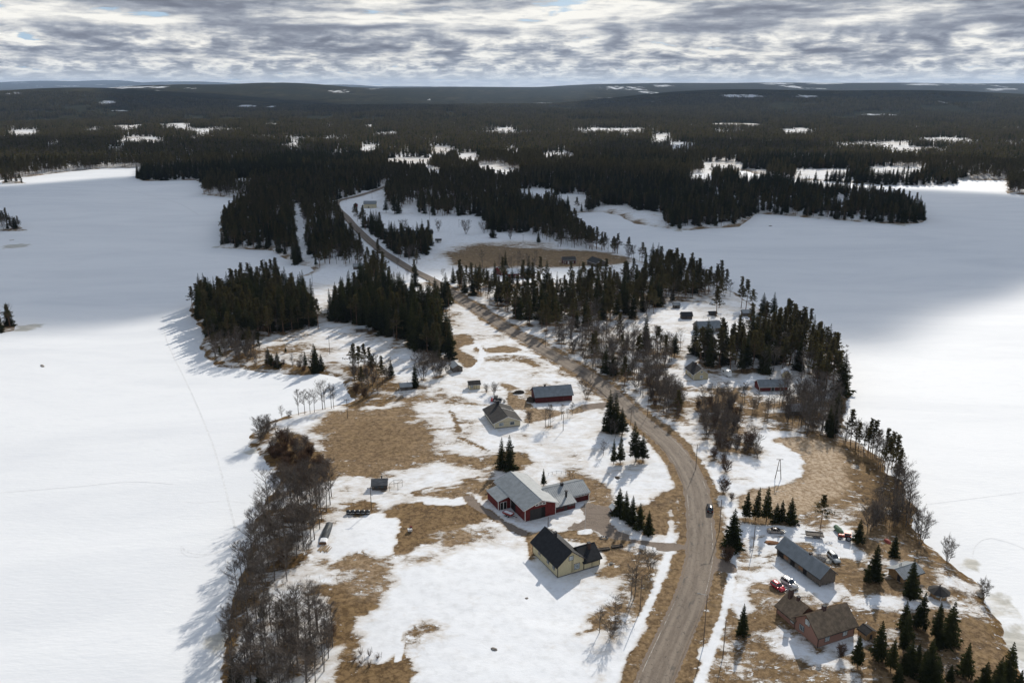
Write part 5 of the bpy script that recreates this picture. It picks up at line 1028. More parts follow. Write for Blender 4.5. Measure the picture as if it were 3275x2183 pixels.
scatter([(2682, 1410), (2740, 1440), (2800, 1490), (2850, 1570), (2870, 1640), (2905, 1700), (2940, 1725), (2925, 1640), (2895, 1580), (2850, 1522), (2785, 1448), (2735, 1415)], 2.7, [('birch', 10), ('alder', 1.5), ('pine', 1.8)], lab('along the shore beyond the straw field'), {'birch': (9, 14), 'alder': (5, 8), 'pine': (10, 14)})
for a in ((2775, 1445, 1340), (2790, 1450, 1345), (2830, 1490, 1372), (2850, 1500, 1378), (2862, 1510, 1385)): one('pine', *a, 'tall pine in the shore row beyond the straw field')
scatter([(2785, 1640), (2805, 1592), (2840, 1605), (2905, 1690), (2870, 1705), (2790, 1695)], 2.7, [('birch', 8), ('alder', 1.2)], lab('in the brushy thicket beside the red tractor yard'), {'birch': (6, 10), 'alder': (5, 8)})
z6 = lambda u, v: (2200 + u / 2.1395, 1450 + v / 2.1395)
def z6one(kind, u, v, top, label): p = z6(u, v); one(kind, p[0], p[1], 1450 + top / 2.1395, label)
for u, v, tp in ((395, 450, 255), (460, 455, 228), (535, 462, 225), (600, 465, 335), (640, 468, 318), (705, 475, 300)): z6one('slim_spruce', u, v, tp, 'young spruce in the row at the edge of the parking yard')
z6one('pine', 905, 515, 280, 'thin pine beside the flat farm trailer')
for u, v, tp in ((300, 645, 370), (322, 640, 465)): z6one('spruce', u, v, tp, 'broad spruce of the pair by the roadside yard entrance')
z6one('slim_spruce', 1165, 615, 450, 'slender spruce beside the red tractor'); z6one('slim_spruce', 1408, 700, 550, 'slender spruce beside the scrap heap on the shore slope')
for u, v, tp in ((1268, 865, 620), (1222, 890, 755), (1290, 862, 745)): z6one('slim_spruce', u, v, tp, 'young spruce in the trio behind the long grey shed')
z6one('spruce', 1525, 975, 712, 'large spruce in front of the small metal roofed cabin')
z6one('spruce', 372, 1240, 1030, 'broad low spruce on the lawn beside the brown roofed house')
z6one('slim_spruce', 1160, 1452, 1240, 'young spruce at the corner of the brown roofed house')
for u, v, tp in ((1580, 1190, 945), (1480, 1195, 1010), (1500, 1260, 1080), (1715, 1180, 1020), (1690, 1270, 1060), (1778, 1300, 1010), (1305, 1405, 1140), (1385, 1480, 1265), (1470, 1360, 1150), (1505, 1490, 1275), (1640, 1525, 1260), (1712, 1330, 1190), (1790, 1560, 1440), (1692, 1575, 1385), (1890, 1525, 1285), (2020, 1605, 1425), (2110, 1600, 1395), (2190, 1560, 1290), (2262, 1610, 1475), (1615, 1575, 1380), (1560, 1440, 1300), (1440, 1560, 1430), (2090, 1660, 1500), (1960, 1680, 1540), (1850, 1700, 1560)):
    z6one('slim_spruce', u, v, tp, 'young spruce in the stand below the octagonal grill hut')
for u, v, tp in ((1590, 615, 372), (1775, 738, 560), (2022, 990, 850)): z6one('alder', u, v, tp, 'spreading bare shrub tree alone on the shore slope')
z6one('alder', 1240, 525, 320, 'bare many-stemmed tree beside the red tractor'); z6one('willow', 1045, 1390, 1300, 'bare lilac bush at the front of the brown roofed house')
for u, v, tp in ((265, 740, 640), (285, 720, 650)): z6one('willow', u, v, tp, 'bare bush beside the roadside spruces')
for u, v, tp in ((245, 270, 165), (260, 130, 40), (300, 320, 270)): z6one('willow', u, v, tp, 'bare sapling bush on the snow beside the road curve')
# lone trees on the far snowfield
for bx, by, ty in ((1292, 738, 698), (1402, 740, 700), (1490, 748, 700), (1548, 745, 705), (1632, 765, 730), (1770, 765, 745), (1932, 790, 748), (1968, 808, 768), (2010, 825, 788)): one('alder', bx, by, ty, 'round bare tree standing alone on the far snowfield')
for bx, by, ty in ((1576, 760, 695), (1722, 775, 735)): one('spruce', bx, by, ty, 'single dark spruce on the far snowfield')
for bx, by, ty in ((1252, 795, 735), (1263, 800, 742), (1275, 812, 755), (1318, 818, 742), (1300, 822, 765), (1345, 805, 718), (1356, 810, 745), (1365, 815, 765), (1205, 735, 670), (1190, 728, 680), (1170, 722, 690), (1235, 680, 625), (1262, 685, 612), (1275, 682, 622), (1230, 752, 728)): one('spruce', bx, by, ty, 'spruce in the small clump by the far farmhouses')
for bx, by, ty in ((938, 838, 770), (950, 842, 760), (958, 836, 775), (945, 846, 790)): one('spruce', bx, by, ty, 'spruce of the four standing alone by the narrow bay')
scatter([(1300, 840), (1350, 850), (1350, 830), (1310, 820)], 6, [('birch', 1)], lab('by the far road bend'), (8, 12))
for bx, by, ty in ((2085, 855, 775), (2100, 860, 775), (2110, 868, 790), (2065, 848, 800)): one('spruce', bx, by, ty, 'tall spruce by the dark house on the far shore')
scatter([(1500, 865), (1640, 850), (1770, 850), (1780, 872), (1600, 880)], 9.5, [('birch', 8), ('spruce', 1)], lab('among the far red houses'), {'birch': (11, 16), 'spruce': (10, 14)})

# ---- the woods beyond: everything that is land and not an opening
OPEN = [GP(q) for q in (
    [(1205, 735), (1240, 690), (1270, 672), (1330, 650), (1345, 690), (1500, 690), (1545, 692), (1560, 742), (1700, 748), (1790, 795), (1900, 800), (2000, 820), (2090, 852), (2100, 900), (1440, 900), (1330, 855), (1350, 820), (1380, 790), (1370, 762), (1290, 770), (1240, 762)],
    [(1075, 660), (1140, 628), (1230, 602), (1235, 640), (1250, 690), (1200, 735), (1150, 700)],
    [(2615, 646), (2680, 632), (2775, 642), (2795, 654), (2700, 660), (2625, 658)], [(940, 668), (962, 664), (985, 800), (1000, 868), (950, 850)],
    [(870, 905), (1010, 860), (1180, 852), (1180, 880), (1060, 975), (985, 955)], [(1800, 690), (1905, 690), (1990, 715), (1985, 730), (1850, 735)])]
FARGAP = [(571, 398, 45, 4), (627, 376, 60, 5), (739, 378, 45, 3), (1017, 375, 50, 4), (404, 404, 50, 2.5), (871, 392, 28, 6), (474, 394, 18, 4), (77, 425, 60, 10), (453, 446, 70, 7), (171, 461, 24, 4), (369, 474, 38, 3), (941, 461, 30, 3.5), (1185, 403, 18, 3), (1240, 427, 42, 3),
          (1443, 362, 15, 4), (1408, 481, 32, 9), (1498, 500, 36, 10), (1310, 512, 65, 8), (1575, 533, 42, 6), (1953, 415, 158, 6), (2120, 440, 40, 14), (2175, 462, 60, 9), (2377, 395, 92, 4), (2543, 418, 45, 3), (2696, 375, 50, 3), (2794, 462, 140, 6), (3016, 445, 95, 5), (2307, 528, 60, 10), (2400, 549, 45, 8),
          (1779, 493, 50, 5), (1647, 479, 13, 11), (1720, 610, 60, 6), (1830, 628, 50, 7), (1960, 672, 60, 14), (2050, 690, 70, 16), (2240, 560, 40, 6), (1390, 548, 30, 3), (300, 415, 30, 3), (2900, 480, 60, 3), (1180, 470, 30, 3), (359, 368, 22, 4), (376, 348, 45, 3), (1620, 545, 40, 5), (2640, 545, 90, 5), (2850, 540, 100, 7), (780, 575, 25, 5), (335, 324, 40, 7), (787, 338, 42, 6), (864, 340, 30, 5), (2821, 360, 90, 4), (2370, 306, 110, 6), (2560, 308, 80, 5), (3080, 322, 110, 5)]
def gapmask(x, y):
    r = np.hypot(x, y); z = HT(x, y); dep = y * math.cos(TILT) - (z - CZ) * math.sin(TILT)
    px = 1637.5 + FPX * x / dep; py = 1091.5 - FPX * (y * math.sin(TILT) + (z - CZ) * math.cos(TILT)) / dep
    m = np.full(x.shape, -1.0); w = (fbm(x / 90, y / 90, 5, 0.65) - 0.5) * 2.2
    hide = 12.0 * FPX / r          # trees on the near edge hide this much of a clearing
    for cx, cy_, rx, ry in FARGAP: dy = py - cy_; dy = np.where(dy > 0, np.maximum(dy - hide, 0), dy); m = np.maximum(m, 1.0 - ((px - cx) / rx) ** 2 - (dy / ry) ** 2 + w * 1.2)
    return m
g = np.random.default_rng(5)
def field(r0, r1, sp, half=0.72):
    n = int((r1 * r1 - r0 * r0) * 0.5 * 2 * half / sp ** 2); r = np.sqrt(g.uniform(r0 * r0, r1 * r1, n)); a = g.uniform(-half, half, n); return r * np.sin(a), r * np.cos(a)
x, y = field(450, 1500, 4.6)
ok = (SD(x, y) > 1.5) & (segdist(ROAD, x, y, False) > 6.5) & ~((x > NX0) & (x < NX1) & (y > NY0) & (y < 505))
for P in OPEN: ok &= ~inside(P, x, y)
rx_ = np.array([p[0] for p in ROADPX[16:26]][::-1]); ry_ = np.array([p[1] for p in ROADPX[16:26]][::-1]); hh_ = HT(x, y)
def rows(z): dep = y * math.cos(TILT) - (z - CZ) * math.sin(TILT); return 1637.5 + FPX * x / dep, 1091.5 - FPX * (y * math.sin(TILT) + (z - CZ) * math.cos(TILT)) / dep
bx_, by_ = rows(hh_); tx_, ty_ = rows(hh_ + 15.0); ryy = np.interp(bx_, rx_, ry_); ok &= ~((bx_ > 1100) & (bx_ < 1420) & (ty_ < ryy) & (by_ > ryy - 4) & (g.random(len(x)) < 0.9))     # cut-over strip along the road
thin = fbm(x / 130 + 3, y / 130, 3); ok &= g.random(len(x)) < np.clip(1.75 - thin * 1.8, 0.22, 1)
ok &= gapmask(x, y) < g.uniform(-0.05, 0.15, len(x)); x, y = x[ok], y[ok]
for px, py, n, rad in ((20, 730, 16, 9), (45, 583, 10, 8), (31, 764, 5, 4), (15, 1048, 14, 8)):       # islets
    q = G(px, py)
    for _ in range(n):
        xx, yy = q.x + g.normal(0, rad), q.y + g.normal(0, rad * 0.5)
        if SD(xx, yy)[0] > 0.8: put(('pine', 'spruce', 'birch')[g.integers(3)], xx, yy, g.uniform(6, 13), 'small tree on an islet in the frozen lake', 1.0 if py > 1000 else 0)
mixk = fbm(x / 170 + 50, y / 170, 2)
for xx, yy, mk, u, v in zip(x, y, mixk, g.random(len(x)), g.random(len(x))):
    kind = 'birch' if u < 0.10 + 0.25 * (mk > 0.58) else ('pine' if (mk + (u - 0.5) * 0.5) > 0.5 else 'spruce')
    put(kind, xx, yy, (9 + 9 * v) if kind != 'birch' else 8 + 5 * v, 'tree in the far forest')

# the snow is gone round the stems
for kind, x_, y_, h_, label, imp in TREES:
    if NX0 + 6 < x_ < NX1 - 6 and NY0 + 6 < y_ < NY1 - 6:
        rad, amt = {'spruce': (0.16 * h_, 0.30), 'slim_spruce': (0.22 * h_, 0.32), 'pine': (1.8, 0.22), 'birch': (1.5, 0.10), 'alder': (2.2, 0.30), 'willow': (2.2, 0.36), 'bush': (1.2, 0.3)}[kind]
        i, j = int(round(x_ - NX0)), int(round(y_ - NY0)); sl = (slice(j - 5, j + 6), slice(i - 5, i + 6)); d2 = (gx[sl] - x_) ** 2 + (gy[sl] - y_) ** 2
        bare[sl] = np.minimum(bare[sl] + amt * np.exp(-d2 / rad ** 2), np.maximum(bare[sl], 0.85))
GROUND_ME.attributes['bare'].data.foreach_set('value', bare.astype(np.float32).ravel())
# ---- the largest 280 of each kind are things of their own; the rest is forest
TREES.sort(key=lambda t: -t[5]); count = {}; rest = {}
rr_ = random.Random(99)
for kind, x_, y_, h_, label, imp in TREES:
    sp_name, cat = CATS[kind]; c = count.get(kind, 0)
    if sp_name and c < 285 and label != 'tree in the far forest':
        count[kind] = c + 1; h0, (tm, cm) = PROTO[kind][rr_.randrange(len(PROTO[kind]))]
        t = thing(sp_name, label, cat, (x_, y_, float(HT(x_, y_)[0])), rr_.uniform(0, 6.28), label); k = h_ / h0; w = k ** 0.85 * rr_.uniform(0.9, 1.12) * (1.12 if kind == 'spruce' else 1.0)
        t.scale = (w, w, k); t.rotation_euler = (rr_.gauss(0, 0.022), rr_.gauss(0, 0.022), t.rotation_euler[2]); obj(tm.name.split('.')[0], tm, t); obj(cm.name.split('.')[0], cm, t)
    else: rest.setdefault(kind, []).append((x_, y_, h_))

def joined(tm, cm):
    """trunk and crown in one mesh, for the forest mass"""
    me = bpy.data.meshes.new('forest_tree'); v = []; f = []; m = []
    for i, q in enumerate((tm, cm)):
        b = len(v); v += [tuple(p.co) for p in q.vertices]; f += [tuple(b + k for k in p.vertices) for p in q.polygons]; m += [i] * len(q.polygons); me.materials.append(q.materials[0])
    me.from_pydata(v, [], f); me.polygons.foreach_set('material_index', m); me.update(); return me
def gn_forest(name, pts, meshes, label, h0):
    """one object: the given tree meshes set on points (x, y, height) by geometry nodes"""
    pts = np.array(pts); z = HT(pts[:, 0], pts[:, 1]); me = bpy.data.meshes.new(name)
    me.vertices.add(len(pts)); me.vertices.foreach_set('co', np.stack([pts[:, 0], pts[:, 1], z], 1).astype(np.float32).ravel())
    set_attr(me, 'tall', pts[:, 2] / h0); set_attr(me, 'turn', g.uniform(0, 6.28, len(pts))); set_attr(me, 'pick', g.integers(0, len(meshes), len(pts)))
    o = obj(name, me); tag(o, label, 'forest', kind='stuff')
    ng = bpy.data.node_groups.new(name, 'GeometryNodeTree'); ng.interface.new_socket('Geometry', in_out='INPUT', socket_type='NodeSocketGeometry'); ng.interface.new_socket('Geometry', in_out='OUTPUT', socket_type='NodeSocketGeometry')
    n, l = ng.nodes, ng.links; gi = n.new('NodeGroupInput'); go = n.new('NodeGroupOutput'); jn = n.new('GeometryNodeJoinGeometry')
    def attr(k): a = n.new('GeometryNodeInputNamedAttribute'); a.data_type = 'FLOAT'; a.inputs[0].default_value = k; return a.outputs[0]
    tall, turn, pick = attr('tall'), attr('turn'), attr('pick'); rot = n.new('ShaderNodeCombineXYZ'); l.new(turn, rot.inputs[2]); sc3 = n.new('ShaderNodeCombineXYZ')
    pw = n.new('ShaderNodeMath'); pw.operation = 'POWER'; l.new(tall, pw.inputs[0]); pw.inputs[1].default_value = 0.8
    for i in (0, 1): l.new(pw.outputs[0], sc3.inputs[i])
    l.new(tall, sc3.inputs[2])
    for i, q in enumerate(meshes):
        po = bpy.data.objects.new(name + '_piece', q); oi = n.new('GeometryNodeObjectInfo'); oi.inputs['Object'].default_value = po; oi.inputs['As Instance'].default_value = True
        cp = n.new('FunctionNodeCompare'); cp.data_type = 'FLOAT'; cp.operation = 'EQUAL'; l.new(pick, cp.inputs[0]); cp.inputs[1].default_value = float(i); cp.inputs['Epsilon'].default_value = 0.1
        ip = n.new('GeometryNodeInstanceOnPoints'); l.new(gi.outputs[0], ip.inputs['Points']); l.new(cp.outputs[0], ip.inputs['Selection']); l.new(oi.outputs['Geometry'], ip.inputs['Instance']); l.new(rot.outputs[0], ip.inputs['Rotation']); l.new(sc3.outputs[0], ip.inputs['Scale']); l.new(ip.outputs[0], jn.inputs[0])
    l.new(jn.outputs[0], go.inputs[0]); md = o.modifiers.new('trees', 'NODES'); md.node_group = ng
    return o
FL = {'spruce': 'dark spruce forest covering the land beyond the fields', 'pine': 'olive pine forest mixed through the land beyond the fields', 'birch': 'bare birch woods mixed through the land beyond the fields', 'slim_spruce': 'young spruces scattered in the woods', 'alder': 'bare alder brush along the shores', 'willow': 'reddish willow brush along the shores', 'bush': 'low bare brush'}
for kind, pts in rest.items():
    gn_forest(kind + '_forest', pts, [joined(*q[1]) for q in PROTO[kind]], FL[kind], PROTO[kind][0][0])

# distant forest: patches of small simple trees
def patch_mesh(seed, n=11, R=13.0):
    r = random.Random(seed); mb = MB()
    for i in range(n):
        a = r.uniform(0, 6.28); d = R * math.sqrt(r.random()); cx, cy_ = d * math.cos(a), d * math.sin(a); h = r.uniform(8, 17); k = r.random(); mi = 0 if k < 0.30 else (1 if k < 0.66 else 2); w = h * (0.13 if mi == 0 else 0.16)
        if mi == 0:
            for z0, z1, rr0 in ((0.08, 0.55, 1.0), (0.38, 0.8, 0.72), (0.66, 1.0, 0.45)):
                vs = [(cx + w * rr0 * math.cos(t + i) * r.uniform(.75, 1.2), cy_ + w * rr0 * math.sin(t + i) * r.uniform(.75, 1.2), h * z0) for t in (0, 1.26, 2.51, 3.77, 5.03)] + [(cx, cy_, h * z1)]
                mb.add(vs, [(q, (q + 1) % 5, 5) for q in range(5)], 0)
        else:
            mb.tube((cx, cy_, 0), (cx, cy_, h * 0.8), 0.16, 0.06, 3, 3, caps=False)
            for j in range(14 if mi == 1 else 16):
                c = Vector((cx + r.gauss(0, w * 0.42), cy_ + r.gauss(0, w * 0.42), h * r.uniform(0.42, 0.98))); s = w * (0.62 if mi == 1 else 0.16)
                e1 = Vector((r.gauss(0, 1), r.gauss(0, 1), r.gauss(0, .7))).normalized() * s; e2 = Vector((r.gauss(0, 1), r.gauss(0, 1), r.gauss(0.4 if mi == 1 else 1.6, .7))).normalized() * s * (1 if mi == 1 else 5)
                mb.add([tuple(c - e1), tuple(c + e1), tuple(c + e2)], [(0, 1, 2)], mi)
    return mb.mesh('forest_patch', [M_SPRUCE, M_PINE, M_TWIG, M_BARK])
x1, y1 = field(1500, 2700, 14.0, 0.66); x2, y2 = field(2700, 5200, 19.0, 0.64); x = np.concatenate([x1, x2]); y = np.concatenate([y1, y2])
ok = np.where((np.abs(x) < WX1) & (y < WY1), SD(x, y), 50.0) > 14
thin = fbm(x / 260 + 3, y / 260, 3); ok &= fbm(x / 250 + 11, y / 330 + 4, 4, 0.6) < g.uniform(0.635, 0.67, len(x)); ok &= g.random(len(x)) < np.clip(1.9 - thin * 1.9, 0.25, 1)
ok &= gapmask(x, y) < g.uniform(-0.25, 0.35, len(x)); x, y = x[ok], y[ok]
gn_forest('distant_forest', np.stack([x, y, g.uniform(0.8, 1.15, len(x))], 1), [patch_mesh(s) for s in range(6)], 'unbroken boreal forest stretching towards the hills', 1.0)
# ------------------------------------------------------------------ vehicles
def paint_m(name, c, rough=0.28): return pmat(name, c, rough, 0.05, 2.0, metal=0.15, spec=0.6)
TYRE = pmat('tyre_rubber', (0.016, 0.016, 0.017), 0.85, 0.2); RIM = pmat('wheel_rim', (0.34, 0.34, 0.35), 0.35, 0.1, metal=0.7); LAMP = pmat('headlamp_glass', (0.70, 0.70, 0.68), 0.1, 0.1, spec=0.8); TAIL = pmat('tail_lamp', (0.35, 0.02, 0.015), 0.2, 0.1, spec=0.6); CGLASS = pmat('car_glass', (0.012, 0.014, 0.016), 0.05, 0.2, spec=0.8); PLASTIC = pmat('black_plastic', (0.022, 0.022, 0.023), 0.6, 0.2)
def loft(mb, st, mi=0):
    """closed hull through cross sections (x, list of (y, z) half profile from bottom to top)"""
    n = len(st[0][1]) * 2; vs = []
    for x, pr in st: vs += [(x, y, z) for y, z in pr] + [(x, -y, z) for y, z in reversed(pr)]
    fs = [tuple(range(n - 1, -1, -1)), tuple(range((len(st) - 1) * n, len(st) * n))]
    for k in range(len(st) - 1):
        for i in range(n): fs.append((k * n + i, k * n + (i + 1) % n, (k + 1) * n + (i + 1) % n, (k + 1) * n + i))
    return mb.add(vs, fs, mi)
def wheel(root, x, y, r, w):
    s = 1 if y > 0 else -1; o = obj('wheel', None); o.parent = root; m = MB(); m.tube((x, y - s * w, r), (x, y, r), r, r, 14); t = m.mesh('tyre', TYRE); o.empty_display_size = 0.2; obj('tyre', t, o); m = MB(); m.tube((x, y - s * 0.02, r), (x, y + s * 0.012, r), r * 0.62, r * 0.58, 12); m.build('rim', RIM, o)
    return o
def car(name, label, a, b, col, kind='hatch', cat='car', L=None):
    """a = photo point under the tail, b = photo point under the nose"""
    A_, B_ = G(*a), G(*b); d = (B_ - A_); rz = math.atan2(d.y, d.x); c = (A_ + B_) / 2; c.z = max(A_.z, B_.z, float(HT(c.x, c.y)[0])) + 0.02
    T = {'hatch': (4.1, 0.86, 1.46, 0.31), 'suv': (4.7, 0.93, 1.74, 0.37), 'sedan': (4.75, 0.89, 1.43, 0.32), 'mpv': (4.7, 0.91, 1.68, 0.33)}[kind]; Ln, W, H, wr = T; h = Ln / 2
    o = thing(name, label, cat, c, rz); belt = H * 0.60; bon = H * (0.60 if kind != 'suv' else 0.62); low = 0.22
    tail = {'hatch': 0.0, 'suv': 0.0, 'sedan': 0.85, 'mpv': 0.0}[kind]
    def sec(x, zt, w): return (x, [(w * 0.86, low), (w, low + 0.18), (w, zt * 0.72), (w * 0.94, zt)])
    m = MB(); loft(m, [sec(-h, belt * 0.86, W * 0.84), sec(-h + 0.12, belt * 0.97, W * 0.95), sec(-h * 0.55, belt, W), sec(0, belt, W), sec(h * 0.42, belt * 0.99, W), sec(h * 0.78, bon * 0.90, W * 0.96), sec(h - 0.10, bon * 0.78, W * 0.90), sec(h, bon * 0.62, W * 0.78)]); m.build('body', col, o, True)
    # greenhouse: glass with a painted roof
    x0, x1 = -h + 0.10 + tail, h * 0.44; r0, r1 = -h + 0.42 + tail * 1.25, h * 0.08; g_ = MB()
    loft(g_, [(x0, [(W * 0.88, belt * 0.97), (W * 0.86, belt * 0.985)]), (r0, [(W * 0.92, belt * 0.98), (W * 0.74, H - 0.05)]), (r1, [(W * 0.92, belt * 0.98), (W * 0.74, H - 0.05)]), (x1, [(W * 0.86, belt * 0.97), (W * 0.84, belt * 0.985)])]); g_.build('window_glass', CGLASS, o)
    m = MB(); loft(m, [(r0 - 0.10, [(W * 0.70, H - 0.09), (W * 0.66, H - 0.055)]), (r0 + 0.2, [(W * 0.76, H - 0.07), (W * 0.66, H)]), (r1 - 0.25, [(W * 0.76, H - 0.07), (W * 0.66, H)]), (r1 + 0.06, [(W * 0.70, H - 0.10), (W * 0.66, H - 0.06)])]); m.build('roof_panel', col, o, True)
    for s in (-1, 1):
        for x, px_ in ((r0, x0), (r1, x1)):
            m = MB(); m.tube((px_, s * W * 0.875, belt * 0.97), (x, s * W * 0.745, H - 0.05), 0.05, 0.045, 5); m.build('pillar', col, o)
        m = MB(); m.tube((0.05, s * W * 0.93, belt * 0.97), (-0.02, s * W * 0.755, H - 0.06), 0.045, 0.04, 5); m.build('pillar', col, o)
        m = MB(); m.box(h * 0.36, h * 0.44, s * W * 0.98 - 0.10 if s > 0 else s * W * 0.98 - 0.06, s * W * 0.98 + 0.06 if s > 0 else s * W * 0.98 + 0.10, belt * 0.97, belt * 0.97 + 0.13); m.build('mirror', col, o)
        m = MB(); m.box(h - 0.20, h - 0.03, s * W * 0.66 - 0.17, s * W * 0.66 + 0.17, bon * 0.56, bon * 0.70); m.build('headlight', LAMP, o)
        m = MB(); m.box(-h - 0.015, -h + 0.10, s * W * 0.70 - 0.13, s * W * 0.70 + 0.12, belt * 0.60, belt * 0.84); m.build('tail_light', TAIL, o)
        for x in (-h * 0.62, h * 0.62): wheel(o, x, s * (W - 0.01), wr, 0.21)
    m = MB(); m.box(h - 0.06, h + 0.03, -W * 0.66, W * 0.66, low + 0.02, low + 0.20); m.build('bumper', PLASTIC, o); m = MB(); m.box(-h - 0.03, -h + 0.06, -W * 0.70, W * 0.70, low + 0.04, low + 0.24); m.build('bumper', PLASTIC, o)
    m = MB(); m.box(-h - 0.02, -h + 0.04, -0.27, 0.27, belt * 0.48, belt * 0.57); m.build('number_plate', T_WHITE, o)
    return o
z = Z(2440, 1680, 7.127)
car('hatchback', 'bright red hatchback parked beside a silver SUV', z(215, 1345), z(455, 1515), paint_m('red_paint', (0.42, 0.012, 0.028)), 'hatch')
car('off_road_car', 'silver SUV parked beside a red hatchback', z(480, 1290), z(715, 1435), paint_m('silver_paint', (0.52, 0.51, 0.50), 0.25), 'suv')
car('saloon_car', 'grey beige saloon parked alone behind the young spruce row', z(130, 150), z(455, 170), paint_m('beige_paint', (0.30, 0.265, 0.23)), 'sedan')
car('people_carrier', 'silver grey people carrier beside the junk heap behind the long shed', z(1530, 700), z(1690, 860), paint_m('grey_green_paint', (0.42, 0.44, 0.43)), 'mpv')
r0 = G(2271, 1640); i0 = int(np.argmin(np.hypot(RD[:, 0] - r0.x, RD[:, 1] - r0.y))); tg = RD[i0 + 3] - RD[i0 - 3]; tg /= np.linalg.norm(tg); ra = Vector((r0.x, r0.y, 0)); pa = proj((r0.x, r0.y, r0.z)); pb = proj((r0.x + tg[0] * 4, r0.y + tg[1] * 4, r0.z))
car('road_car', 'black SUV with pale roof driving on the curving road', pa, pb, paint_m('black_paint', (0.022, 0.022, 0.025), 0.2), 'suv')
# motorhome
z = Z(2160, 1120, 5.8825); A_, B_ = G(*z(920, 440)), G(*z(1010, 500)); d = B_ - A_; mh = thing('motorhome', 'white motorhome parked under the tall trees', 'motorhome', (A_ + B_) / 2, math.atan2(d.y, d.x)); WP = paint_m('white_paint', (0.74, 0.74, 0.72), 0.35)
m = MB(); loft(m, [(-3.0, [(1.0, 0.35), (1.1, 0.5), (1.1, 2.55), (1.0, 2.75)]), (1.2, [(1.05, 0.35), (1.1, 0.5), (1.1, 2.6), (1.0, 2.8)]), (2.3, [(1.0, 1.7), (1.05, 1.8), (1.05, 2.5), (0.9, 2.65)])]); m.build('body', WP, mh); m = MB(); loft(m, [(1.1, [(0.92, 0.35), (0.98, 0.5), (0.96, 1.2), (0.9, 1.75)]), (2.0, [(0.92, 0.35), (0.98, 0.5), (0.94, 1.15), (0.85, 1.7)]), (3.0, [(0.85, 0.35), (0.92, 0.5), (0.85, 0.85), (0.8, 0.95)])]); m.build('cab', WP, mh)
m = MB(); m.add([(2.06, -0.78, 1.62), (2.06, 0.78, 1.62), (2.80, 0.80, 1.05), (2.80, -0.80, 1.05)], [(0, 1, 2, 3)]); m.build('windscreen', CGLASS, mh)
for s in (-1, 1):
    for x in (-1.6, 2.0): wheel(mh, x, s * 0.98, 0.35, 0.22)
    m = MB(); m.box(-1.8, -0.6, s * 1.10 - 0.015, s * 1.10 + 0.015, 1.35, 1.95); m.build('side_window', CGLASS, mh); m = MB(); m.box(2.9, 3.02, s * 0.6 - 0.15, s * 0.6 + 0.15, 0.6, 0.8); m.build('headlight', LAMP, mh)
# tractors
def tractor(label, px, py, toward, col, loader=False, rear=None):
    A_, B_ = G(px, py), G(*toward); d = B_ - A_; o = thing('tractor', label, 'tractor', A_, math.atan2(d.y, d.x)); m = MB(); loft(m, [(0.1, [(0.35, 0.7), (0.38, 0.9), (0.38, 1.35), (0.3, 1.45)]), (1.5, [(0.30, 0.7), (0.34, 0.9), (0.34, 1.25), (0.26, 1.35)]), (1.75, [(0.28, 0.75), (0.30, 0.9), (0.30, 1.15), (0.24, 1.2)])]); m.build('bonnet', col, o)
    m = MB(); m.box(-1.3, 1.5, -0.22, 0.22, 0.55, 0.9); m.build('chassis', PLASTIC, o); m = MB(); loft(m, [(-1.25, [(0.62, 1.0), (0.66, 1.3), (0.62, 2.2), (0.6, 2.25)]), (0.1, [(0.58, 0.9), (0.62, 1.3), (0.60, 2.2), (0.58, 2.25)])]); m.build('cab_glass', CGLASS, o)
    m = MB(); m.box(-1.45, 0.25, -0.78, 0.78, 2.25, 2.36); m.build('cab_roof', col, o)
    for x, y in ((-1.25, -0.62), (-1.25, 0.62), (0.1, -0.60), (0.1, 0.60)): m = MB(); m.box(x - 0.05, x + 0.05, y - 0.05, y + 0.05, 0.95, 2.26); m.build('cab_post', col, o)
    for s in (-1, 1):
        wheel(o, -0.95, s * 0.98, 0.78, 0.42); wheel(o, 1.25, s * 0.85, 0.50, 0.30); m = MB(); m.box(-1.65, -0.25, s * 0.78 - 0.22, s * 0.78 + 0.22, 1.50, 1.56); m.build('mudguard', col, o)
    m = MB(); m.tube((1.0, 0.2, 1.3), (1.0, 0.2, 2.1), 0.05, 0.05, 6); m.build('exhaust', PLASTIC, o)
    if loader:
        for s in (-1, 1): m = MB(); m.tube((0.4, s * 0.5, 1.6), (1.6, s * 0.5, 1.5), 0.09, 0.09, 5); m.tube((1.6, s * 0.5, 1.5), (2.6, s * 0.5, 0.5), 0.09, 0.07, 5); m.build('loader_arm', PLASTIC, o)
        m = MB(); m.extrude([(2.6, -1.0, 0.05), (3.3, -1.0, 0.05), (2.75, -1.0, 0.45), (2.6, -1.0, 0.75)], (0, 2.0, 0)); m.build('bucket', PLASTIC, o)
    if rear: m = MB(); m.box(-2.6, -1.7, -0.9, 0.9, 0.3, 1.0); m.tube((-2.2, 0, 1.0), (-2.3, 0, 1.7), 0.18, 0.14, 8); m.build('snow_blower', rear, o)
    return o
z = Z(2560, 1640, 6.536); tractor('old red tractor with red cab roof in the yard', *z(920, 545), z(760, 520), paint_m('tractor_red', (0.40, 0.085, 0.05), 0.5))
z = Z(1460, 1200, 5.8825); tractor('dark tractor with front loader and red snow blower', *z(770, 490), z(930, 500), paint_m('tractor_black', (0.03, 0.032, 0.035), 0.4), True, paint_m('blower_red', (0.36, 0.03, 0.04), 0.4))
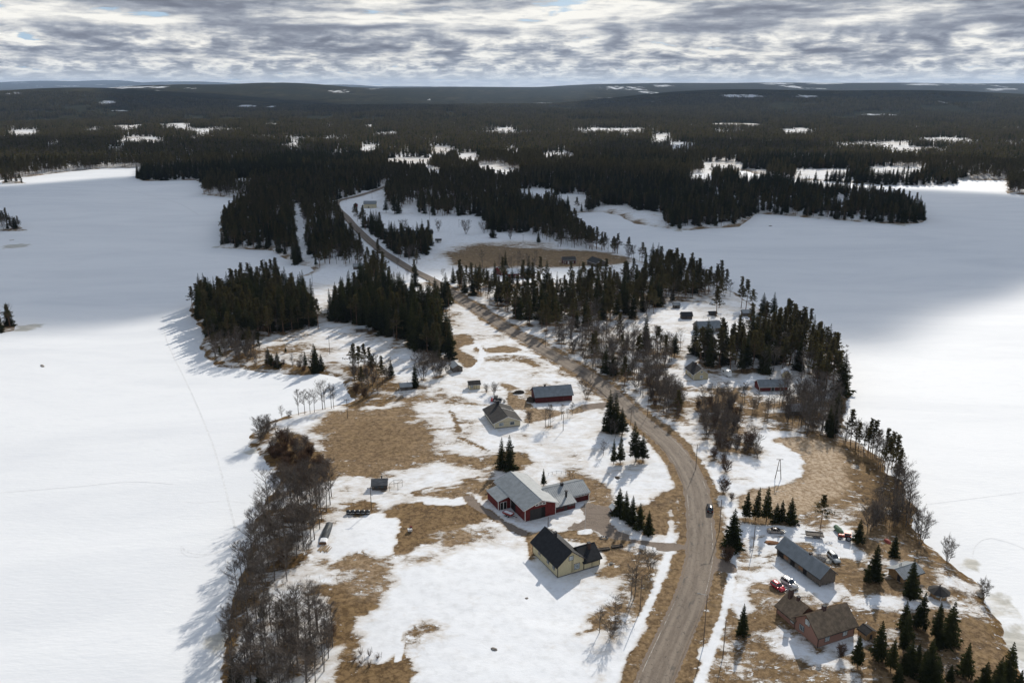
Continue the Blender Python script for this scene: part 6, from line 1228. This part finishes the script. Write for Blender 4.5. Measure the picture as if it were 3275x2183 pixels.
# trailers
z = Z(2560, 1640, 6.536); A_, B_ = G(*z(120, 520)), G(*z(490, 560)); d = B_ - A_; tr = thing('farm_trailer', 'flat wooden farm trailer on the icy yard', 'trailer', A_, math.atan2(d.y, d.x)); Ln = d.length
for i in range(9): m = MB(); m.box(0.0, Ln, i * 0.245, i * 0.245 + 0.235, 0.78 + 0.004 * (i % 3), 0.84); m.build('deck_plank', W_GREY, tr)
for y in (-0.06, 2.22): m = MB(); m.box(0, Ln, y, y + 0.05, 0.70, 1.05); m.build('side_board', W_GREY, tr)
m = MB(); m.box(-0.06, 0.0, 0, 2.2, 0.7, 1.3); m.build('headboard', W_GREY, tr); m = MB(); m.box(-1.4, 0.4, 1.0, 1.15, 0.55, 0.68); m.build('drawbar', PLASTIC, tr)
for x in (Ln * 0.5, Ln * 0.72):
    for y in (0.15, 2.05): wheel(tr, x, y, 0.36, 0.2 if y > 1 else -0.2)
z = Z(1540, 1500, 5.8825); A_, B_ = G(*z(390, 870)), G(*z(540, 960)); rt = thing('box_trailer', 'red tipping trailer with snow in it beside the barn', 'trailer', A_, math.radians(-64 + 26)); RP = paint_m('trailer_red', (0.26, 0.035, 0.03), 0.5)
for b in ((0, 3.2, 0, 0.06, 0.8, 1.35), (0, 3.2, 1.64, 1.7, 0.8, 1.35), (0, 0.06, 0.06, 1.64, 0.8, 1.35), (3.14, 3.2, 0.06, 1.64, 0.8, 1.35)): m = MB(); m.box(*b); m.build('side_board', RP, rt)
m = MB(); m.box(0.06, 3.14, 0.06, 1.64, 0.75, 1.15); m.build('snow_load', R_SNOW, rt); m = MB(); m.box(3.2, 4.9, 0.8, 0.92, 0.6, 0.72); m.build('drawbar', PLASTIC, rt)
for x in (1.1, 2.0):
    for y in (0.1, 1.6): wheel(rt, x, y, 0.38, 0.25 if y > 1 else -0.25)
# long load under a green tarpaulin
z = Z(2560, 1640, 6.536); A_, B_ = G(*z(730, 330)), G(*z(830, 430)); d = B_ - A_; bt = thing('covered_load', 'long load under a green tarpaulin beside the red tractor', 'covered load', A_, math.atan2(d.y, d.x)); m = MB(); Ln = max(d.length, 4.2)
loft(m, [(0, [(0.45, 0.25), (0.75, 0.7), (0.45, 1.25), (0.05, 1.45)]), (Ln * 0.5, [(0.5, 0.25), (0.95, 0.7), (0.55, 1.35), (0.05, 1.6)]), (Ln * 0.85, [(0.3, 0.3), (0.6, 0.75), (0.35, 1.25), (0.05, 1.45)]), (Ln, [(0.05, 0.6), (0.1, 0.8), (0.08, 1.0), (0.03, 1.1)])]); m.build('tarpaulin', pmat('green_tarp', (0.10, 0.17, 0.10), 0.6, 0.3, 1.5, 0.2), bt)
for x in (0.8, Ln - 1.2): m = MB(); m.box(x - 0.1, x + 0.1, -0.8, 0.8, 0.0, 0.3); m.build('support_beam', W_GREY, bt)
# ------------------------------------------------------------------ poles, lamps, small things
LAMP_GREY = pmat('lamp_housing', (0.12, 0.12, 0.12), 0.7, 0.1); W_POLE = pmat('pole_timber', (0.115, 0.085, 0.065), 0.9, 0.3, 1.0); PORC = pmat('porcelain', (0.6, 0.58, 0.55), 0.3, 0.05)
def pole(px, py, top, label, arm=None, lamp=None, name='utility_pole', cat='pole', r=0.12, mat=W_POLE):
    b = G(px, py); h = hgt(b, top); o = thing(name, label, cat, b); m = MB(); m.tube((0, 0, -0.5), (0, 0, h), r, r * 0.7, 8); m.build('post', mat, o)
    if arm:
        m = MB(); q = Matrix.Rotation(arm, 4, 'Z'); m.box(-1.0, 1.0, -0.06, 0.06, h - 0.45, h - 0.32, M=q); m.build('crossarm', mat, o)
        for x in (-0.85, 0.0, 0.85): p = q @ Vector((x, 0, h - 0.32)); m = MB(); m.lathe([(0.03, 0), (0.06, 0.05), (0.06, 0.15), (0.02, 0.2)], 6, tuple(p)); m.build('insulator', PORC, o)
    if lamp is not None:
        q = Matrix.Rotation(lamp, 4, 'Z'); e = q @ Vector((1.7, 0, h + 0.25)); m = MB(); m.tube((0, 0, h - 0.1), tuple(e), 0.045, 0.04, 6); ao = m.build('lamp_arm', STEEL, o); m = MB(); m.box(1.6, 2.25, -0.13, 0.13, h + 0.20, h + 0.34, M=q); m.build('lamp_head', LAMP_GREY, o)
    return o
P_ = math.pi
for px, py, tp, l in ((2249, 2067, 1901, 'street lamp on a timber pole by the snow filled ditch'), (2300, 1700, 1597, 'street lamp pole beside the parking yard spruces'), (2225, 1500, 1421, 'street lamp pole at the outside of the road bend'), (2071, 1329, 1268, 'street lamp pole opposite the spruce clump at the road bend'), (1896, 1208, 1131, 'street lamp pole at the edge of the open birch wood'), (1745, 1110, 1050, 'street lamp pole by the side road mouth'), (1631, 1033, 997, 'street lamp pole beside the mixed wood')):
    pole(px, py, tp, l, None, P_ * 0.98, 'street_lamp', 'street lamp')
pole(2047, 1952, 1843, 'bare timber pole on the brown bank beside the yellow house'); pole(2017, 1359, 1311, 'timber pole between the road and the tall spruces'); pole(1801, 1376, 1324, 'timber pole on the snow below the long red barn'); pole(1753, 1684, 1652, 'short timber post behind the yellow house roof')
pole(1871, 1693, 1600, 'slender white flagpole on the farmyard lawn', name='flagpole', cat='flagpole', r=0.05, mat=T_WHITE)
pole(1188, 1630, 1556, 'pole with crossarm beside the black wrapped bales', 0.15); pole(1112, 1337, 1275, 'pole with crossarm on the field edge at the bay', 0.1); pole(1055, 1132, 1073, 'lone timber pole on the snow by the birch spit'); pole(822, 1990, 1905, 'pole with crossarm above the shore thicket', 0.2)
pole(2312, 2099, 1978, 'timber pole on the lawn by the broad low spruce'); pole(2409, 1750, 1680, 'timber pole between roadside spruces and parking yard')
for px, py, tp, l in ((1374, 708, 684, 'thin power pole at the top of the far snowfield'), (1468, 727, 702, 'thin power pole between two round trees on the far snowfield'), (1673, 775, 750, 'thin power pole above the brown far field'), (1000, 916, 872, 'thin power pole by the narrow bay'), (1190, 636, 612, 'thin power pole behind the pale farmhouse in the road bend')): pole(px, py, tp, l, 0.1, r=0.10)
b = G(2488, 1531); h = hgt(b, 1468); o = thing('aframe_pole', 'A-shaped double power pole on the straw field', 'pole', b)
for s in (-1, 1): m = MB(); m.tube((s * 1.0, 0, -0.4), (s * 0.12, 0, h), 0.13, 0.10, 8); m.build('leg', W_POLE, o)
m = MB(); m.box(-1.1, 1.1, -0.06, 0.06, h - 0.1, h + 0.03); m.build('crossarm', W_POLE, o); m = MB(); m.box(-0.7, 0.7, -0.08, 0.08, h * 0.42, h * 0.42 + 0.14); m.build('brace', W_POLE, o)

WRAP = pmat('black_wrap', (0.016, 0.017, 0.020), 0.35, 0.4, 2.0, 0.3, spec=0.5)
zz = Z(1000, 1600, 7.838)
for i in range(5):
    p = G(*zz(900 + i * 122, 330)); o = thing('wrapped_bale', 'black plastic wrapped bale in the row below the sauna', 'bale', p, 0.05 + 0.1 * (i % 2), 'black bales in a row'); m = MB(); m.lathe([(0.05, 0), (0.62, 0.02), (0.70, 0.15), (0.71, 0.95), (0.62, 1.12), (0.05, 1.15)], 12); m.build('wrap', WRAP, o, True); m = MB(); m.lathe([(0.715, 0.5), (0.725, 0.55), (0.715, 0.6)], 12); m.build('twine', T_WHITE, o)
# tarpaulin covered stack with a timber end, logs below it
o = thing('timber_stack', 'long timber stack under a dark tarpaulin by the thicket', 'stack', G(*zz(360, 800)), math.radians(92)); m = MB(); loft(m, [(-4.2, [(0.9, 0.0), (1.0, 0.5), (0.85, 1.1), (0.2, 1.25)]), (-1.5, [(1.0, 0.0), (1.1, 0.6), (0.95, 1.25), (0.2, 1.35)]), (1.5, [(1.0, 0.0), (1.1, 0.5), (0.9, 1.1), (0.2, 1.3)]), (4.0, [(0.9, 0), (1.0, 0.5), (0.8, 1.0), (0.2, 1.15)])]); m.build('tarpaulin', pmat('grey_tarp', (0.045, 0.052, 0.058), 0.5, 0.5, 1.2, 0.5), o)
m = MB(); loft(m, [(-6.4, [(0.9, 0.0), (1.05, 0.4), (0.8, 0.9), (0.2, 1.0)]), (-4.3, [(0.9, 0.0), (1.05, 0.4), (0.8, 0.95), (0.2, 1.05)])]); m.build('snowy_end', R_SNOW, o); m = MB(); m.box(-6.6, -6.41, -1.0, 1.0, 0, 0.75); m.build('end_planks', D_WOOD, o)
M_LOGP = pmat('peeled_log', (0.34, 0.24, 0.14), 0.8, 0.3, 3.0); rl = random.Random(4); o = thing('log_pile', 'loose pile of pale peeled logs below the timber stack', 'log pile', G(*zz(310, 1200)), math.radians(74))
for i in range(11): m = MB(); y = -1.5 + i * 0.29; l = rl.uniform(2.4, 3.6); x = rl.uniform(-0.5, 0.5); m.tube((x - l / 2, y, 0.12), (x + l / 2, y + rl.uniform(-.35, .35), 0.12 + rl.uniform(0, .12)), 0.11, 0.085, 7); m.build('log', M_LOGP, o)
z4 = Z(550, 1550, 2.477)
o = thing('box_stand', 'white box on a low stand with a red lid beside the brown field', 'box', G(*z4(1885, 370)), 0.3); m = MB(); m.box(-0.6, 0.6, -0.5, 0.5, 0.35, 0.95); m.build('box', T_WHITE, o); m = MB(); m.box(0.1, 0.75, 0.3, 0.9, 0.3, 1.3); m.build('lid', W_RED, o)
for x in (-0.5, 0.5):
    for y in (-0.4, 0.4): m = MB(); m.box(x - 0.05, x + 0.05, y - 0.05, y + 0.05, -0.2, 0.36); m.build('leg', W_GREY, o)
# garden bushes and stakes in the snow
for u, v in ((1500, 1340), (1565, 1350), (1630, 1370), (1440, 1395), (1500, 1415), (1565, 1435)):
    p = G(*z4(u, v)); h0, (tm, cm) = PROTO['bush'][int(u) % 3]; o = thing('garden_bush', 'low round garden bush in the two rows on the snow bank', 'bush', p, u, 'garden bushes in two rows'); o.scale = (0.75, 0.75, 0.62); obj('stems', tm, o); obj('twigs', cm, o)
for u, v in ((1494, 1310), (1584, 1325), (1660, 1365), (1395, 1410), (1525, 1390), (1558, 1460)): p = G(*z4(u, v)); o = thing('stake', 'thin wooden stake among the low garden bushes', 'stake', p, 0, 'stakes among the bushes'); m = MB(); m.tube((0, 0, -0.2), (0.03, 0, 1.5), 0.035, 0.03, 6); m.build('shaft', W_GREY, o); m = MB(); m.lathe([(0.03, 1.5), (0.01, 1.58)], 6); m.build('tip', W_GREY, o)
# boulders and heaps
M_ROCK = pmat('granite', (0.24, 0.215, 0.19), 0.9, 0.4, 1.5, 0.4); M_PALE = pmat('pale_boulder', (0.46, 0.41, 0.35), 0.9, 0.25, 0.8, 0.3); M_SOIL = pmat('dark_heap', (0.055, 0.042, 0.032), 0.95, 0.5, 1.5, 0.6)
def lump(name, label, cat, px, py, rx, ry, rz_, mat, seed, z0=0.0):
    r = np.random.default_rng(seed); m = MB(); n, k = 14, 7; vs = []
    for j in range(k + 1):
        t = math.pi * (j / k) * 0.5
        for i in range(n): a_ = 2 * math.pi * i / n; q = 1 + 0.22 * (vnoise(3 + 2 * math.cos(a_) + seed, 3 + 2 * math.sin(a_) + j * 0.8) - 0.5) * 2; vs.append((rx * q * math.cos(t) * math.cos(a_), ry * q * math.cos(t) * math.sin(a_), rz_ * math.sin(t) * (0.85 + 0.3 * q - 0.15) - 0.15))
    fs = [(j * n + i, j * n + (i + 1) % n, (j + 1) * n + (i + 1) % n, (j + 1) * n + i) for j in range(k) for i in range(n)]
    m.add(vs, fs); p = G(px, py); p.z += z0; o = m.build(name, mat, None, True); o.location = p; o.rotation_euler = (0, 0, seed * 1.3); return tag(o, label, cat)
lump('boulder', 'pale round boulder beside the shore shrub', 'boulder', 3133, 1898, 1.3, 1.0, 1.2, M_PALE, 1); lump('boulder', 'dark stone lying alone in the wide snowfield', 'stone', 1580, 2075, 0.8, 0.6, 0.45, M_ROCK, 2); lump('stone', 'small dark stone on the snow near the yellow house', 'stone', 1684, 1912, 0.6, 0.45, 0.3, M_ROCK, 3)
lump('earth_heap', 'dark heap at the end of the long red barn', 'heap', 1697, 1282, 2.2, 1.6, 1.9, M_SOIL, 4); lump('firewood_heap', 'dark covered firewood heap near the long red barn', 'heap', 1659, 1256, 2.4, 1.2, 1.3, M_SOIL, 5); lump('brush_heap', 'brown brush heap lying on the snow by the road bend', 'heap', 1975, 1690 - 163, 1.2, 0.9, 0.5, M_SOIL, 6)
lump('junk_heap', 'mixed junk heap behind the long plank shed', 'heap', 2627, 1785, 2.2, 1.5, 1.2, pmat('junk', (0.12, 0.10, 0.09), 0.8, 0.9, 2.5, 0.6, color2=(0.42, 0.38, 0.33)), 7); lump('junk_bags', 'pale bags thrown beside the people carrier', 'heap', 2650, 1795, 1.1, 0.9, 0.8, pmat('bags', (0.55, 0.50, 0.42), 0.7, 0.5, 2.0, 0.4), 8); lump('ice_rock', 'low dark rock poking through the lake ice', 'rock', 136, 1170, 2.6, 0.8, 0.5, M_ROCK, 9); lump('ice_rock', 'tiny dark rock in the ice before the second headland', 'rock', 2464, 723, 2.2, 1.2, 0.8, M_ROCK, 10)
lump('scrap_heap', 'reddish scrap heap on the shore slope', 'heap', 2838, 1732, 1.2, 0.8, 0.9, paint_m('scrap_red', (0.30, 0.05, 0.035), 0.7), 11); lump('soil_heap', 'rusty brown heap beside the roadside young spruces', 'heap', 2470, 1735, 2.0, 1.3, 0.5, pmat('rust_soil', (0.19, 0.09, 0.04), 0.95, 0.4, 1.2, 0.4), 12)
# raised beds, ring of stones, fence behind the barn wing
zh = Z(1660, 1660, 7.84)
for u, v in ((2130, 760), (2460, 690)):
    o = thing('raised_bed', 'long black raised garden bed on the lawn' if u < 2300 else 'long dark raised garden bed nearest the driveway', 'garden bed', G(*zh(u, v)), math.radians(14)); 
    for b_ in ((-1.6, 1.6, -0.5, -0.44, -0.1, 0.45), (-1.6, 1.6, 0.44, 0.5, -0.1, 0.45), (-1.6, -1.54, -0.44, 0.44, -0.1, 0.45), (1.54, 1.6, -0.44, 0.44, -0.1, 0.45)): m = MB(); m.box(*b_); m.build('side_board', T_BLACK, o)
    m = MB(); m.box(-1.54, 1.54, -0.44, 0.44, -0.1, 0.36); m.build('soil', M_SOIL, o)
o = thing('stone_ring', 'small ring of stones on the brown lawn', 'stone ring', G(*zh(2130, 465)))
for i in range(12): m = MB(); t = i * P_ / 6; m.lathe([(0.02, 0.28), (0.18, 0.22), (0.24, 0.05), (0.2, -0.1)], 7, (1.05 * math.cos(t), 0.8 * math.sin(t), 0)); m.build('stone', M_ROCK, o)
zb = Z(1540, 1500, 5.8825); fp = [G(*zb(u, v)) for u, v in ((1255, 120), (1330, 95), (1415, 80), (1500, 85), (1580, 95), (1655, 120), (1715, 150), (1750, 180))]; o = thing('garden_fence', 'low curved post and rail fence behind the barn wing', 'fence', fp[0])
for p in fp: m = MB(); q = p - fp[0]; m.tube((q.x, q.y, q.z - 0.3), (q.x, q.y, q.z + 1.0), 0.05, 0.045, 6); m.build('post', W_GREY, o)
for p, q in zip(fp[:-1], fp[1:]): m = MB(); u_, v_ = p - fp[0], q - fp[0]; m.tube((u_.x, u_.y, u_.z + 0.9), (v_.x, v_.y, v_.z + 0.9), 0.035, 0.035, 5); m.build('rail', W_GREY, o)
zf = Z(2100, 940, 5.115); fp = [G(*zf(u, v)) for u, v in ((760, 400), (850, 362), (950, 352), (1050, 352), (1150, 352), (1250, 352), (1350, 352), (1400, 362))]; o = thing('paddock_fence', 'wooden paddock fence in the farmyard by the shore', 'fence', fp[0])
for p in fp: m = MB(); q = p - fp[0]; m.tube((q.x, q.y, q.z - 0.3), (q.x, q.y, q.z + 1.5), 0.06, 0.055, 6); m.build('post', W_GREY, o)
for k in (0.6, 1.3):
    for p, q in zip(fp[:-1], fp[1:]): m = MB(); u_, v_ = p - fp[0], q - fp[0]; m.tube((u_.x, u_.y, u_.z + k), (v_.x, v_.y, v_.z + k), 0.045, 0.045, 5); m.build('rail', W_GREY, o)
# well cover, old tyre
o = thing('well_ring', 'concrete well ring with dark lid on the lawn', 'well', G(*zh(2310, 1115))); m = MB(); m.lathe([(0.5, -0.2), (0.5, 0.3), (0.42, 0.3)], 14); m.build('ring', W_STONE, o); m = MB(); m.tube((0, 0, 0.25), (0, 0, 0.32), 0.42, 0.42, 14); m.build('lid', T_BLACK, o)
p = G(*z6(757, 488)); m = MB(); m.lathe([(0.30, 0.02), (0.45, 0.0), (0.50, 0.1), (0.45, 0.2), (0.30, 0.18), (0.30, 0.02)], 14); o = m.build('discarded_ring', TYRE, None, True); o.location = p; tag(o, 'old tyre lying on the snow by the thin pine', 'scrap tyre')
# ski and snowmobile tracks on the ice
M_TRACK = pmat('packed_track', (0.745, 0.752, 0.762), 0.85, 0.12, 1.0, 0.2)
for k, (pts, w) in enumerate((([(520, 1010), (530, 1080), (560, 1150), (600, 1230), (640, 1320), (680, 1420), (710, 1520), (735, 1620), (760, 1720)], 0.7), ([(560, 1600), (640, 1608), (720, 1600), (800, 1612)], 0.25), ([(580, 1745), (600, 1765), (660, 1772), (740, 1745), (800, 1700)], 0.5), ([(578, 1750), (590, 1775), (650, 1778), (760, 1745)], 0.3), ([(350, 590), (480, 625), (570, 650), (640, 690)], 1.2), ([(2965, 1612), (3100, 1595), (3300, 1570)], 0.25), ([(3110, 1780), (3120, 1745), (3160, 1720), (3230, 1735), (3300, 1765)], 0.3), ([(-40, 1578), (250, 1555), (420, 1540), (560, 1548)], 0.3))):
    P = dense(catmull([G0(*p) for p in pts]), 3.0); T_ = np.gradient(P, axis=0); T_ /= np.linalg.norm(T_, axis=1)[:, None]; N_ = np.stack([T_[:, 1], -T_[:, 0]], 1); V = np.concatenate([np.c_[P - N_ * w / 2, np.full(len(P), 0.006 + 0.003 * k)], np.c_[P + N_ * w / 2, np.full(len(P), 0.006 + 0.003 * k)]]); n_ = len(P); a_ = np.arange(n_ - 1)
    tag(obj('ski_track', npmesh('ski_track', V, np.stack([a_, a_ + n_, a_ + n_ + 1, a_ + 1], -1)), None, M_TRACK), kind='structure')
# ------------------------------------------------------------------ clouds that shade the land, and the air
def cloud_mat():
    m = bpy.data.materials.new('cloud_vapour'); m.use_nodes = True; t = NT(m.node_tree); t.n.clear()
    de = t.node('ShaderNodeAttribute', attribute_name='dens').outputs['Fac']; pos = t.node('ShaderNodeNewGeometry').outputs['Position']
    n = t.noise(pos, 0.008, 4, 0.6); al = t.smooth(t.math('ADD', de, t.math('MULTIPLY', t.math('SUBTRACT', n, 0.5), 0.35)), 0.05, 0.75, 0.0, t.smooth(t.noise(pos, 0.0035, 3, 0.5), 0.3, 0.7, 0.74, 0.92))
    d = t.node('ShaderNodeBsdfDiffuse', ins={'Color': (0.85, 0.86, 0.88, 1)}); tr = t.node('ShaderNodeBsdfTranslucent', ins={'Color': (0.55, 0.57, 0.60, 1)}); s = t.node('ShaderNodeMixShader', ins={0: 0.5, 1: d.outputs[0], 2: tr.outputs[0]})
    mx = t.node('ShaderNodeMixShader', ins={0: al, 1: t.node('ShaderNodeBsdfTransparent').outputs[0], 2: s.outputs[0]})
    t.l.new(mx.outputs[0], t.node('ShaderNodeOutputMaterial').inputs[0]); return m
M_CLOUD = cloud_mat(); CBASE = 1300.0
def cloud(shade, label, thick=42.0, w=60.0):
    """cumulus body whose shadow falls on the outlined stretch of ground"""
    P = np.array([G0(*p) for p in shade]); off = np.array(SUN[:2]) / SUN[2] * CBASE; P = P + off; c = P.mean(0); C = np.array(catmull([tuple(p) for p in P] + [tuple(P[0])], 8)[:-1]); n = len(C)
    rings = [0.0, 0.25, 0.45, 0.6, 0.72, 0.82, 0.9, 0.96, 1.0]; V = []; dn = []
    for side in (-1, 1):
        for k in rings:
            q = c + (C - c) * k; bul = math.sqrt(max(0, 1 - k ** 2.5)); nz = fbm(q[:, 0] / 160, q[:, 1] / 160, 4); z = CBASE + (bul * (-8 + 12 * (nz - 0.5)) if side < 0 else bul * thick * (0.45 + nz))
            V.append(np.concatenate([q, np.broadcast_to(z, (n,)).reshape(-1, 1)], 1)); rim = np.linalg.norm(C - c, axis=1); dn.append(np.clip((1 - k) * rim / w, 0, 1))
    V = np.concatenate(V); dn = np.concatenate(dn); F = []; m = len(rings)
    for s in (0, 1):
        for k in range(m - 1):
            for i in range(n):
                a = (s * m + k) * n + i; b = (s * m + k) * n + (i + 1) % n; q = (a, b, b + n, a + n); F.append(q if s else q[::-1])
    me = npmesh('cloud', V, F, True); set_attr(me, 'dens', dn); return tag(obj('cloud', me, None, M_CLOUD), label, 'cloud')
cloud([(-700, 1010), (0, 1045), (350, 1030), (620, 985), (900, 960), (1250, 905), (1600, 880), (2000, 890), (2400, 985), (2750, 1095), (3000, 1120), (3200, 1000), (3420, 930), (3700, 760), (3500, 640), (2900, 598), (2300, 600), (1900, 575), (1500, 580), (1000, 560), (500, 556), (0, 590), (-700, 640)], 'broad cumulus over the lakes shading the middle distance', w=75)
cloud([(-400, 520), (300, 525), (900, 530), (1150, 505), (900, 480), (300, 470), (-400, 480)], 'long cumulus shading the forest behind the lake', w=60)
cloud([(1900, 520), (2300, 515), (2700, 510), (2600, 480), (2200, 470), (1800, 490)], 'flat cumulus shading the forest behind the inlet', w=60)
cloud([(300, 372), (800, 365), (1500, 372), (1300, 340), (700, 335), (250, 345)], 'distant cumulus shading the far forest', w=200)
cloud([(1800, 365), (2500, 360), (3200, 362), (3000, 335), (2400, 325), (1900, 335)], 'distant cumulus shading the ridge', w=200)
mb = MB(); mb.box(-34000, 34000, -1500, 42000, -8, 420)
hz_m = bpy.data.materials.new('haze'); hz_m.use_nodes = True; t = NT(hz_m.node_tree); t.n.clear()
pv = t.node('ShaderNodeVolumePrincipled', ins={'Color': (0.52, 0.70, 1.0, 1), 'Density': 2.2e-5, 'Anisotropy': 0.2}); t.l.new(pv.outputs[0], t.node('ShaderNodeOutputMaterial').inputs[1])
hz_o = mb.build('haze', hz_m); hz_o['kind'] = 'stuff'
